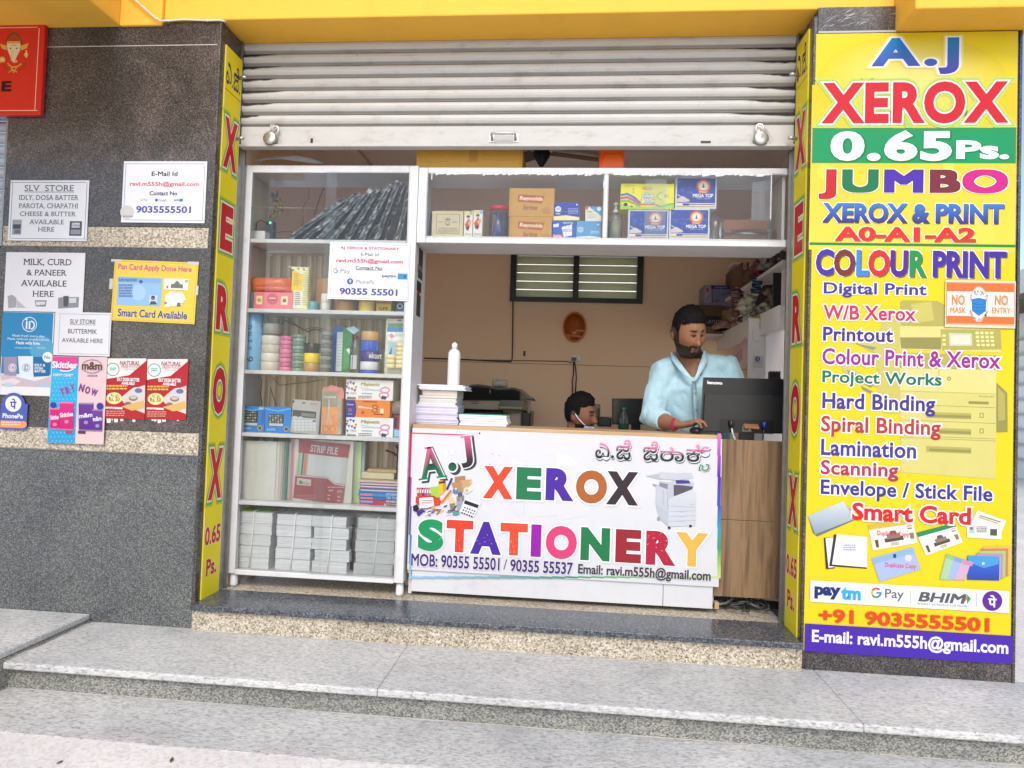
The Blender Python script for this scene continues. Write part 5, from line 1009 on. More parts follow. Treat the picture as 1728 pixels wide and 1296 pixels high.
q = MB(); q.tube(L3((442, 637, .47), (440, 665, .47), (442, 685, .47)), .003, (.05, .045, .04), 6); q.tube(L3((457, 637, .468), (454, 660, .468), (452, 690, .468)), .0035, (.62, .6, .55), 6); q.tube(L3((460, 637, .47), (472, 650, .468), (490, 648, .468), (520, 645, .47), (548, 640, .47)), .002, (.04, .035, .03), 6); q.tube(L3((455, 650, .472), (462, 672, .472), (468, 690, .472)), .002, (.04, .035, .03), 6); q.build('wire_bunch', None, 'dark and white wires behind the blue calculator boxes', 'wire')

# row 5
z4 = zsh[4]
def leaves(k, x0, y0, x1, y1, Y, base, cols, name, lab, fan=.0):
    t_ = thing(name, lab, 'file pack', tuple((PY(*px(k, (x0+x1)/2, y1), Y).x, Y, base))); q = MB()
    for i, (dx, cc) in enumerate(cols):
        a, b_, za, zb = RC(k, x0+dx, y0, x1+dx, y1, Y); q.box(a, b_, Y+.006*i, Y+.006*i+.0045, base+.0005, zb-.001*i, c(cc), 'plastic', .0008)
    q.build('plastic_files', t_); return t_
t_ = leaves('6', 105, 98, 345, 520, .32, z4, ((0, '#e6e3da'), (18, '#e2ded2'), (30, '#e6d2c4'), (40, '#c9b0a0'), (52, '#5f9a84'), (64, '#3f7a66'), (78, '#b8c4bc')), 'file_pack', 'pack of cream and green plastic files at the left of the fifth shelf')
a, b_, za, zb = RC('6', 100, 92, 425, 522, .314); q = MB(); q.box(a, b_, .312, .3135, z4+.0005, zb, (1, 1, 1), 'clear_plastic'); q.build('plastic_sleeve', t_)
t_ = leaves('6', 470, 92, 870, 530, .33, z4, ((0, '#e2ddd2'), (-12, '#e49aa0'), (-20, '#d9829a'), (-27, '#8a6ab8'), (-36, '#e8884a'), (-42, '#dba060'), (40, '#c9dda0'), (34, '#efdc9a'), (24, '#ead9b4'), (46, '#a9c9dc'), (52, '#d0d0c8')), 'strip_file_pack', 'pack of coloured strip files with a red printed cover')
s = Sign(PlY(.327), '6'); s.poly([(505, 85), (855, 122), (840, 215), (500, 178)], c('#b3242a')); s.text('STRIP FILE', (583, 133, 770, 182), WH, .02, serif=True, rot=-4.5)
s.poly([(500, 178), (840, 215), (820, 395), (480, 325)], c('#dcdad4'))
for x, q_ in ((504, '#8acb8a'), (514, '#b4d98a'), (530, '#4a4aa0'), (545, '#e8904a'), (556, '#e0a070')): s.poly([(x, 182), (x+12, 183), (x-2, 330), (x-14, 328)], c(q_))
s.poly([(575, 190), (800, 214), (785, 385), (560, 335)], c('#ebeaea')); s.poly([(480, 325), (700, 345), (750, 385), (822, 395), (805, 535), (465, 488)], c('#b0272c')); s.line([(480, 332), (700, 352), (750, 392), (820, 402)], 8, c('#efd9d4'))
s.poly([(493, 350), (588, 362), (584, 406), (490, 396)], c('#e9e4d4')); s.disc(516, 380, 13, c('#3a8a5a')); s.text('ndar', (528, 372, 580, 398), c('#4a4a4a'), .0, rot=-5); s.scribble((700, 410, 815, 420), 1, c('#e4b4b0'), .8, 2); s.text('A4', (706, 428, 735, 444), WH, .02); s.text('F/S', (768, 435, 800, 450), WH, .02)
for x, y in ((700, 466), (768, 476), (698, 490), (766, 502)): s.rect((x, y, x+20, y+8), c('#e9c4c0'))
s.scribble((480, 470, 615, 505), 2, c('#d98a86'), .3, 8); s.body.build('printed_cover', t_)
a, b_, za, zb = RC('6', 435, 92, 905, 540, .318); q = MB(); q.box(a, b_, .316, .3175, z4+.0005, zb, (1, 1, 1), 'clear_plastic'); q.build('plastic_sleeve', t_)
zz = z4
for i, (x0, x1, h_, cc, lab) in enumerate(((915, 1210, 34, '#b8324a', 'red book at the bottom of the shelf book pile'), (912, 1205, 24, '#3a5f9e', 'dark blue book second from the bottom of the book pile'), (905, 1190, 24, '#2f86c4', 'bright blue book third from the bottom of the book pile'), (908, 1205, 24, '#3f6fb0', 'blue and red book in the middle of the book pile'), (915, 1210, 28, '#6a5a8a', 'purple book third from the top of the book pile'), (910, 1200, 20, '#a45a94', 'violet edged book second from the top of the book pile'), (905, 1215, 16, '#c9b89a', 'thin tan booklet topmost on the book pile'))):
    a, b_, za, zb = RC('6', x0, 560-h_, x1, 560, .32); hh = zb-za
    s = Sign(PlY(.32), '6'); q = s.body; q.box(a, b_, .321, .44, zz+.0003, zz+hh-.0006, c(cc), 'card', .002)
    y1 = 558-sum((34, 24, 24, 24, 28, 20, 16)[:i]); yy = y1-h_/2
    if i == 0: s.text('DYSNEY', (1100, yy-8, 1205, yy+10), BK, .03); s.rect((1085, yy-12, 1208, yy+14), c('#c9c4c8')); s.text('DYSNEY', (1100, yy-8, 1205, yy+10), BK, .03, rot=180); s.rect((918, yy-13, 985, yy+13), c('#d9808a'))
    elif i in (1, 2, 3): s.rect((925, yy-7, 1010, yy+7), c('#d98a9a') if i > 1 else c('#8aaede')); s.text(('REVERSE', 'TIA TUK', 'STORIES')[i-1], (1100, yy-7, 1185, yy+7), c('#dfe4f0'), .02)
    else: s.rect((925, yy-5, 1190, yy+4), c('#d9d4d0'))
    s.done('book', lab, 'book', 'books piled on the fifth shelf'); zz += hh
q = MB(); a, b_, za, zb = RC('6', 925, 300, 1150, 385, .36); q.box(a, b_, .37, .46, zz+.0003, zb-.01, c('#cfc4a4'), 'paper', .004); q.box(a+.03, b_+.02, .365, .45, zb-.0095, zb+.006, c('#b89a6a'), 'card', .003); q.build('carton_scraps', None, 'tan carton pieces lying above the book pile', 'carton')
q = packbag('6', (1160, 120, 1230, 300), .33, .07, c('#3a3634'), 0, 0, zz+.03, .5, 'wrap'); q.build('dark_bag', None, 'dark plastic bag stuffed at the right of the fifth shelf', 'bag')
q = MB(); q.tube(L3((652, 760, .42), (665, 765, .40), (676, 775, .38), (682, 790, .36)), .006, (.03, .03, .03), 8); q.tube(L3((668, 752, .42), (676, 765, .40), (684, 780, .37)), .005, (.03, .03, .03), 8); q.build('thick_cable', None, 'two thick black cable ends above the dark bag', 'cable')

# row 6: tied paper bundles
zb_ = zbot+.0205; rg = random.Random(21)
for n_, (x0, x1, yt, sx, lab) in enumerate(((64, 308, 580, .0, 'tied white paper bundle with a green top sheet at the far left'), (342, 578, 598, .002, 'tied white paper bundle second from the left on the bottom shelf'), (600, 836, 612, -.003, 'tied white paper bundle second from the right on the bottom shelf'), (895, 1160, 625, .004, 'tied white paper bundle set apart at the far right'))):
    Yf = .315; a, b_, za, zb = RC('6', x0, yt, x1, 1040, Yf); base = zbot+.0165; hh = (zb-base)/5; t_ = thing('paper_bundle', lab, 'paper bundle', ((a+b_)/2, .39, base), 'tied paper bundles on the bottom shelf')
    for i in range(5):
        q = MB(); o = rg.uniform(-.008, .008)+(i-2)*sx; z = base+i*hh; nl = 9
        for j in range(nl):
            e = rg.uniform(-.0016, .0016); q.box(a+o+e, b_+o+e, Yf+rg.uniform(0, .003), .46, z+j*hh/nl+.0004, z+(j+1)*hh/nl-.0003-(.002 if j == nl-1 else 0), shade(c('#dededf'), rg.uniform(.86, 1.0)), 'paper')
        q.build('ream', t_)
    if n_ == 0:
        q = MB(); q.box(a+.004, b_-.004, Yf+.004, .45, zb+.0002, zb+.003, c('#8ab84a'), 'paper'); q.build('top_sheet', t_)
    q = MB(); xm = (a+b_)/2+rg.uniform(-.005, .005); q.tube([(xm+.008, .40, zb+.004), (xm+.006, Yf-.003, zb+.003), (xm, Yf-.004, (zb+base)/2), (xm-.01, Yf-.004, base+.003)], .0035, c('#e9e9e6'), 8); q.build('string', t_)
    if n_ == 3:
        q = packbag('6', (885, 600, 1200, 1040), .304, .006, (1, 1, 1), 0, 0, base, .2, 'clear_plastic'); q.build('plastic_wrap', t_)
q = packbag('6', (845, 680, 900, 1035), .35, .06, c('#2a2725'), 0, 0, zbot+.0165, .5); q.build('dark_sleeve', None, 'dark crumpled plastic between the last two paper bundles', 'plastic scrap')
q = packbag('6', (1155, 640, 1200, 1030), .36, .06, c('#4a3a34'), 0, 0, zbot+.0165, .5); q.build('dark_sleeve', None, 'brownish crumpled plastic right of the last paper bundle', 'plastic scrap')
# white cables on the cabinet
q = MB()
for i in range(4): q.tube([PY(418+i*6, 275, .40)+Vector((0, 0, -.004+i*.002)), PY(440+i*8, 269-i*1.5, .38), PY(475+i*8, 267-i*1.2, .37), PY(510+i*6, 272-i, .38), PY(545, 276, .40)], .0045, (.78, .77, .75), 8)
q.build('cable_coil', None, 'loose white cables lying on top of the display cabinet', 'cable')

# ================================================================== upper showcase
ux0 = cx1+.002; ux1 = XR-.012; zu1 = PY(1020, 283, YF).z; zu0 = PY(1020, 413, YF).z; zsf = PY(1020, 401, YF).z; um0 = PY(*px('7', 1617, 580), YF).x; um1 = PY(*px('7', 1660, 580), YF).x
up = thing('hanging_showcase', 'white glass fronted showcase spanning above the counter opening', 'showcase', ((ux0+ux1)/2, .38, zu0))
zi1 = PY(1020, 294, YF).z
part(up, 'front_frame', (ux0, ux0+.045, YF, YF+.028, zu0, zu1), (um0, um1, YF, YF+.028, zsf, zi1), (ux0+.0455, ux1, YF, YF+.028, zi1, zu1), (ux0+.0455, ux1, YF, YF+.028, zu0, zsf), b=.003)
part(up, 'bottom_board', (ux0, ux1, YF+.0285, YK-.005, zu0+.001, zsf-.001)); part(up, 'top_board', (ux0, ux1, YF+.0285, YK-.005, zi1+.004, zu1-.002))
part(up, 'side_panel', (ux0, ux0+.014, YF+.0285, YK-.005, zsf, zi1+.003)); part(up, 'side_panel', (ux1-.014, ux1, YF+.0285, YK-.005, zsf, zi1+.003)); part(up, 'divider', (um0+.006, um1-.006, YF+.0285, YK-.005, zsf, zi1+.003))
for a, b_ in ((ux0+.04, um0+.006), (um1-.006, ux1-.016)): part(up, 'glass_pane', (a, b_, YF-.003, YF-.001, zsf-.008, zi1+.006), mat='glass', b=0)
q = MB()
for a, b_, y in ((735, 1015, 357), (1035, 1300, 371)): z = PY((a+b_)/2, y, YF).z; q.box(PY(a, y, YF).x, PY(b_, y, YF).x, YF-.0045, YF-.003, z-.0012, z+.0012, (.8, .8, .8), 'clear_plastic')
q.build('glass_edge', up)
rg = random.Random(14)       # ragged silicone and peeled paint under the top rail
for x0, x1 in ((735, 1015), (1035, 1300)):
    x = x0; q = MB()
    while x < x1:
        w = rg.uniform(4, 14); a = PY(x, 293, YF-.0032); b_ = PY(min(x+w, x1), 293, YF-.0032); h = rg.uniform(.002, .011); q.quad((a.x, YF-.0034, zi1+.004), (b_.x, YF-.0034, zi1+.004), (b_.x-.002, YF-.0034, zi1-h*rg.random()), (a.x+.001, YF-.0034, zi1-h), (.8, .79, .78), 'white_paint'); x += w
    q.build('sealant', up)
q = MB()
for x, y0, y1 in ((721, 292, 305), (729, 292, 303), (716, 310, 395), (1019, 305, 318), (1302, 290, 370)): a = PY(x, y0, YF-.0035); b_ = PY(x, y1, YF-.0035); q.box(a.x-.002, a.x+.002, YF-.0036, YF-.003, b_.z, a.z, (.85, .85, .85), 'white_paint')
q.build('sealant_drips', up)
q = MB(); a, b_, za, zb = RC('8', 1275, 280, 1450, 700, .30); q.box(a, b_, .296, .2975, za, zb, (1, 1, 1), 'clear_plastic'); a, b_, za, zb = RC('8', 385, 290, 560, 850, .29); q.box(a, b_, .286, .2868, za, zb, (1, 1, 1), 'clear_plastic'); q.build('spare_pane', up)
zs_ = zsf
for i in range(4):
    a, b_, za, zb = RC('7', 120+i*12, 620+i*4, 128+i*12, 815, .33); q = MB(); q.add([(a, .31, zs_+.0005), (a+.003, .31, zs_+.0005), (a+.012+.003, .31, zb), (a+.012, .31, zb), (a, .42, zs_+.0005), (a+.003, .42, zs_+.0005), (a+.015, .42, zb), (a+.012, .42, zb)], [(0, 1, 2, 3), (4, 7, 6, 5), (1, 5, 6, 2), (0, 3, 7, 4), (3, 2, 6, 7), (0, 4, 5, 1)], c('#a49ac0'), 'paper'); q.build('envelope', None, 'lilac envelope leaning at the left end of the showcase', 'envelope', 'lilac envelopes leaning in the showcase')
s = prod('paper_box', 'cream box with a black bordered label in the showcase', 'box', '7', (190, 622, 452, 826), .31, .12, zs_, c('#cdbf9c'), b=.002); s.frame((228, 648, 422, 812), 2.5, c('#3a342c')); s.ring(322, 720, 18, 3, c('#4a443a'), 12); s.scribble((300, 692, 350, 700), 1, c('#3a342c'), .8, 9); s.poly([(305, 680), (322, 690), (350, 678), (322, 684)], c('#3a342c')); s.scribble((305, 736, 342, 744), 1, c('#4a443a'), .8, 4); s.scribble((240, 708, 285, 724), 2, c('#8a8068'), .4, 2); s.scribble((358, 708, 405, 724), 2, c('#8a8068'), .4, 3); s.rect((245, 764, 405, 767), c('#6a6050')); s.scribble((240, 778, 410, 806), 3, c('#8a8068'), .35, 4); fin(s)
for i, (x0, x1, y0, lab) in enumerate(((460, 530, 625, 'narrow white printed box next to the cream box'), (536, 612, 615, 'narrow white printed box next to the pen jar'))):
    s = prod('chalk_box', lab, 'box', '7', (x0, y0, x1, 834), .315+.002*i, .07, zs_, c('#e4e0d8')); w = x1-x0
    s.rect((x0, y0, x1, y0+30), c('#d9cf7a')); s.rect((x0+w*.75, y0, x1, y0+30), c('#7ab0d0')); s.disc(x0+w*.5, y0+48, 16, c('#d9a07a')); s.disc(x0+w*.5, y0+42, 16, c('#5a2a1e'), 8); s.poly([(x0+6, y0+110), (x0+w*.5, y0+62), (x0+w*.85, y0+85), (x0+w*.6, y0+150), (x0+20, y0+160)], c('#c9503a')); s.poly([(x0+w*.4, y0+95), (x0+w*.8, y0+70), (x0+w*.7, y0+130)], c('#e8b04a')); s.poly([(x0+10, y0+140), (x0+w*.6, y0+120), (x0+w*.5, y0+165)], c('#4a2a22')); s.text('CHOC', (x0+6, 808, x1-8, 826), c('#3a3a3a'), .0); fin(s, 'pair of narrow printed boxes')
# pen jar
p = PY(*px('7', 748, 700), .36); r = abs(PY(*px('7', 668, 700), .36).x-PY(*px('7', 826, 700), .36).x)/2; zj0 = PY(*px('7', 748, 628), .36).z; t_ = thing('pen_jar', 'clear jar with a red lid full of blue pens', 'jar', (p.x, .36, zs_))
q = MB(); q.lathe([(r*.9, 0), (r, .004), (r, zj0-zs_)], p.x, .36, zs_+.0004, 24, 'pet'); q.build('jar', t_); q = MB(); q.lathe([(r*1.04, 0, c('#c9202a')), (r*1.04, .014, c('#c9202a')), (r*.98, .021, c('#b01a22'))], p.x, .36, zj0, 24); q.build('lid', t_)
rg = random.Random(31)
for i in range(16):
    a = rg.random()*6.3; rr = r*.75*math.sqrt(rg.random()); b_ = a+rg.uniform(-.6, .6); q = MB(); q.tube([(p.x+rr*math.cos(a), .36+rr*math.sin(a), zs_+.005), (p.x+rr*.8*math.cos(b_), .36+rr*.8*math.sin(b_), zj0-.012)], .0038, c(rg.choice(['#2336a0', '#2336a0', '#3a4cc0', '#1f2f86', '#2a6a4a', '#3a3a44', '#8a9ab0'])), 6); q.build('pen', t_)
zz = zs_
for i, (y0, y1, lab) in enumerate(((668, 850, 'brown pen carton at the bottom of its pair in the showcase'), (432, 664, 'brown pen carton on top of its pair in the showcase'))):
    s = prod('pen_carton', lab, 'carton', '7', (835, y0, 1200 if i == 0 else 1212, y1), .31, .13, zz+.0004, c('#c4923e'), b=.0015); zz = s.bb[3]; y = y0+(38 if i == 0 else 50)
    s.poly([(912, y+2), (1130, y+14), (1108, y+78), (908, y+62)], c('#b4502e')); s.text('Reynolds', (922, y+18, 1112, y+62), c('#ecd9b4'), .03, slant=.12, rot=-2); s.text('brite', (952, y+90, 1068, y+132), c('#8a5022'), .02, slant=.15, rot=-1); s.ring(1145, y+140, 32, 5, c('#a4622e'), 26); s.ring(1145, y+140, 20, 4, c('#a4622e'), 14); s.line([(1125, y+140), (1165, y+140)], 6, c('#a4622e')); s.disc(1128, y-4, 6, c('#a4722e')); s.rect((848, y0, 851, y1), c('#9a6a2a')); fin(s, 'pair of brown pen cartons')
s = prod('flashcard_box', 'blue flash card box with a pink mark in the showcase', 'box', '7', (1190, 702, 1392, 856), .31, .08, zs_, c('#1f55b8')); s.text('Quick & Clear', (1284, 712, 1370, 730), WH, .02); s.poly([(1200, 735), (1250, 725), (1248, 755), (1205, 758)], c('#dfe6f0'))
for i in range(3): s.poly([(1272+i*30, 758-i*8), (1300+i*30, 745-i*6), (1310+i*24, 835-i*4), (1290+i*22, 842-i*6)], c('#eceaf0')); s.scribble((1282+i*27, 776, 1304+i*27, 800), 2, c('#4a4a9a'), .5, i)
s.rect((1200, 818, 1278, 846), c('#d94a86')); s.text('FlashFlex', (1204, 822, 1274, 842), WH, .02); fin(s); za_ = s.bb[3]
s = prod('ink_box', 'royal blue box with a yellow stripe standing on the flash card box', 'box', '7', (1206, 552, 1420, 700), .31, .08, za_+.0004, c('#2438a8')); s.disc(1244, 607, 25, c('#dfe4f2')); s.scribble((1228, 600, 1260, 614), 2, c('#2438a8'), .5, 6); s.scribble((1325, 600, 1410, 652), 4, c('#a9b4e8'), .4, 3); s.poly([(1206, 668), (1310, 658), (1420, 675), (1420, 700), (1206, 700)], c('#ece3a0')); s.disc(1400, 570, 7, WH); s.scribble((1224, 642, 1262, 652), 1, WH, .8, 5); fin(s)
s = prod('ink_box', 'light blue box below the small triangle printed box', 'box', '7', (1396, 706, 1598, 856), .312, .08, zs_, c('#5a9ac8')); s.disc(1430, 778, 25, c('#a9cbe4')); s.scribble((1415, 771, 1446, 785), 2, c('#4a86b8'), .5, 6); s.scribble((1515, 790, 1585, 815), 2, c('#c4dcec'), .4, 3); s.poly([(1396, 838), (1500, 830), (1598, 842), (1598, 856), (1396, 856)], c('#dce8ee')); s.poly([(1565, 740), (1582, 725), (1585, 742)], WH); fin(s); za_ = s.bb[3]
s = prod('pin_box', 'small white and blue box with a triangle print beside the divider', 'box', '7', (1470, 585, 1606, 704), .314, .07, za_+.0004, c('#dfdcc8')); s.poly([(1500, 585), (1606, 585), (1606, 668)], c('#4a9acb')); s.poly([(1470, 585), (1500, 588), (1480, 622)], c('#d9404a')); s.disc(1585, 605, 18, c('#dfe8ee')); s.scribble((1490, 624, 1522, 636), 1, c('#8a7a6a'), .8, 5); s.scribble((1490, 648, 1560, 690), 3, c('#b4ae94'), .35, 3); fin(s)
# right bay
p = PY(*px('8', 140, 700), .34); w_ = abs(PY(*px('8', 80, 760), .34).x-PY(*px('8', 202, 760), .34).x)/2; zt_ = PY(*px('8', 140, 640), .34).z; q = MB(); h_ = zt_-zs_
q.lathe([(w_*.9, 0), (w_, .004), (w_, h_*.75), (w_*.8, h_*.92), (w_*.35, h_)], p.x, .34, zs_+.0004, 22, 'pet', sy=.7); t_ = q.build('sanitiser_bottle', None, 'clear pump bottle at the left of the right showcase bay', 'bottle')
q = MB(); q.lathe([(w_*.86, 0), (w_*.92, h_*.66)], p.x, .34, zs_+.004, 20, 'plastic', sy=.66, col=c('#a09a7a')); q.build('gel', t_); q = MB(); q.lathe([(w_*.38, 0), (w_*.38, .012), (w_*.16, .014), (w_*.16, .036), (w_*.3, .037), (w_*.3, .046)], p.x, .34, zt_, 16, 'plastic', col=c('#d4d6d2')); q.tube([(p.x, .34, zt_+.042), (p.x-.0, .32, zt_+.043), (p.x-.002, .305, zt_+.036)], .0035, c('#d4d6d2'), 8); q.build('pump', t_)
def mega(rect, Y, base, lab):
    s = prod('pen_box', lab, 'box', '8', rect, Y, .09, base, c('#d5d5da'), b=.0015); x0, y0, x1, y1 = rect; W_ = (x1-x0)/333; Hh = (y1-y0)/246; f = lambda a, b: (x0+a*W_, y0+b*Hh)
    R_ = lambda a, b, c2, d2: (*f(a, b), *f(c2, d2)); s.rect(R_(14, 12, 322, 205), c('#2140a0'))
    rg = random.Random(9)
    for i in range(16):
        a, b_ = rg.uniform(20, 280), rg.uniform(18, 150); s.poly([f(a, b_), f(min(320, a+rg.uniform(15, 45)), b_+rg.uniform(-5, 22)), f(a+rg.uniform(0, 30), b_+rg.uniform(18, 45))], mix(c('#2140a0'), c('#4a78d0') if i % 2 else c('#152a78'), rg.uniform(.2, .6)))
    s.disc(*f(226, 72), 56*W_, c('#d9603a'), 54*Hh); s.disc(*f(226, 72), 42*W_, c('#efc9a0'), 40*Hh); s.disc(*f(226, 72), 30*W_, c('#f2ead9'), 30*Hh); s.poly([f(226, 48), f(236, 85), f(216, 85)], c('#55504a')); s.poly([f(180, 105), f(272, 105), f(264, 128), f(188, 128)], c('#d9502e')); s.text('Flair', R_(196, 110, 256, 124), c('#f2dcb0'), .02)
    s.text('MEGA TOP', R_(140, 132, 304, 162), WH, .035); s.text('BALL PENS', R_(176, 166, 280, 176), c('#a9bce8'), .0); s.poly([f(14, 172), f(60, 150), (f(110, 178)), f(118, 190), f(60, 196), f(14, 200)], c('#d9c4b4')); s.line([f(18, 138), f(95, 190)], 7*W_, c('#c9d4e8')); s.rect(R_(14, 206, 322, 236), c('#e6dfd4')); s.rect(R_(60, 208, 110, 224), c('#2438a0')); s.rect(R_(110, 212, 318, 219), c('#3a4a8a')); s.rect(R_(14, 226, 322, 236), c('#c9a878')); s.text('writing ease', R_(40, 192, 108, 203), WH, .0); fin(s, 'blue pen boxes stacked in the showcase'); return s.bb[3]
za_ = mega((246, 612, 582, 855), .31, zs_, 'blue pen box below the yellow glue stick box'); zb2 = mega((588, 602, 924, 852), .312, zs_, 'blue pen box on the shelf beside the crumpled plastic'); mega((640, 338, 985, 600), .314, max(za_, zb2)+.0005, 'blue pen box stacked highest in the showcase')
s = prod('glue_stick_box', 'bright yellow glue stick box lying on a blue pen box', 'box', '8', (184, 394, 630, 610), .305, .10, za_+.0005, c('#eadf1e'), b=.0015)
for i, q_ in enumerate(('#3f7ec0', '#cf3f8a', '#7ab83a')): s.line([(186, 490+i*26), (240, 480+i*28), (300, 512+i*24), (350, 560+i*14)], 20, c(q_))
s.poly([(186, 560), (300, 585), (440, 590), (626, 560), (626, 606), (186, 606)], c('#a9d04a')); s.ring(535, 500, 45, 14, c('#a9cf4a'), 30); s.ring(535, 500, 26, 8, c('#efe9b0'), 18); s.line([(440, 560), (520, 585), (626, 560)], 14, c('#4fb08a'))
s.text('Glue', (364, 472, 460, 510), WH, .05, [(.05, c('#2f3a7a'))], rot=-3); s.text('Stick', (358, 512, 470, 550), WH, .05, [(.05, c('#2f3a7a'))], rot=-3); s.ring(408, 433, 42, 4, c('#c9603a'), 12); s.text('KRISHNA', (376, 427, 440, 440), c('#b03a2a'), .0); s.text('AJANTA', (222, 408, 305, 420), c('#b4a01e'), .0); s.rect((352, 562, 475, 574), c('#d9503a')); s.disc(226, 568, 16, BK); s.disc(292, 440, 9, c('#e08a3a')); s.disc(290, 466, 6, c('#3f9a6a')); s.disc(276, 585, 9, c('#2f6ab0')); s.rect((536, 398, 580, 560), c('#e2dc86')); s.disc(560, 498, 16, c('#c9b07a')); fin(s)
q = packbag('8', (925, 650, 1040, 850), .33, .06, c('#b9b4b4'), 0, 0, zs_, .8, 'clear_plastic'); q.build('crumpled_plastic', None, 'peaked crumple of clear plastic beside the blue pen boxes', 'plastic scrap')
q = packbag('8', (1040, 745, 1565, 850), .33, .12, c('#b9b4b4'), 0, 0, zs_, .8, 'clear_plastic'); q.build('crumpled_plastic', None, 'long low sheet of clear plastic lying in the empty showcase bay', 'plastic scrap')
a, b_, za, zb = RC('8', 1035, 695, 1415, 770, .42); q = MB(); q.box(a, b_, .42, .48, zs_+.0005, zb, c('#8a5a3a'), 'card', .003); q.build('brown_carton', None, 'low brown carton behind the clear plastic in the showcase', 'carton')
# on top of the showcase
s = Sign(PlY(.29), '7', (62, 100, 948, 246), .3, c('#c8983e'), 'card', zu1+.0005, b=.004); s.rect((500, 100, 575, 215), c('#b4863a')); s.line([(90, 205), (200, 218), (330, 205)], 3, c('#a87a32')); s.line([(600, 190), (760, 200), (900, 196)], 3, c('#a87a32')); s.rect((948-22, 100, 948-19, 245), c('#9a6a2a')); s.done('cardboard_box', 'long brown cardboard box on top of the showcase', 'box')
s = Sign(PlY(.30), '8', (5, 105, 216, 258), .16, c('#e8581a'), 'plastic', zu1+.0005, b=.004); s.poly([(30, 255), (55, 150), (180, 150), (205, 250)], c('#ee661f')); s.line([(20, 250), (50, 148), (182, 148)], 3, c('#c94a14')); s.rect((8, 108, 214, 136), c('#f06a24')); s.done('orange_box', 'small orange box on top of the showcase', 'box')
for i in range(3): q = MB(); a, b_, za, zb = RC('8', 1235+i*26, 200-i*8, 1590, 214-i*8, .33); q.box(a, min(b_, XR-.012), .33, .5, zu1+.0005+i*.006, zu1+.0058+i*.006, c('#d9cfcc'), 'paper', .0015); q.build('paper_sheaf', None, ('lowest', 'middle', 'topmost')[i]+' flat white paper sheaf at the right end on the showcase', 'paper', 'flat paper sheaves on the showcase')
# ceiling fan in the room
fx = PY(914, 265, 1.35); t_ = thing('ceiling_fan', 'black ceiling fan seen above the showcase', 'fan', (fx.x, 1.35, ZC-.3)); 
zb0 = PY(914, 281, 1.35).z; zf1 = PY(914, 255, 1.35).z
q = MB(); q.lathe([(.012, 0), (.02, .012), (.026, .02), (.05, .06), (.058, .085), (.05, .1), (.014, .105), (.014, ZC-zb0)], fx.x, 1.35, zb0, 24, 'plastic', col=(.012, .009, .014)); q.build('hub', t_)
for ang in (20, 140, 260):
    q = MB(); q.M = Matrix.Translation((fx.x, 1.35, zb0+.092)) @ Matrix.Rotation(math.radians(ang), 4, 'Z') @ Matrix.Rotation(math.radians(9), 4, 'X'); q.box(.06, .5, -.05, .05, -.003, .003, c('#5a4a3e'), 'plastic', .002); q.build('blade', t_)
# ================================================================== counter
YC = .30
kx0 = PY(694, 800, YC).x; kx1 = PY(1216, 800, YC).x; zct = PY(955, 727, YC).z; zcb = PY(955, 1013, YC).z
ct = thing('shop_counter', 'white fronted shop counter with wooden top edge and brown wood grain end panel', 'counter', ((kx0+kx1)/2, .5, ZS))
zA = PY(955, 732, YC).z
kw1 = XR+.06
ksp = PY(1119, 1000, YC).x
part(ct, 'front_panel', (kx0+.02, ksp-.001, YC, YC+.018, zcb, zA-.012), (ksp+.001, kx1-.022, YC, YC+.018, zcb, zA-.012), mat='sheet_white', b=.0015)
q = MB(); q.box(kx0, kx1, YC-.004, YC+.34, zA-.010, zct+.004, mat='wood_edge', b=.002); q.box(kx1+.001, XR+.06, YC+.045, YC+.34, zA-.05, zA-.028, mat='wood_edge'); q.build('counter_top', ct)
wz0 = PY(1265, 1009, YC+.04).z; wz1 = PY(1265, 743, YC+.04).z; wzm = PY(*px('D', 1210, 625), YC+.04).z
part(ct, 'wood_panel', (kx1-.02, kw1, YC+.04, YC+.056, wzm+.0012, wz1), (kx1-.02, kw1, YC+.04, YC+.056, wz0, wzm-.0012), mat='wood_panel', b=.001)
part(ct, 'plinth', (kx0+.05, kw1-.01, YC+.12, YC+.14, ZS, zcb+.02), mat='plastic', col=(.03, .028, .025), b=0)
part(ct, 'end_panel', (kx0+.001, kx0+.018, YC+.019, YC+.34, ZS, zA-.011), (kx1-.02, kx1-.004, YC+.06, YC+.34, ZS, zA-.011), mat='sheet_white')
q = MB(); q.box(kx1-.012, kx1+.008, YC+.0, YC+.036, zcb+.0, zcb+.03, mat='wood_edge', b=.002); q.build('wood_block', ct)
# ---- banner tied to the counter
s = Sign(PlY(YC-.0085), None, (691, 731.5, 1216, 976), .003, c('#dcdbde'), 'print', parts=True)
def gr_v(x0, x1, y0, y1, stops):
    for (a, ca), (b, cb) in zip(stops, stops[1:]): s.rect((x0, y0+(y1-y0)*a, x1, y0+(y1-y0)*b), (c(cb), c(ca)))
gr_v(1210.5, 1216.3, 731.5, 976, ((0, '#e07ab8'), (.15, '#b04ac0'), (.3, '#5a2ab0'), (.5, '#3a5ac0'), (.65, '#3a9ac0'), (.8, '#3aa070'), (.92, '#a9d060'), (1, '#c9dc8a')))
gr_v(690.7, 694, 731.5, 976, ((0, '#d9304a'), (.3, '#c03a8a'), (.5, '#7a3aa8'), (.7, '#4a5ab8'), (.9, '#6aa9d8'), (1, '#9fcbe0')))
n_ = 24
for i in range(n_):
    t = i/n_; cc = mix(c('#8fc4e0'), c('#2f9a7a'), min(1, t*2)) if t < .5 else mix(c('#2f9a7a'), c('#cfe08a'), (t-.5)*2)
    s.rect((691+525*t, 972.5, 691+525*(t+1/n_), 975.5), cc)
s.rect((693, 731.5, 790, 733.5), c('#d94a5a'))
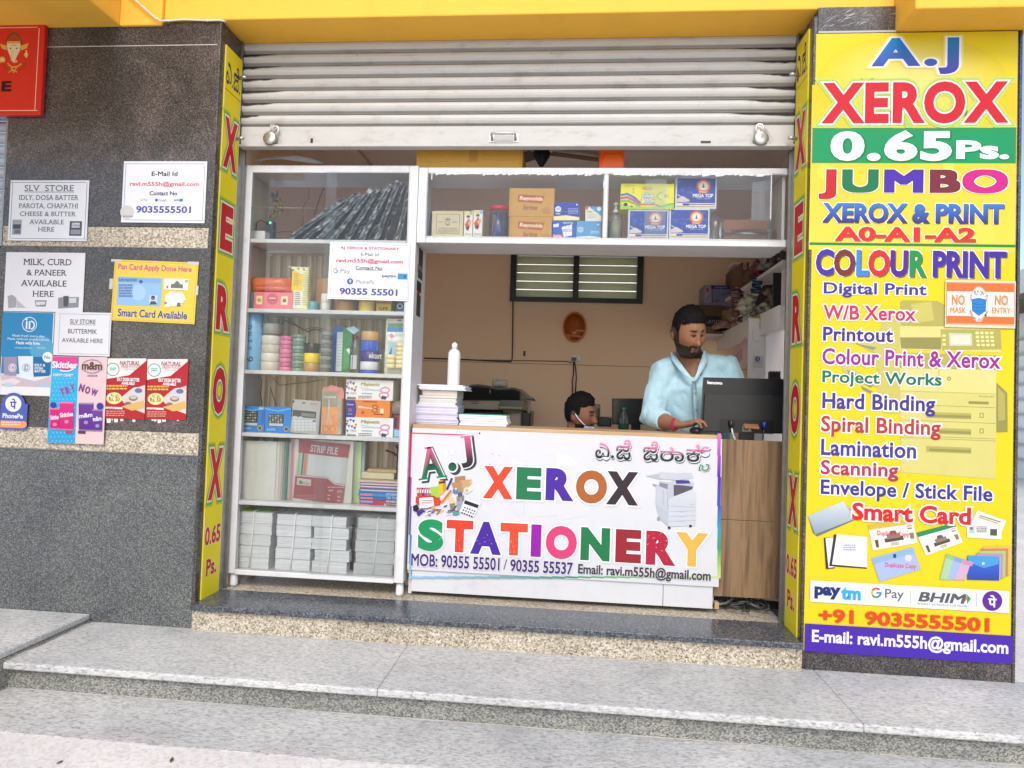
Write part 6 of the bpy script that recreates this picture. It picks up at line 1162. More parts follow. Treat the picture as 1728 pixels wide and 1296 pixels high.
s.k = 'D'; s.poly([(0, 215), (60, 210), (130, 270), (100, 285), (0, 290)], c('#e2e2e4')); s.poly([(0, 590), (190, 585), (190, 592), (0, 625)], c('#dcdcde')); s.k = 'C'
s.poly([(720, 255), (830, 285), (900, 290), (880, 300), (720, 290)], c('#e0e0e2')); s.line([(800, 528), (806, 630)], 1.5, c('#bdbdc2')); s.line([(730, 580), (775, 640)], 1.5, c('#c6c6ca')); s.line([(850, 640), (1050, 625)], 1.5, c('#cfcfd2'))
for x in (0, 50, 90): s.rect((220+x, 200-x*.2, 250+x, 265-x*.4), c('#dedfdc'))
for x, y in ((595, 220), (638, 232), (576, 288)): s.disc(x, y, 3, c('#4a4a4a'), n=8)
s.disc(508, 83, 6, c('#3a3a3a'), n=10)
ajg = lambda n, g: mix(mix(c('#12805a'), c('#1c2a2a'), min(1, g*1.9)), c('#d95a8a'), max(0, (g-.55)*2.2))
sh_ = lambda e=0: [(.035, c('#3a3f40'), .05, -.045), (.03, WH)]
s.text('A', (92, 172, 282, 385), ajg, .035, sh_(), serif=True, rot=9, res=4); s.text('.', (300, 275, 357, 335), grad(c('#14704f'), c('#1f3a34')), .03, sh_(), rot=6); s.text('J', (378, 100, 482, 310), lambda n, g: mix(mix(c('#1c2a2a'), c('#6a3048'), g*1.4), c('#e0608e'), max(0, (g-.5)*2)), .03, sh_(), serif=True, rot=9, res=4)
def ol(m=.03): return [(m+.02, c('#d9d9da'), .012, -.02), (m, c('#f4f4f2'))]
def word(t, boxes, cols, dark=.55):
    for ch, r, q_ in zip(t, boxes, cols): s.text(ch, r, c(q_), .056, [(.045, c('#d6d6d6'), .03, -.03), (.036, c('#f6f5f2')), (.010, shade(c(q_), dark))], res=5)
word('XER', ((536, 305, 728, 515), (756, 312, 916, 522), (950, 318, 1130, 528)), ('#e84a30', '#237a4e', '#4c2a9e'))
s.k = 'D'; word('OX', ((120, 312, 310, 515), (312, 320, 505, 524)), ('#b0622e', '#3a2c30')); s.k = 'C'
word('STATI', ((103, 655, 266, 862), (290, 662, 462, 870), (452, 672, 650, 884), (648, 682, 824, 890), (852, 690, 914, 900)), ('#18935a', '#e0402a', '#4a259c', '#e2502e', '#9a18a8'))
s.k = None; word('O', ((921.5, 888, 973, 943),), ('#e23f76',)); s.k = 'D'
word('NERY', ((150, 670, 328, 872), (368, 682, 523, 885), (558, 692, 738, 900), (745, 702, 940, 908)), ('#1f7a48', '#9c2530', '#b81f3e', '#ecb44a')); s.k = None
rg = random.Random(17); s.o += 12*LAY
s.k = 'C'
for i in range(46): x, y = rg.choice([(rg.uniform(340, 405), rg.uniform(680, 865)), (rg.uniform(480, 640), rg.uniform(740, 870)), (rg.uniform(700, 760), rg.uniform(780, 880)), (rg.uniform(240, 262), rg.uniform(720, 800))]); s.disc(x, y, rg.uniform(1.2, 3), c('#e6dfe6'), n=7)
s.k = 'D'
for i in range(20): s.disc(rg.uniform(565, 730), rg.uniform(700, 890), rg.uniform(1.2, 2.8), c('#e6d5dc'), n=7)
s.k = 'C'
s.text('MOB: 90355 55501', (55, 893, 642, 978), c('#42246e'), .022, [(.02, c('#c9c4d4'), .03, -.04), (.03, WH)]); s.text('/', (668, 918, 690, 985), c('#55505e'), .0)
s.k = None; s.text('90355 55537', (861, 946, 967, 967), c('#42246e'), .025, [(.02, c('#c9c4d4'), .03, -.04), (.03, WH)]); s.k = 'D'; s.text('Email: ravi.m555h@gmail.com', (131, 912, 960, 995), c('#3a3440'), .025, [(.02, c('#d2d0d4'), .02, -.03)])
# Kannada heading
s.k = 'K'; kg = lambda n, g: mix(c('#26302c'), c('#e88ab4'), max(0, min(1, (g-.42)*3))); ksh = [(.012, c('#4a4f4e'), .04, -.07), (.012, WH, .02, -.03), (.012, WH)]
for cc, dx, w in ((c('#4a4f4e'), 5, 30), (WH, 0, 30), (c('#2f7a55'), 0, 17)): s.line([(1385+dx, 440+dx), (1384+dx, 405+dx), (1400+dx, 375+dx), (1420+dx, 385+dx), (1412+dx, 425+dx), (1435+dx, 440+dx), (1475+dx, 435+dx), (1492+dx, 405+dx), (1485+dx, 375+dx), (1460+dx, 372+dx)], w, cc)
s.text('ಎ', (170, 118, 338, 305), kg, .014, ksh); s.text('.', (352, 262, 388, 305), c('#2a322f'), .05, ksh); s.text('ಜೆ', (412, 82, 584, 318), kg, .014, ksh); s.text('ಜೆ', (727, 98, 903, 330), kg, .014, ksh); s.text('ರಾ', (925, 165, 1205, 338), kg, .014, ksh); s.text('ಕ್', (1230, 135, 1502, 345), kg, .014, ksh)
# printed copier picture
s.k = 'D'; lg, mg, dk = c('#cfd1d6'), c('#9a9fa8'), c('#5c5560')
s.poly([(555, 345), (640, 330), (740, 350), (735, 362), (640, 365)], c('#b4b9be')); s.poly([(640, 320), (740, 328), (840, 325), (850, 358), (740, 372), (640, 358)], c('#c6c9ce')); s.poly([(595, 392), (640, 405), (690, 425), (690, 432), (600, 405)], mg); s.poly([(638, 378), (730, 385), (730, 480), (695, 487), (690, 420), (636, 405)], c('#bcc0c7')); s.poly([(640, 385), (692, 395), (690, 440), (640, 415)], c('#8a8298'))
s.poly([(725, 372), (850, 378), (858, 400), (725, 400)], c('#c4c7cd')); s.poly([(738, 370), (822, 372), (835, 392), (745, 394)], c('#4a3a90')); s.poly([(728, 400), (850, 410), (845, 425), (735, 470), (728, 465)], dk); s.poly([(735, 470), (845, 428), (868, 455), (868, 500), (695, 490)], lg); s.poly([(760, 465), (845, 440), (862, 455), (850, 468)], c('#cfd1d6'))
s.poly([(620, 402), (695, 430), (700, 565), (660, 560), (616, 520)], c('#c2c6cd')); s.line([(662, 430), (662, 525)], 3, mg); s.line([(690, 440), (692, 560)], 3, mg); s.poly([(695, 487), (868, 498), (864, 655), (695, 660)], c('#cbced5')); s.poly([(616, 522), (695, 568), (695, 660), (640, 610)], c('#b9bec6')); s.line([(695, 532), (866, 540)], 2.5, mg)
for y in (562, 592, 622): s.line([(697, y+6), (866, y)], 2, mg); s.line([(740, y+2), (780, y+8), (820, y)], 4, c('#aeb2ba'))
s.disc(700, 668, 9, c('#3a3a3e')); s.disc(833, 657, 9, c('#3a3a3e')); s.rect((626, 600, 642, 622), mg); s.text('bizhub', (830, 520, 858, 526), c('#7a7a80'), .0)
# printed stationery pile
s.k = 'C'
for i, q_ in enumerate(('#c23a2e', '#d94a3e', '#3a3ea0', '#d9463a', '#3f8ac0', '#e0503a')): s.poly([(92+i*16, 445), (106+i*16, 443), (112+i*16, 500), (96+i*16, 500)], c(q_)); s.rect((97+i*16, 455, 105+i*16, 478), c('#efe6da'))
s.poly([(180, 440), (235, 436), (245, 510), (190, 512)], c('#9fcb4a')); s.poly([(235, 398), (262, 394), (268, 480), (240, 500)], c('#e8b82e')); s.poly([(262, 394), (285, 400), (288, 455), (268, 478)], c('#c9922a')); s.poly([(238, 404), (282, 398), (282, 412), (240, 418)], c('#3a3a2e'))
s.poly([(320, 378), (332, 384), (298, 460), (286, 452)], c('#3a2f90')); s.poly([(344, 372), (412, 364), (415, 400), (345, 410)], c('#a9825a')); s.poly([(378, 396), (455, 388), (440, 455), (392, 460)], c('#c9a276')); s.poly([(322, 410), (390, 405), (400, 470), (360, 480), (330, 440)], c('#b48c5e')); s.poly([(440, 400), (462, 410), (445, 420)], c('#d9b88a'))
s.disc(425, 462, 22, c('#d9d2c0')); s.disc(425, 462, 10, c('#b8ad94')); s.disc(448, 452, 18, c('#e4ded0')); s.disc(350, 465, 20, c('#6a7aa0')); s.disc(380, 488, 16, c('#4a5a8a')); s.disc(352, 452, 8, c('#c9cfe0')); s.line([(255, 545), (320, 460)], 12, c('#d9703a')); s.line([(262, 550), (330, 470)], 5, c('#efc04a'))
s.poly([(88, 502), (205, 494), (255, 530), (245, 560), (120, 575), (85, 540)], c('#c93a30')); s.poly([(108, 512), (200, 506), (210, 572), (112, 580)], c('#efeae6')); s.scribble((125, 525, 200, 555), 2, c('#c9605a'), .5, 4); s.poly([(205, 515), (245, 505), (250, 555), (212, 560)], c('#d9402e'))
s.poly([(300, 505), (325, 500), (345, 545), (310, 552)], c('#e0c49a')); s.poly([(310, 550), (345, 545), (348, 580), (315, 588)], c('#7a8a5a')); s.poly([(355, 530), (408, 522), (400, 585), (362, 592)], c('#9aa4b0'))
for i, q_ in enumerate(('#c93a3a', '#3a3aa0', '#3a8a4a', '#d9a03a', '#2a2a2a', '#b03a6a')): s.line([(362+i*8, 532), (358+i*9, 502-(i % 3)*4)], 5, c(q_))
s.poly([(415, 505), (520, 545), (470, 640), (375, 602)], c('#e4e4e8')); s.poly([(412, 525), (505, 558), (495, 580), (405, 548)], c('#26262a'))
for i in range(5):
    for j in range(3): s.disc(412+i*16-j*9, 575+i*6+j*17, 5.5, c('#33333a'), n=8)
for i in range(34):
    x, y = rg.uniform(95, 350), rg.uniform(570, 628); a = rg.uniform(-.9, .3); l = rg.uniform(18, 46); s.line([(x, y), (x+l*math.cos(a), y+l*math.sin(a))], rg.uniform(4, 9), c(rg.choice(['#4a3a8a', '#d9d9e4', '#3a5ab0', '#8a4a9a', '#c94a5a', '#3aa0a8', '#e0c04a', '#4a4a58', '#efefef'])))
s.poly([(68, 565), (95, 552), (110, 580), (92, 605), (70, 595)], c('#24242c')); s.poly([(92, 600), (145, 588), (140, 602), (108, 632), (96, 625)], c('#4a2f8a')); s.rect((332, 600, 372, 622), c('#3aa6a0')); s.poly([(340, 590), (375, 598), (370, 606), (338, 600)], c('#c93a4a'))
s.k = None
s.done('counter_banner', 'white shop banner with multicoloured lettering and rainbow border fixed to the counter front', 'banner')
# torn wooden edge showing above the banner
q = MB(); a = PY(692, 957, YC-.01); q.box(a.x-.012, a.x+.004, YC-.006, YC-.001, a.z-.03, a.z-.002, c('#c9a86a'), 'paper', .002); q.build('tape_scrap', None, 'brown tape scrap at the lower left corner of the counter banner', 'tape scrap')
# ---- tangle of cables under the wood panel
q = MB(); rg = random.Random(40)
for i in range(13):
    x = rg.uniform(1222, 1285); pts = []; zb0 = ZS+.006; cx_ = PY(x, 1020, .3).x; r1 = rg.uniform(.03, .09); r2 = rg.uniform(.02, .05); a0 = rg.random()*6; yy = .36+rg.uniform(-.02, .06)
    for j in range(16): a = a0+j*.42; pts.append((min(XR-.03, cx_+.05+r1*math.cos(a)), yy+r2*math.sin(a), zb0+.012*(1+math.sin(a*1.7+i))+.004*i*.5))
    q.tube(pts, rg.choice([.0035, .004, .0025]), rg.choice([(.03, .028, .026), (.06, .055, .05), (.14, .13, .12)]), 6)
q.tube([PY(1200, 1022, .34)+Vector((0, 0, .0)), PY(1225, 1018, .36), PY(1240, 1008, .40)], .006, (.12, .11, .10), 8)
q.build('cable_tangle', None, 'tangle of dark cables on the floor under the wood panel', 'cable')

# ================================================================== on the counter
zt = zct+.0045
rg = random.Random(5)
def sheets(k, x0, x1, y0, y1, Y, base, n, cols, name, lab, group, d=.2, jit=.004, mat='paper'):
    a, b_, za, zb = RC(k, x0, y0, x1, y1, Y); h = (zb-za); q = MB(); z = base+.0004
    for j in range(n):
        e = rg.uniform(-jit, jit); hh = h/n; cc = c(cols[j % len(cols)]) if not isinstance(cols, str) else c(cols)
        q.box(a+e, b_+e+rg.uniform(-.002, .002), Y+rg.uniform(0, .004), Y+d, z, z+hh-.0005, shade(cc, rg.uniform(.88, 1)), mat); z += hh
    o = q.build(name, None, lab, 'paper stack', group); return z, (a+b_)/2
z_, xm = sheets('A', 42, 332, 1062, 1195, .40, zt, 12, ['#cfcbe0', '#d6d3e2', '#bfbad4', '#dcdae6'], 'paper_stack', 'lilac white paper stack at the bottom of the tall pile by the cabinet', 'paper stacks in the pile beside the cabinet')
z_, _ = sheets('A', 70, 322, 1000, 1062, .405, z_, 4, ['#dcd8d4', '#cfcbc4'], 'paper_stack', 'cream paper stack in the middle of the tall pile by the cabinet', 'paper stacks in the pile beside the cabinet')
z_, _ = sheets('A', 96, 330, 962, 1000, .41, z_, 2, ['#d2c6ba', '#bdb4ac'], 'paper_stack', 'thin tan paper stack near the top of the tall pile', 'paper stacks in the pile beside the cabinet')
z_, _ = sheets('A', 65, 378, 925, 962, .40, z_, 4, ['#dedbe8', '#e6e4ee'], 'paper_stack', 'fanned white paper stack topmost on the tall pile', 'paper stacks in the pile beside the cabinet', jit=.008)
q = MB(); p = PY(*px('A', 308, 800), .47); w_ = abs(PY(*px('A', 268, 900), .47).x-PY(*px('A', 352, 900), .47).x)/2; hb = PY(*px('A', 325, 690), .47).z-z_
q.lathe([(w_*.96, 0), (w_, .006), (w_, hb*.82), (w_*.93, hb*.93), (w_*.6, hb), (w_*.44, hb*1.01)], p.x, .47, z_+.0004, 26, 'plastic', col=c('#dedad6')); t_ = q.build('spray_bottle', None, 'tall white plastic bottle standing on the paper pile', 'bottle'); q = MB(); q.lathe([(w_*.46, 0), (w_*.46, .026), (w_*.4, .03), (w_*.18, .031), (w_*.16, .036)], p.x, .47, z_+hb*1.01, 18, 'plastic', col=c('#e6e2de')); q.build('cap', t_)
z2_ = zt
for i, (cc, lab) in enumerate((('#dfe0ea', 'lowest'), ('#d4d8e6', 'second from the bottom'), ('#e2e2ea', 'middle'), ('#cfd6e4', 'second from the top'), ('#2f8a70', 'topmost'))):
    a, b_, za, zb = RC('A', 345, 1195-(i+1)*16, 670, 1195-i*16, .42); q = MB(); o = rg.uniform(-.006, .006)
    for j in range(3): q.box(a+o, b_+o, .42+j*.001, .60, z2_+.0004+j*(zb-za)/3.3, z2_+(j+1)*(zb-za)/3.3, c('#e6e6ee') if j < 2 or i < 4 else c(cc), 'paper')
    q.build('exercise_book', None, lab+(' green covered' if i == 4 else ' white edged')+' book in the low pile beside the tall paper pile', 'book', 'books in the low pile on the counter'); z2_ += zb-za

# ================================================================== at the back: desk, copier, clock, socket, laptop
q = MB(); q.box(-1.75, .95, 1.45, 2.05, zt-.16, zt-.13, mat='wood_edge', b=.003)
dk_ = q.build('back_desk', None, 'long wooden desk against the back wall behind the counter', 'desk'); q = MB()
for x in (-1.7, -.2, .9): q.box(x-.02, x+.02, 1.5, 2.0, ZS-.005, zt-.161, (.1, .08, .06), 'plastic', .003)
q.build('leg', dk_); ZD = zt-.13
# copier under a black cover
YP = 1.45; t_ = thing('photocopier', 'grey photocopier under a black dust cover behind the paper stacks', 'copier', tuple(PY(820, 730, 1.6)[:2])+(ZD-.0,))
def PB(k, x0, y0, x1, y1, Y0, Y1, col, b=.008, mat='plastic'):
    a, b_, za, zb = RC(k, x0, y0, x1, y1, Y0); q = MB(); q.box(a, b_, Y0, Y1, za, zb, col, mat, b); return q
q = PB('A', 350, 1030, 780, 1100, YP, YP+.5, c('#8f8874')); q.box(*RC('A', 425, 1050, 478, 1056, YP)[:2], YP-.002, YP, *RC('A', 425, 1041, 478, 1046, YP)[2:], c('#4a463a')); q.box(*RC('A', 425, 1050, 478, 1056, YP)[:2], YP-.002, YP, *RC('A', 425, 1054, 478, 1059, YP)[2:], c('#4a463a')); q.build('scanner_unit', t_)
PB('A', 350, 1100, 640, 1210, YP+.06, YP+.5, c('#191817')).build('output_bay', t_)
PB('A', 690, 1100, 765, 1215, YP+.0, YP+.5, c('#8a8270')).build('side_body', t_); PB('A', 766, 1110, 832, 1215, YP+.1, YP+.5, c('#2b2823')).build('dark_side', t_); PB('A', 812, 1040, 828, 1125, YP+.02, YP+.06, c('#8f8874')).build('tray_arm', t_)
q = MB(); pts = [PY(*px('A', x, y), YP-.06) for x, y in ((610, 1075), (628, 1033), (792, 1036), (778, 1080))]; q.add([tuple(p) for p in pts]+[tuple(p+Vector((0, .05, 0))) for p in pts], [(0, 1, 2, 3), (4, 7, 6, 5), (0, 4, 5, 1), (1, 5, 6, 2), (2, 6, 7, 3), (3, 7, 4, 0)], c('#4a4640'), 'plastic'); q.build('touch_panel', t_)
PB('A', 612, 1078, 782, 1098, YP-.07, YP, c('#7a7464')).build('panel_base', t_); PB('A', 640, 1098, 760, 1118, YP-.03, YP, c('#7a7464')).build('panel_support', t_)
q = MB(); n1, n2 = 26, 8; vs = []; cs = []; top = ((372, 985), (400, 935), (450, 925), (560, 935), (640, 950), (720, 945), (770, 960), (800, 990), (845, 1025)); rg = random.Random(3)
for i in range(n1):
    u = i/(n1-1); f_ = u*(len(top)-1); j = min(int(f_), len(top)-2); x = top[j][0]+(top[j+1][0]-top[j][0])*(f_-j); y = top[j][1]+(top[j+1][1]-top[j][1])*(f_-j)
    pt = PY(*px('A', x, y+rg.uniform(-4, 4)), YP+.1); pb = PY(*px('A', min(max(x, 372), 800), 1033), YP-.012)
    prof = [(YP-.014, pb.z), (YP-.018+rg.uniform(-.006, .004), pb.z*.6+pt.z*.4), (YP-.01+rg.uniform(-.006, .004), pb.z*.25+pt.z*.75), (YP+.03, pt.z-.012), (YP+.1, pt.z), (YP+.3, pt.z), (YP+.48, pt.z-.02), (YP+.51, pb.z)]
    for y_, z_q in prof: vs.append((pt.x if y_ > YP else pt.x*.4+pb.x*.6, y_, z_q)); cs.append(c('#1a1917') if x < 770 else c('#6f6450'))
q.add(vs, [(i*n2+j, (i+1)*n2+j, (i+1)*n2+j+1, i*n2+j+1) for i in range(n1-1) for j in range(n2-1)]+[tuple(range(n2))[::-1], tuple((n1-1)*n2+j for j in range(n2))], cs, 'cloth', True); q.build('dust_cover', t_)
q = MB(); a = PY(*px('A', 555, 960), YP-.022); q.tube([a, a+Vector((0, -.002, -.03))], .003, (.5, .5, .5), 6, 'metal'); q.build('zip', t_)
zk = PY(*px('A', 610, 942), YP+.2).z; q = packbag('A', (562, 890, 668, 945), YP+.14, .16, c('#c9c2b4'), 0, 0, zk-.01, .6, 'paper'); q.build('folded_cloth', None, 'folded pale cloth lying on the black copier cover', 'cloth')
# clock
cr_ = PY(969.5, 552.5, YB); rw = abs(PY(*px('A', 1054, 535), YB).x-PY(*px('A', 1216, 535), YB).x)/2; rh = abs(PY(*px('A', 1135, 430), YB).z-PY(*px('A', 1135, 640), YB).z)/2
t_ = thing('wall_clock', 'oval amber wall clock on the tan back wall', 'clock', (cr_.x, YB, cr_.z-rh)); q = MB(); q.M = Matrix.Translation((cr_.x, YB-.001, cr_.z)) @ Matrix.Rotation(PI/2, 4, 'X')
q.lathe([(1.0, 0), (1.0, .02), (.97, .032), (.9, .036), (.88, .028), (.88, .0)], 0, 0, 0, 48, 'laminate', sx=rw, sy=rh, col=c('#dd8246')); q.build('frame', t_)
q = MB(); q.M = Matrix.Translation((cr_.x, YB-.016, cr_.z)) @ Matrix.Rotation(PI/2, 4, 'X'); q.lathe([(.0, 0), (.885, 0), (.885, .002), (0, .0025)], 0, 0, 0, 48, 'laminate', sx=rw, sy=rh, col=c('#bd6228')); q.build('dial', t_)
q = MB()
for a, l, w_ in ((20, .075, .003), (215, .05, .004), (40, .03, .0015)):
    a = math.radians(a); d = Vector((math.sin(a), 0, math.cos(a))); n_ = Vector((d.z, 0, -d.x))*w_; o = Vector((cr_.x+.004, YB-.0215, cr_.z)); q.add([o-n_-d*.012, o+n_-d*.012, o+d*l], [(0, 1, 2)], c('#d9a06a'), 'print')
q.build('hands', t_)
s = Sign(PlY(YB-.02), 'A'); s.poly([(1072, 582), (1105, 588), (1100, 625), (1082, 605)], c('#d98a5a')); s.poly([(1105, 585), (1190, 595), (1185, 608), (1105, 596)], c('#d98a5a')); s.rect((1138, 552, 1205, 566), c('#d98a5a')); s.body.build('dial_print', t_)
# socket and wires
q = MB(); a, b_, za, zb = RC('A', 1108, 725, 1180, 770, YB); q.box(a, b_, YB-.02, YB-.0005, za, zb, c('#d9cfc4'), 'plastic', .003); t_ = q.build('wall_socket', None, 'white wall socket with a black plug below the clock', 'socket')
q = MB(); p = PY(*px('A', 1128, 752), YB-.03); q.box(p.x-.018, p.x+.018, YB-.05, YB-.021, p.z-.012, p.z+.01, (.03, .025, .02), b=.003); q.box(b_-.03, b_-.012, YB-.023, YB-.0205, za+.012, zb-.012, (.8, .76, .7), 'plastic', .001); q.build('plug', t_)
q = MB(); W2 = lambda *p: [PY(*px('A', x, y), YB-.006) for x, y in p]
q.tube(W2((1126, 762), (1124, 860), (1116, 900), (1118, 1010)), .005, (.03, .025, .02), 6); q.tube(W2((1130, 765), (1140, 820), (1144, 880), (1136, 1010)), .005, (.03, .025, .02), 6); q.build('hanging_cords', t_)
q = MB(); q.tube(W2((716, 30), (712, 200), (710, 500), (706, 750), (698, 771), (600, 768), (400, 757), (105, 746)), .0055, (.05, .04, .03), 6); q.tube(W2((105, 748), (400, 758), (700, 762), (900, 766), (1080, 768), (1112, 780)), .0035, (.12, .08, .05), 6); q.build('wall_wire', None, 'black wire running down from the louvre window and along the back wall', 'wire')
q = MB(); p = PY(*px('A', 788, 715), YB-.002); q.box(p.x-.008, p.x+.01, YB-.0012, YB, p.z-.02, p.z+.02, c('#7a5a3a'), 'plaster'); q.build('wall_scuff', rm)
# laptop and small things on the back desk
def quadslab(k, pts, Y, d, col, name, parent=None, mat='plastic', lab=None, cat=None):
    q = MB(); p = [PY(*px(k, x, y), Y) for x, y in pts]; q.add([tuple(v) for v in p]+[tuple(v+Vector((0, d, 0))) for v in p], [(0, 1, 2, 3), (4, 7, 6, 5), (0, 4, 5, 1), (1, 5, 6, 2), (2, 6, 7, 3), (3, 7, 4, 0)], col, mat); return q.build(name, parent, lab, cat)
lp = thing('monitor', 'dark flat monitor standing on the back desk behind the water bottle', 'monitor', tuple(PY(1085, 725, 1.6)[:2])+(ZD,))
quadslab('A', ((1388, 1200), (1388, 1022), (1720, 1022), (1720, 1200)), 1.60, .03, (.02, .02, .022), 'casing', lp); quadslab('A', ((1398, 1192), (1398, 1032), (1710, 1032), (1710, 1192)), 1.596, .003, c('#343a36'), 'screen', lp, 'laminate')
p = PY(*px('A', 1550, 1200), 1.62); q = MB(); q.box(p.x-.03, p.x+.03, 1.615, 1.635, ZD+.012, p.z+.02, (.02, .02, .022)); q.box(p.x-.11, p.x+.11, 1.55, 1.7, ZD+.0005, ZD+.012, (.02, .02, .022), 'plastic', .004); q.build('stand', lp)
t_ = thing('water_bottle', 'clear water bottle with a green label before the back monitor', 'bottle', tuple(PY(*px('A', 1470, 1190), 1.5)[:2])+(ZD,)); p = PY(*px('A', 1468, 1150), 1.5); ht = PY(*px('A', 1470, 1088), 1.5).z-ZD
q = MB(); q.lathe([(.03, 0), (.033, .01), (.033, ht*.62), (.028, ht*.75), (.012, ht*.92), (.012, ht*.95)], p.x, 1.5, ZD+.0005, 18, 'pet'); q.build('bottle', t_); q = MB(); q.lathe([(.0335, 0), (.0335, .055)], p.x, 1.5, ZD+ht*.36, 18, 'print', col=c('#2f5a44')); q.build('label', t_); q = MB(); q.lathe([(.013, 0), (.013, .016)], p.x, 1.5, ZD+ht*.95, 14, 'plastic', col=c('#4a9a8a')); q.build('cap', t_)
q = PB('A', 1290, 1150, 1385, 1215, 1.5, 1.75, c('#15151a')); t_ = q.build('card_machine', None, 'small black machine beside the seated head on the back desk', 'machine'); q = PB('A', 1290, 1090, 1306, 1140, 1.62, 1.66, c('#1a1a1a'), .002); q.build('handset', t_); q = PB('A', 1262, 1060, 1308, 1150, 1.68, 1.72, c('#8a7460')); q.build('paper_flap', t_)

# ---- the owner's monitor at the counter
YM = .44; mn = thing('desktop_monitor', 'black desktop monitor seen from behind at the right end of the counter', 'monitor', tuple(PY(1260, 740, YM)[:2])+(zA-.028,))
q = MB(); p = [PY(*px('B', x, y), YM) for x, y in ((545, 1178), (565, 826), (1105, 838), (1095, 1190))]
ps = [p[0]+Vector((0, .03, 0)), p[1]+Vector((0, .03, 0)), p[2]+Vector((0, .03, 0)), p[3]+Vector((0, .03, 0))]
q.add([tuple(v) for v in p]+[tuple(v) for v in ps], [(0, 1, 2, 3), (4, 7, 6, 5), (0, 4, 5, 1), (1, 5, 6, 2), (2, 6, 7, 3), (3, 7, 4, 0)], (.014, .014, .016), 'plastic'); q.build('casing', mn)
q = MB(); p2 = [PY(*px('B', x, y), YM-.003) for x, y in ((556, 1170), (569, 935), (1102, 945), (1095, 1180))]
q.add([tuple(v+Vector((0, dy, 0))) for dy in (-.012, .005) for v in p2], [(0, 1, 2, 3), (0, 4, 5, 1), (1, 5, 6, 2)], (.022, .021, .021), 'plastic'); q.build('back_bulge', mn)
s = Sign(PlY(YM-.0015), 'B'); s.text('lenovo', (586, 850, 684, 872), c('#e8e8ea'), .06, slant=-.1, rot=-1); s.body.build('lettering', mn)
s = Sign(PlY(YM-.0158), 'B', (665, 1098, 1010, 1185), .006, (.010, .010, .011), 'plastic'); s.rect((720, 1105, 768, 1140), (.004, .004, .004)); s.rect((812, 1140, 870, 1176), c('#8a867a')); s.rect((818, 1150, 850, 1164), c('#2a2826')); s.rect((852, 1155, 862, 1168), c('#cfcabb')); s.body.build('port_panel', mn)
q = MB(); W3 = lambda *p: [PY(*px('B', x, y), YM-.03) for x, y in p]
q.tube(W3((738, 1105), (742, 1150)), .009, (.02, .02, .02), 8); q.tube(W3((742, 1150), (748, 1185), (762, 1225), (775, 1262)), .0045, (.55, .55, .55), 8); q.build('white_cable', mn); q = MB(); q.tube(W3((952, 1112), (952, 1152)), .011, c('#2a2f80'), 8); q.tube(W3((952, 1152), (945, 1190), (942, 1228)), .003, (.03, .03, .05), 6); q.build('blue_connector', mn)
q = MB(); a = PY(*px('B', 842, 1180), YM); q.box(a.x-.035, a.x+.035, YM+.004, YM+.02, zA-.0275, a.z+.02, (.015, .015, .016)); q.box(a.x-.1, a.x+.1, YM-.04, YM+.12, zA-.0275, zA-.018, (.015, .015, .016), 'plastic', .003); q.build('stand', mn)
q = MB(); p = PY(*px('B', 515, 1160), .43); q.ball((p.x, .45, zt+.012), (.028, .05, .02), (.015, .015, .016), 16); q.v = [(x, y, max(z, zt+.0005)) for x, y, z in q.v]; q.build('mouse', None, 'black computer mouse under the standing man\'s hand', 'mouse')

# ================================================================== shelf unit on the right wall
SX0, SX1 = 1.06, 1.345
sh_t = thing('wall_shelf', 'white two tier wall shelf along the right side of the shop', 'shelf', (1.2, 1.2, H))
def shz(x, y): return PX(x, y, SX0)
pA = shz(*px('S', 195, 985)); pB = shz(*px('S', 900, 655)); zl0 = (pA.z+pB.z)/2; y1_ = min(pA.y, 2.12); y0_ = max(.52, pB.y)
pC = shz(*px('S', 270, 580)); pD = shz(*px('S', 955, 55)); zu_ = (pC.z+pD.z)/2
part(sh_t, 'lower_board', (SX0, SX1, y0_, 2.1, zl0-.001, zl0+.02), (SX0-.014, SX0-.001, y0_, 2.1, zl0-.10, zl0+.022), mat='right_paint'); part(sh_t, 'upper_board', (SX0, SX1, y0_, 2.1, zu_-.02, zu_), mat='right_paint')
for y in (1.75, 1.2, .8): part(sh_t, 'upright', (SX0+.04, SX1, y-.008, y+.008, zl0+.0205, zu_-.0205), mat='right_paint')
pa = PY(*px('S', 540, 900), 1.0); pb = PY(*px('S', 735, 900), 1.0)
part(sh_t, 'support_panel', (pa.x, pb.x, 1.0, 1.018, ZS-.005, zl0-.002), mat='right_paint'); part(sh_t, 'post', (pb.x+.004, pb.x+.04, 1.2, 1.24, ZS-.005, zl0-.002), mat='wood_edge')
s = Sign(PlY(.9985), 'S'); s.rect((588, 1168, 700, 1300), c('#e2d6cc')); s.disc(638, 1203, 26, c('#4a2f80')); s.text('पे', (626, 1186, 652, 1222), WH, .02); s.scribble((605, 1234, 672, 1244), 1, c('#8a7a74'), .7, 3); s.body.build('payment_label', sh_t)
s = Sign(PlXR(SX0-.0145), 'S')
for x0, y0, x1, y1, q_ in ((582, 740, 668, 812, '#b9b42a'), (582, 820, 668, 885, '#a4b44a')):
    z1_, z0_ = PX(*px('S', (x0+x1)/2, y0), SX0-.0145).z, PX(*px('S', (x0+x1)/2, y1), SX0-.0145).z; yy0 = PX(*px('S', x0, (y0+y1)/2), SX0-.0145).y; yy1 = PX(*px('S', x1, (y0+y1)/2), SX0-.0145).y; s.o += .0005
    s.body.add([(SX0-.0145-s.o, yy0, z0_), (SX0-.0145-s.o, yy1, z0_), (SX0-.0145-s.o, yy1, z1_), (SX0-.0145-s.o, yy0, z1_)], [(0, 1, 2, 3)], c(q_), 'print')
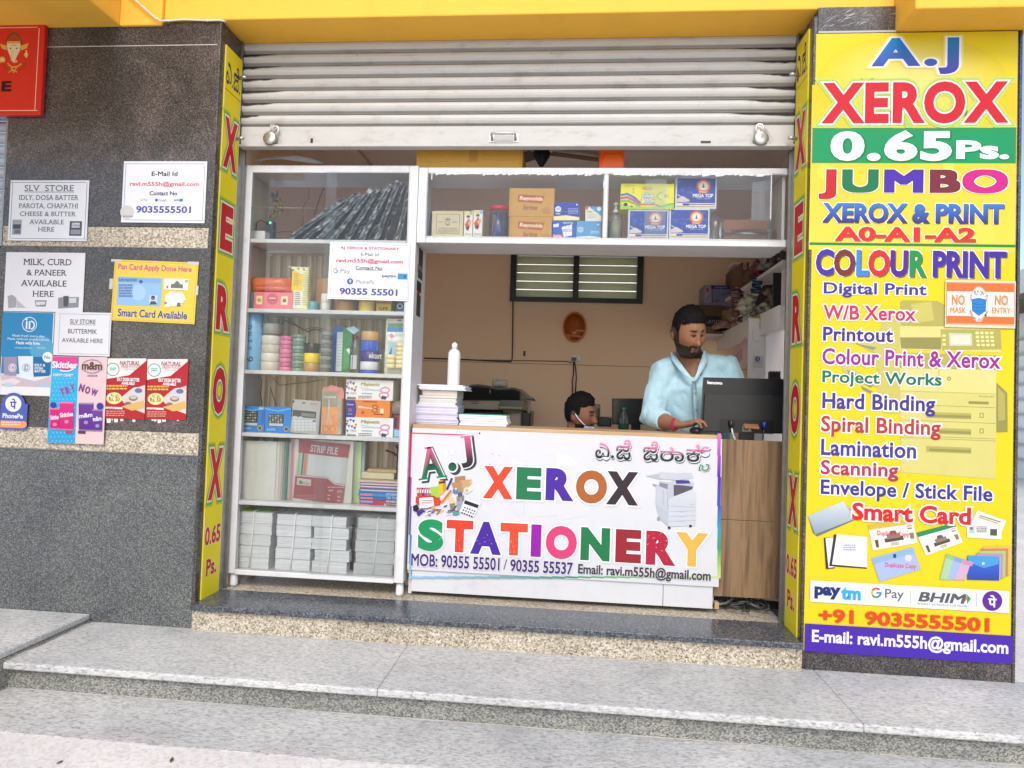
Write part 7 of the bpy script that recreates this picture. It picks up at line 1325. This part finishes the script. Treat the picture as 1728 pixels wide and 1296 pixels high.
s.body.build('yellow_label', sh_t)
def onbox(k, rect, Y, d, base, col, name, lab, cat, art=None):
    s = Sign(PlY(Y), k, rect, d, c(col), 'card', base)
    if art: art(s)
    return s.done(name, lab, cat)
zz0 = zu_+.0005
def a1(s): s.rect((485, 155, 515, 222), c('#d9cfc4')); s.rect((492, 165, 508, 212), c('#6a5a50'))
onbox('S', (460, 245, 545, 345), 1.5, .25, zz0, '#6b4a2c', 'brown_carton', 'lower brown carton on the upper wall shelf', 'carton'); z9 = PY(*px('S', 500, 245), 1.5).z
onbox('S', (462, 148, 545, 243), 1.5, .25, z9+.001, '#6e4c2e', 'brown_carton', 'upper brown carton with a pale label on the wall shelf', 'carton', a1)
onbox('S', (360, 220, 458, 415), 1.9, .2, zz0, '#64442a', 'brown_carton', 'tall brown carton at the far end of the upper wall shelf', 'carton'); onbox('S', (385, 128, 485, 170), 1.72, .2, PY(*px('S', 430, 170), 1.72).z, '#d9c9bc', 'white_carton', 'small white carton above the brown cartons in the back corner', 'carton')
onbox('S', (548, 235, 625, 300), 1.2, .15, zz0, '#5a4028', 'brown_carton', 'flat dark carton on the upper wall shelf nearer the shutter', 'carton')
# wall bracket shelf at the back with cartons
q = MB(); a, b_, za, zb = RC('S', -40, 945, 250, 968, 2.0); q.box(a-.1, 1.04, 1.88, YB-.001, za, zb-.002, mat='right_paint'); q.build('bracket_shelf', None, 'white bracket shelf on the back wall behind the standing man', 'shelf'); zbs = zb-.0015
def a2(s): s.text('Lenovo', (62, 760, 300, 818), c('#8a8680'), .0)
onbox('S', (-60, 848, 240, 945), 1.9, .25, zbs, '#7a6242', 'laptop_carton', 'tan carton at the bottom of the stack behind the standing man', 'carton'); zq_ = PY(*px('S', 90, 848), 1.9).z
onbox('S', (-30, 735, 245, 848), 1.9, .25, zq_+.001, '#241f1c', 'laptop_carton', 'black carton with pale lettering behind the standing man', 'carton', a2); zq_ = PY(*px('S', 90, 735), 1.9).z
onbox('S', (-60, 615, 250, 733), 1.9, .25, zq_+.001, '#5f4630', 'laptop_carton', 'brown carton on the black lettered carton', 'carton'); zq_ = PY(*px('S', 90, 615), 1.9).z
def a3(s): s.rect((60, 400, 130, 590), c('#a49aa4')); s.disc(92, 450, 18, c('#b0504a'), 26); s.line([(75, 560), (120, 500)], 6, c('#2a2a34')); s.rect((130, 400, 375, 440), c('#2b2d72')); s.text('kangaro', (172, 410, 300, 432), c('#b9bccf'), .0); s.poly([(150, 445), (375, 440), (375, 590), (150, 590)], c('#7a7a92')); s.line([(250, 505), (365, 470)], 7, c('#2a2a34')); s.line([(165, 580), (215, 560)], 8, c('#2a2a34')); s.line([(138, 400), (145, 590)], 8, c('#2b2d72'))
onbox('S', (58, 398, 378, 594), 1.95, .2, zq_+.001, '#8a8698', 'staple_machine_carton', 'blue and grey carton on top of the brown carton behind the standing man', 'carton', a3)
# hanging sachet strips, bags and goods
def strip_of(k, x0, y0, x1, y1, Y, n, w, col, name, lab):
    a = PY(*px(k, x0, y0), Y); b_ = PY(*px(k, x1, y1), Y); t_ = thing(name, lab, 'sachet strip', tuple(b_)); q = MB(); rr = random.Random(n)
    for i in range(n):
        p = a+(b_-a)*((i+.5)/n); h = (a.z-b_.z)/n*.46; ww = w*rr.uniform(.9, 1.1); f = rr.uniform(-.01, .01)
        q.add([(p.x-ww, Y+f, p.z-h), (p.x+ww, Y-f, p.z-h), (p.x+ww, Y-f, p.z+h), (p.x-ww, Y+f, p.z+h), (p.x, Y-.014, p.z)], [(0, 1, 4), (1, 2, 4), (2, 3, 4), (3, 0, 4)], shade(c(col), rr.uniform(.7, 1.3)), 'wrap'); q.ball((p.x, Y-.014, p.z), (ww*.5, .004, h*.5), shade(c(col), 2.4), 8)
    q.build('sachet', t_)
strip_of('S', 408, 400, 400, 790, 1.55, 8, .035, '#7a5550', 'sachet_strip', 'pink grey sachet strip hanging beside the white shelf upright'); strip_of('S', 460, 440, 445, 800, 1.5, 9, .018, '#3a2a2c', 'sachet_strip', 'thin dark sachet strip hanging behind the pink grey one'); strip_of('S', 655, 250, 610, 490, 1.15, 8, .03, '#1d4a5c', 'sachet_strip', 'blue green sachet strip hanging from the upper wall shelf')
def bag(k, rect, Y, d, col, name, lab, n=26, mat='wrap', fl=(.4, 1.5), seed=1, floor=None):
    x0, x1, za, zb = RC(k, *rect, Y); q = MB(); rr = random.Random(seed)
    for i in range(n): 
        p = Vector((rr.uniform(x0, x1), Y+rr.uniform(0, d), za+(zb-za)*rr.random()**1.2)); q.ball(p, (rr.uniform(.02, .045), rr.uniform(.02, .04), rr.uniform(.015, .035)), shade(c(col), rr.uniform(*fl)), 8, mat, .9)
    if floor is not None: q.v = [(x, y, max(z, floor)) for x, y, z in q.v]
    q.build(name, None, lab, 'bag')
zlf = zl0+.0225
bag('S', (235, 800, 440, 945), 1.72, .15, '#b08a80', 'sweets_bag', 'pile of pale pink sachets on the lower wall shelf', 34, seed=3, floor=zlf); bag('S', (195, 755, 300, 870), 1.9, .1, '#b4983a', 'sweets_bag', 'yellowish packets at the far end of the lower wall shelf', 16, seed=4, floor=zlf)
bag('S', (505, 560, 790, 700), 1.05, .16, '#b9b29c', 'clear_goods_bag', 'clear bags of white goods lying on the lower wall shelf', 34, fl=(.5, 1.3), seed=5, floor=zlf); bag('S', (790, 440, 950, 620), .95, .14, '#75685a', 'grey_bag', 'grey brown crumpled bag at the near end of the wall shelf', 30, fl=(.6, 1.4), seed=6, floor=zlf)
q = MB(); p = [PY(*px('S', x, y), 1.02) for x, y in ((600, 640), (715, 395), (815, 388), (740, 560))]; q.add([tuple(v) for v in p]+[tuple(v+Vector((0, .05, 0))) for v in p], [(0, 1, 2, 3), (4, 7, 6, 5), (0, 4, 5, 1), (1, 5, 6, 2), (2, 6, 7, 3), (3, 7, 4, 0)], c('#3a1d20'), 'card'); q.build('maroon_folder', None, 'leaning maroon folder among clear bags on the wall shelf', 'folder')
q = MB(); a, b_, za, zb = RC('S', 810, 160, 955, 470, .9); q.box(a, b_, .9, .91, zlf+.001, zb, c('#2e2a2a'), 'plastic', .002); q.build('dark_board', None, 'dark upright board at the near end of the wall shelf', 'board')
bag('S', (630, 150, 715, 235), 1.05, .06, '#6a2030', 'maroon_packet', 'maroon packets on the upper wall shelf', 10, seed=8, floor=zz0); bag('S', (720, 60, 930, 165), .9, .08, '#7a6a62', 'grey_packets', 'pale grey packets at the near end of the upper wall shelf', 16, seed=9, floor=zz0)
# hanging pinkish sheets, hose loop
t_ = thing('sheet_pad', 'pinkish sheets hanging under the lower wall shelf', 'sheets', tuple(PY(*px('S', 470, 1250), 1.5))); q = MB()
for i in range(5): p = [PY(*px('S', x+i*12, y+i*8), 1.3-.02*i) for x, y in ((372, 1130), (505, 965), (512, 1225), (400, 1290))]; q.add([tuple(v) for v in p], [(0, 1, 2, 3)], shade(c('#d9b0a4'), .85+.05*i), 'paper')
q.build('sheet', t_); s = Sign(PlY(1.20), 'S'); 
for i in range(7): s.line([(392+i*4, 1170+i*16), (470, 1085+i*18)], 4, c('#8a5a58'))
s.body.build('printing', t_)
q = MB(); q.tube([PY(*px('S', x, y), .99) for x, y in ((590, 885), (572, 930), (580, 985), (615, 1005), (655, 1008))], .003, (.72, .66, .6), 6); q.build('loose_string', None, 'loose white string loop hanging below the yellow shelf labels', 'string')
q = MB(); a, b_, za, zb = RC('B', 985, 792, 1060, 826, 1.3); 
for i in range(8): q.box(a+(b_-a)*i/8, a+(b_-a)*(i+.6)/8, 1.3, 1.33, za, zb+.006*(i % 2), (.04, .035, .03))
q.box(a, b_, 1.3, 1.33, za-.04, za, (.05, .04, .035)); q.build('stapler_rack', None, 'row of small dark spiral combs on the side opening ledge', 'rack')
# ================================================================== people
def g3(d, cx_, cy_, cz_, s): 
    v = (d - Vector((cx_, cy_, cz_)).normalized()).length_squared; return math.exp(-v/(2*s*s))
def head_pt(d, sc=1.0, beard=0.0):
    """d = unit direction, +y = face, +z = crown; returns offset from the head centre in metres"""
    x, y, z = d; rx, ry, rz = .073, .098, .122
    p = Vector((x*rx, y*ry, z*rz))
    if z < -.1: k = min(1, (-.1-z)/.9); p.x *= 1-.20*k; p.y *= 1-.05*k; 
    if y < 0 and z < -.2: p.y *= 1-.35*min(1, (-.2-z)/.7)
    e = 0
    e += .030*g3(d, 0, .97, -.17, .085)+.012*g3(d, 0, .98, .05, .07)+.008*(g3(d, .13, .95, -.2, .06)+g3(d, -.13, .95, -.2, .06))
    e += -.012*(g3(d, .33, .88, .10, .12)+g3(d, -.33, .88, .10, .12))+.007*(g3(d, .28, .88, .26, .12)+g3(d, -.28, .88, .26, .12))
    e += .006*(g3(d, .55, .75, -.12, .2)+g3(d, -.55, .75, -.12, .2))+.008*g3(d, 0, .9, -.46, .09)-.004*g3(d, 0, .87, -.58, .06)+.014*g3(d, 0, .74, -.78, .17)
    return (p + d*e)*sc
def head_region(d, style):
    x, y, z = d
    hl = .62 if y > .35 else (.62-(.35-y)*1.15)
    if y > .35: hl = .55-.35*max(0, abs(x)-.42)+.05*noise.noise(Vector(d)*11)+.03*noise.noise(Vector(d)*29)
    side = abs(x) > .74 and y < .38 and z > .0
    hair = z > hl or (y < -.15 and z > -.36) or (side and y < .30 and z > .02)
    lips = (abs(x) < .21 and y > .5 and -.53 < z < -.41)
    brow = y > .4 and .215+.04*abs(x) < z < .315-.10*max(0, abs(x)-.3) and .12 < abs(x) < .56
    eye = y > .4 and ((abs(x)-.33)/.145)**2+((z-.085)/.045)**2 < 1
    lash = y > .4 and ((abs(x)-.33)/.17)**2+((z-.105)/.03)**2 < 1
    b = False
    if style == 'beard':
        ck = -.36-.16*max(0, 1-abs(x)/.55)      # cheek line drops towards the mouth
        b = (z < ck and y > -.25 and not (y > .55 and abs(x) < .33 and z > -.60 and z < -.30)) or (abs(x) < .36 and y > .6 and -.405 < z < -.29-.05*abs(x)) or (.24 < abs(x) < .40 and y > .4 and -.7 < z < -.33) or (abs(x) < .10 and y > .4 and -.66 < z < -.56)
        b = b or (abs(x) > .78 and .02 < y < .36 and z < .1)
    elif style == 'light': b = (z < -.42 and y > .0 and abs(x) > .12) or (abs(x) < .28 and y > .6 and -.39 < z < -.31)
    return hair, lips, brow, eye, lash, b
def hair_amt(d):
    x, y, z = d
    if y > .35: return max(0, min(1, (z-(.53-.35*max(0, abs(x)-.42)))/.26))
    if y > -.15: return max(0, min(1, .25+(z-.0)/.5))
    return max(0, min(1, .3+(z+.36)/.5))
def figure(name, label, HM, hs, tubes, skin, style, voxel=.0055, extra=None):
    """one continuous body mesh: head + neck + torso + limbs + fingers merged by voxel remesh; returns object"""
    q = MB(); n, m_ = 72, 54; vs = []; fs = []
    for i in range(m_+1):
        th = PI*i/m_
        for j in range(n):
            ph = 2*PI*j/n; vs.append(HM @ head_pt(Vector((math.sin(th)*math.cos(ph), math.sin(th)*math.sin(ph), math.cos(th))), hs))
    for i in range(m_):
        for j in range(n): fs.append((i*n+j, (i+1)*n+j, (i+1)*n+(j+1) % n, i*n+(j+1) % n))
    q.add(vs, fs, skin, 'skin', True)
    for sx in (-1, 1):
        q.M = HM; q.ball((sx*.071*hs, -.006*hs, -.006*hs), (.013*hs, .024*hs, .035*hs), skin, 16, 'skin', 0, Matrix.Rotation(sx*.35, 3, 'Z')); q.ball((sx*.076*hs, -.012*hs, .004*hs), (.008*hs, .02*hs, .028*hs), skin, 12, 'skin', 0, Matrix.Rotation(sx*.5, 3, 'Z')); q.M = None
    for pts, rad, *fl in tubes: q.tube(pts, rad, skin, 18, 'skin', fl[0] if fl else None)
    o = q.build(name, None, label, 'person')
    md = o.modifiers.new('r', 'REMESH'); md.mode = 'VOXEL'; md.voxel_size = voxel; sm_ = o.modifiers.new('s', 'SMOOTH'); sm_.iterations = 2; sm_.factor = .4
    dg = bpy.context.evaluated_depsgraph_get(); me = bpy.data.meshes.new_from_object(o.evaluated_get(dg), depsgraph=dg)
    old = o.data; o.modifiers.clear(); o.data = me; bpy.data.meshes.remove(old)
    me.materials.clear(); me.materials.append(MATS['skin'])
    for a in list(me.color_attributes): me.color_attributes.remove(a)
    at = me.color_attributes.new('Col', 'FLOAT_COLOR', 'POINT'); inv = HM.inverted(); org = Vector(o['org']); cols = []
    rr = random.Random(1)
    for v in me.vertices:
        w = v.co+org; p = inv @ w; cc = skin
        if abs(p.x) < .11*hs and abs(p.y) < .16*hs and -.128*hs+.02*max(0, -p.y/.1) < p.z < .15*hs and (p.y > -.02 or p.z > -.09*hs):
            d = Vector((p.x/(.073*hs), p.y/(.098*hs), p.z/(.122*hs))); d.normalize(); hair, lips, brow, eye, lash, b = head_region(d, style); nz = noise.noise(w*90)
            if d.y > .3 and -.25 < d.z < 0: cc = mix(skin, (skin[0]*1.08, skin[1]*.82, skin[2]*.78), .5)
            if lips: cc = mix(skin, (.16, .05, .04), .55)
            if b: cc = mix(skin, (.010, .008, .007), .92+.08*nz)
            if brow: cc = mix(skin, (.012, .008, .007), .9)
            if eye: cc = (.03, .022, .02) if abs(abs(d.x)-.33) < .09 else (.17, .12, .10)
            if lash: cc = (.012, .009, .008)
            if hair: cc = mix(skin, (.012, .009, .008), .72+.28*hair_amt(d))
        if extra:
            e = extra(w)
            if e: cc = e
        cols += [cc[0], cc[1], cc[2], 1]
    at.data.foreach_set('color', cols); me.polygons.foreach_set('use_smooth', [True]*len(me.polygons)); me.update(); return o
def hair_cap(par, HM, hs, thick=.010, rough=.004, top=0):
    n, m_ = 90, 60; q = MB(); ok = {}; vs = []; fs = []
    for i in range(m_+1):
        th = PI*i/m_
        for j in range(n):
            ph = 2*PI*j/n; d = Vector((math.sin(th)*math.cos(ph), math.sin(th)*math.sin(ph), math.cos(th))); h = head_region(d, '')[0]; ok[(i, j)] = h
            nz = noise.noise(d*10)+.8*noise.noise(Vector((d.x*46, d.y*30, d.z*22))); tp = max(0, min(1, (d.z+.1)/.7)); off = (thick*(.25+.75*tp)+top*max(0, d.z)+rough*nz*(.3+tp)) if h else -.004
            off = off if not h else -.0015+(off+.0015)*hair_amt(d); vs.append(HM @ (head_pt(d, hs)+d*off))
    for i in range(m_):
        for j in range(n):
            j2 = (j+1) % n
            if sum((ok[(i, j)], ok[(i+1, j)], ok[(i+1, j2)], ok[(i, j2)])) >= 1: fs.append((i*n+j, (i+1)*n+j, (i+1)*n+j2, i*n+j2))
    q.add(vs, fs, (.011, .008, .008), 'hair', True); return q.build('hair', par)
def cloth(par, name, tubes, col, voxel=.007, cut=None, fold=.004):
    q = MB()
    for pts, rad, *fl in tubes: q.tube(pts, rad, col, 22, 'cloth', fl[0] if fl else None)
    o = q.build(name, par); md = o.modifiers.new('r', 'REMESH'); md.mode = 'VOXEL'; md.voxel_size = voxel; s_ = o.modifiers.new('s', 'SMOOTH'); s_.iterations = 6; s_.factor = .5
    dg = bpy.context.evaluated_depsgraph_get(); me = bpy.data.meshes.new_from_object(o.evaluated_get(dg), depsgraph=dg); old = o.data; o.modifiers.clear(); o.data = me; bpy.data.meshes.remove(old)
    org = Vector(o['org'] if not par else par['org']); bm = bmesh.new(); bm.from_mesh(me); bm.normal_update()
    mv = []
    for v in bm.verts:
        w = v.co+org; u = Vector((w.x*1.0+w.z*.35, w.y, w.z*.5-w.x*.3)); f = noise.noise(u*13)*.6+abs(noise.noise(u*24+Vector((3, 1, 2))))*.6+.4*noise.noise(w*9); mv.append(v.normal*fold*f)
    for v, d in zip(bm.verts, mv): v.co += d
    if cut: bmesh.ops.delete(bm, geom=[f for f in bm.faces if cut(f.calc_center_median()+org, f.normal)], context='FACES')
    bm.to_mesh(me); bm.free(); me.materials.clear(); me.materials.append(MATS['cloth'])
    for a in list(me.color_attributes): me.color_attributes.remove(a)
    at = me.color_attributes.new('Col', 'FLOAT_COLOR', 'POINT'); at.data.foreach_set('color', [x for v in me.vertices for x in (*col, 1)]); me.polygons.foreach_set('use_smooth', [True]*len(me.polygons)); me.update(); return o

# ---- standing man in a light blue shirt, leaning to the counter
SK = (.27, .125, .068)
YM_ = .70
hc = PY(1162, 562, YM_-.09)
HM = Matrix.Translation(hc) @ Matrix.Rotation(math.radians(180+20), 4, 'Z') @ Matrix.Rotation(math.radians(-21), 4, 'X') @ Matrix.Rotation(math.radians(4), 4, 'Y')
hs = 1.04
nb_ = PY(1164, 607, YM_+.04)        # base of the neck
S1 = PY(1119, 631, YM_+.02); S2 = PY(1228, 622, YM_+.06)
zfl = ZS-.006
ch = PY(1172, 655, YM_+.02); wa = PY(1172, 735, YM_+.10); hp = Vector((wa.x, YM_+.16, zfl+.86))
E1 = PY(1103, 706, YM_-.03); W1 = PY(1141, 717, .50); E1.z = max(E1.z, zct+.05)
W1.z = zct+.042
E2 = PY(1247, 700, YM_-.02); W2_ = PY(1262, 730, .55); W2_.z = zct+.05
dirf = (PY(1176, 716, .455)-W1); dirf.z = 0; dirf.normalize(); sid = Vector((0, 0, 1)).cross(dirf)
KN = W1+dirf*.085+Vector((0, 0, .008))
tb = [([hc+Vector((0, .03, -.06)), (hc+nb_)/2+Vector((0, .03, -.02)), nb_, ch], [.058, .064, .085, .10]),
      ([nb_+Vector((0, .02, -.0)), ch, (ch+wa)/2, wa, hp], [(.10, .07), (.165, .105), (.165, .115), (.16, .115), (.165, .115)], (0, 1, 0)),
      ([nb_+Vector((-.02, .02, -.03)), S1, (S1+E1)/2, E1, (E1+W1)/2, W1], [.06, .058, .05, .044, .042, .029]),
      ([nb_+Vector((.02, .02, -.03)), S2, (S2+E2)/2, E2, (E2+W2_)/2, W2_, W2_+Vector((-.02, -.07, 0))], [.06, .058, .05, .044, .038, .029, .03])]
for sx in (-.09, .09):
    k_ = Vector((hp.x+sx*1.15, hp.y-.03, zfl+.46)); a_ = Vector((hp.x+sx*1.2, hp.y+.02, zfl+.08)); tb.append(([hp+Vector((sx, 0, -.02)), (hp+k_)/2+Vector((sx*.5, 0, 0)), k_, (k_+a_)/2+Vector((0, .02, 0)), a_, a_+Vector((0, 0, -.04))], [.09, .085, .06, .055, .04, .038])); tb.append(([a_+Vector((0, .04, -.05)), a_+Vector((0, -.06, -.055)), a_+Vector((0, -.16, -.06))], [(.035, .028), (.04, .024), (.036, .018)], (0, 0, 1)))
# right hand: palm, four fingers draped over the mouse, thumb leaving the side of the palm
tb.append(([W1-dirf*.02, W1+dirf*.03, KN-dirf*.015, KN+dirf*.008], [(.026, .020), (.037, .018), (.041, .016), (.038, .012)], (0, 0, 1)))
for i, (o_, l, dz) in enumerate(((.033, .078, .004), (.011, .086, .008), (-.012, .080, .006), (-.033, .062, .0))):
    b0 = KN+sid*o_-dirf*.006; f1 = b0+dirf*l*.42+Vector((0, 0, .016+dz)); f2 = f1+dirf*l*.32+Vector((0, 0, -.012)); f3 = f2+dirf*l*.2+Vector((0, 0, -.024)); f3.z = max(f3.z, zct+.012)
    tb.append(([b0, f1, f2, f3], [.0105, .0095, .0088, .0068]))
tb.append(([W1+dirf*.02+sid*.03, W1+dirf*.048+sid*.052+Vector((0, 0, .012)), W1+dirf*.08+sid*.056+Vector((0, 0, .018)), W1+dirf*.105+sid*.045+Vector((0, 0, .010))], [.014, .0125, .0105, .008]))
hand2 = W2_+Vector((-.02, -.07, 0))
for i in range(4): b0 = hand2+Vector((-.028+.019*i, -.01, .0)); tb.append(([b0, b0+Vector((0, -.04, .006)), b0+Vector((0, -.075, -.012))], [.010, .009, .007]))
tb.append(([hand2+Vector((-.03, .03, 0)), hand2+Vector((-.055, .0, .002)), hand2+Vector((-.055, -.03, -.004))], [.012, .011, .008]))
man = figure('person', 'standing bearded man in a light blue shirt with one hand on the mouse', HM, hs, tb, SK, 'beard')
hair_cap(man, HM, hs, .010, .005, .008)
BL = (.38, .56, .62)
v0 = PY(1171, 641, YM_-.12); vL = PY(1144, 592, YM_-.06); vR = PY(1184, 598, YM_-.06)
def cutv(p, nrm):
    if p.y > YM_+.035: return False
    if p.z < v0.z: return False
    t = (p.z-v0.z)/(vL.z-v0.z); return v0.x+(vL.x-v0.x)*t*1.0 < p.x < v0.x+(vR.x-v0.x)*t*.8
cu = W1+(E1-W1)*.50
def up_(v, k): return v+Vector((0, 0, k))
sh_tubes = [([nb_+Vector((0, .03, .012)), nb_+Vector((0, .03, -.035)), ch, (ch+wa)/2, wa, hp+Vector((0, 0, -.06))], [(.072, .062), (.125, .088), (.186, .124), (.187, .134), (.182, .134), (.19, .14)], (0, 1, 0)),
            ([nb_+Vector((-.03, .03, -.035)), up_(S1, .004), (S1+E1)/2+Vector((-.006, 0, 0)), E1+Vector((-.006, .008, .004)), cu], [.072, .076, .068, .066, .052]),
            ([nb_+Vector((.03, .03, -.035)), up_(S2, .004), (S2+E2)/2+Vector((.006, 0, 0)), E2, (E2+W2_)/2], [.072, .076, .068, .062, .052])]
cloth(man, 'shirt', sh_tubes, BL, .0075, cutv, .014)
q = MB()      # collar, placket, cuff seam and pocket
def onshirt(x, y, dy=0): return PY(x, y, YM_-.118+dy)
def ribbon(pts, ws, col, th=.004, mat='cloth'):
    p = [Vector(v) for v in pts]; vs = []; n_ = len(p)
    for i, v in enumerate(p):
        t = (p[min(i+1, n_-1)]-p[max(i-1, 0)]).normalized(); sdv = t.cross(Vector((0, -1, 0))).normalized()*ws[i]
        vs += [v-sdv, v+sdv, v+sdv+Vector((0, th, 0)), v-sdv+Vector((0, th, 0))]
    fs = []
    for i in range(n_-1):
        a = i*4
        for k in range(4): fs.append((a+k, a+(k+1) % 4, a+4+(k+1) % 4, a+4+k))
    q.add(vs, fs+[(0, 1, 2, 3), ((n_-1)*4+3, (n_-1)*4+2, (n_-1)*4+1, (n_-1)*4)], col, mat, True)
ribbon([PY(1134, 594, YM_+.02), PY(1139, 607, YM_-.035), PY(1149, 621, YM_-.088), PY(1159, 632, YM_-.116), PY(1170, 643, YM_-.135)], [.010, .015, .014, .010, .005], shade(BL, 1.05))
ribbon([PY(1189, 592, YM_+.02), PY(1190, 605, YM_-.035), PY(1184, 619, YM_-.088), PY(1179, 630, YM_-.116), PY(1172, 643, YM_-.135)], [.010, .018, .016, .010, .005], shade(BL, 1.05))
q.build('collar', man)
q = MB(); ribbon([PY(1171, 642, YM_-.134), PY(1173, 670, YM_-.128), PY(1175, 700, YM_-.112), PY(1176, 728, YM_-.092)], [.010]*4, shade(BL, .96), .003)
q.build('placket', man)
for x, y, yy in ((1173.5, 662, -.136), (1175, 690, -.124)): q = MB(); q.ball(PY(x, y, YM_+yy), .0045, shade(BL, .7), 8); q.build('button', man)
q = MB(); wb = W1-dirf*.012; q.tube([wb-dirf*.006, wb, wb+dirf*.008], [.033, .034, .033], (.30, .02, .05), 16, 'cloth'); q.build('wristband', man)
q = MB(); t2 = []
cloth(man, 'trousers', [([hp+Vector((0, 0, .06)), hp+Vector((0, 0, -.08))], [(.185, .135), (.185, .13)], (0, 1, 0))]+[([hp+Vector((sx, 0, -.04)), Vector((hp.x+sx*1.15, hp.y-.03, zfl+.46)), Vector((hp.x+sx*1.2, hp.y+.02, zfl+.09))], [.105, .078, .062]) for sx in (-.09, .09)], (.05, .055, .075), .012)

# ---- seated person, only the head shows above the counter
SK2 = (.22, .10, .058); Y2 = 1.02
hc2 = PY(979, 701, Y2); hs2 = .94
HM2 = Matrix.Translation(hc2) @ Matrix.Rotation(math.radians(180+62), 4, 'Z') @ Matrix.Rotation(math.radians(-6), 4, 'X')
F2 = (HM2.to_3x3() @ Vector((0, 1, 0))); F2.z = 0; F2.normalize(); R2 = Vector((F2.y, -F2.x, 0))
n2_ = hc2+Vector((0, 0, -.155))-F2*.035; c2_ = n2_+Vector((0, 0, -.17)); p2_ = Vector((c2_.x, c2_.y, zfl+.50))-F2*.05
tb2 = [([hc2+Vector((0, 0, -.05))-F2*.02, n2_, c2_], [.055, .055, .09]), ([n2_, c2_, (c2_+p2_)/2, p2_], [(.09, .07), (.16, .10), (.15, .105), (.165, .12)], tuple(F2))]
for sx in (-1, 1):
    s_ = n2_+R2*sx*.17+Vector((0, 0, -.07)); e_ = s_+Vector((0, 0, -.25))+R2*sx*.03; w_ = e_+F2*.22+Vector((0, 0, -.02)); tb2.append(([n2_+R2*sx*.05+Vector((0, 0, -.05)), s_, e_, w_], [.055, .055, .045, .03])); tb2.append(([w_, w_+F2*.05, w_+F2*.09], [(.03, .02), (.04, .016), (.034, .012)], (0, 0, 1)))
    for i in range(4): b0 = w_+F2*.085+R2*(-.028+.019*i); tb2.append(([b0, b0+F2*.035+Vector((0, 0, .004)), b0+F2*.065+Vector((0, 0, -.012))], [.0095, .0088, .007]))
    tb2.append(([w_+F2*.02-R2*sx*.025, w_+F2*.05-R2*sx*.05, w_+F2*.075-R2*sx*.05], [.012, .0105, .008]))
    k_ = p2_+F2*.40+R2*sx*.11+Vector((0, 0, .02)); a_ = k_+Vector((0, 0, -(k_.z-zfl-.08))); tb2.append(([p2_+R2*sx*.08, (p2_+k_)/2+R2*sx*.05, k_, (k_+a_)/2, a_, a_+Vector((0, 0, -.04))], [.085, .08, .06, .052, .04, .036])); tb2.append(([a_-F2*.04+Vector((0, 0, -.05)), a_+F2*.06+Vector((0, 0, -.055)), a_+F2*.15+Vector((0, 0, -.06))], [(.034, .028), (.04, .024), (.034, .018)], (0, 0, 1)))
p2 = figure('person', 'seated person turned right with a pale face mask pulled down to the chin', HM2, hs2, tb2, SK2, 'light')
hair_cap(p2, HM2, hs2, .012, .006, .012)
cloth(p2, 'shirt', [([n2_+Vector((0, 0, -.03)), c2_, (c2_+p2_)/2, p2_+Vector((0, 0, -.05))], [(.10, .075), (.178, .118), (.17, .122), (.18, .135)], tuple(F2))]+[([n2_+R2*sx*.06+Vector((0, 0, -.06)), n2_+R2*sx*.17+Vector((0, 0, -.07)), n2_+R2*sx*.185+Vector((0, 0, -.25))], [.062, .07, .062]) for sx in (-1, 1)], (.05, .05, .06), .011)
q = MB(); n_ = 20; vs = []; fs = []       # mask over mouth and chin
for i in range(n_+1):
    for j in range(7):
        z = -.40-.42*j/6; x = -.68+1.36*i/n_; y = math.sqrt(max(.02, 1-min(.98, x*x+z*z))); d = Vector((x, y, z)).normalized(); vs.append(HM2 @ (head_pt(d, hs2)*1.0+d*(.012+.002*(j % 2))))
for i in range(n_):
    for j in range(6): fs.append((i*7+j, (i+1)*7+j, (i+1)*7+j+1, i*7+j+1))
q.add(vs, fs, c('#c4d2e0'), 'cloth', True); q.build('face_mask', p2); q = MB()
for sx in (-1, 1):
    q.tube([HM2 @ (head_pt(Vector((sx*x, y, z)).normalized(), hs2)+Vector((sx*.008, .006, 0))) for x, y, z in ((.62, .65, -.42), (.8, .45, -.28), (.93, .2, -.1), (.97, .02, .08))], .0025, (.8, .82, .86), 6)
q.build('mask_strap', p2)
q = MB(); q.lathe([(.17, 0), (.18, .01), (.18, .04), (.16, .05)], p2_.x, p2_.y, p2_.z-.17, 24, 'plastic', col=(.05, .05, .055)); t_ = thing('stool', 'dark round stool under the seated person', 'stool', (p2_.x, p2_.y, zfl)); q.build('seat', t_)
for i in range(4): a = PI/4+i*PI/2; q = MB(); q.tube([(p2_.x+.12*math.cos(a), p2_.y+.12*math.sin(a), p2_.z-.168), (p2_.x+.17*math.cos(a), p2_.y+.17*math.sin(a), zfl+.001)], .013, (.3, .3, .3), 8, 'metal'); q.build('leg', t_)

# ---- litter on the pavement and steps
rg = random.Random(77)
for i, (x, y, lab) in enumerate(((100, 1287, 'small dry brown leaf on the pavement at the lower left corner'), (290, 1283, 'small dry brown leaf on the pavement below the steps'))):
    r = ray(x, y); z = .013 if i == 2 else (ZT+.001 if i == 3 else .002); t = (z-H)/r.z; p = Vector((r.x*t, r.y*t-D, z)); q = MB(); a = rg.random()*6; l = .016; d = Vector((math.cos(a), math.sin(a), 0))*l; n_ = Vector((-d.y, d.x, 0))*.4
    q.add([p-d, p-d*.2+n_+Vector((0, 0, .003)), p+d+Vector((0, 0, .004)), p-n_*.8+Vector((0, 0, .002))], [(0, 1, 2, 3)], (.12, .07, .035), 'leaf'); q.build('dry_leaf', None, lab, 'leaf')
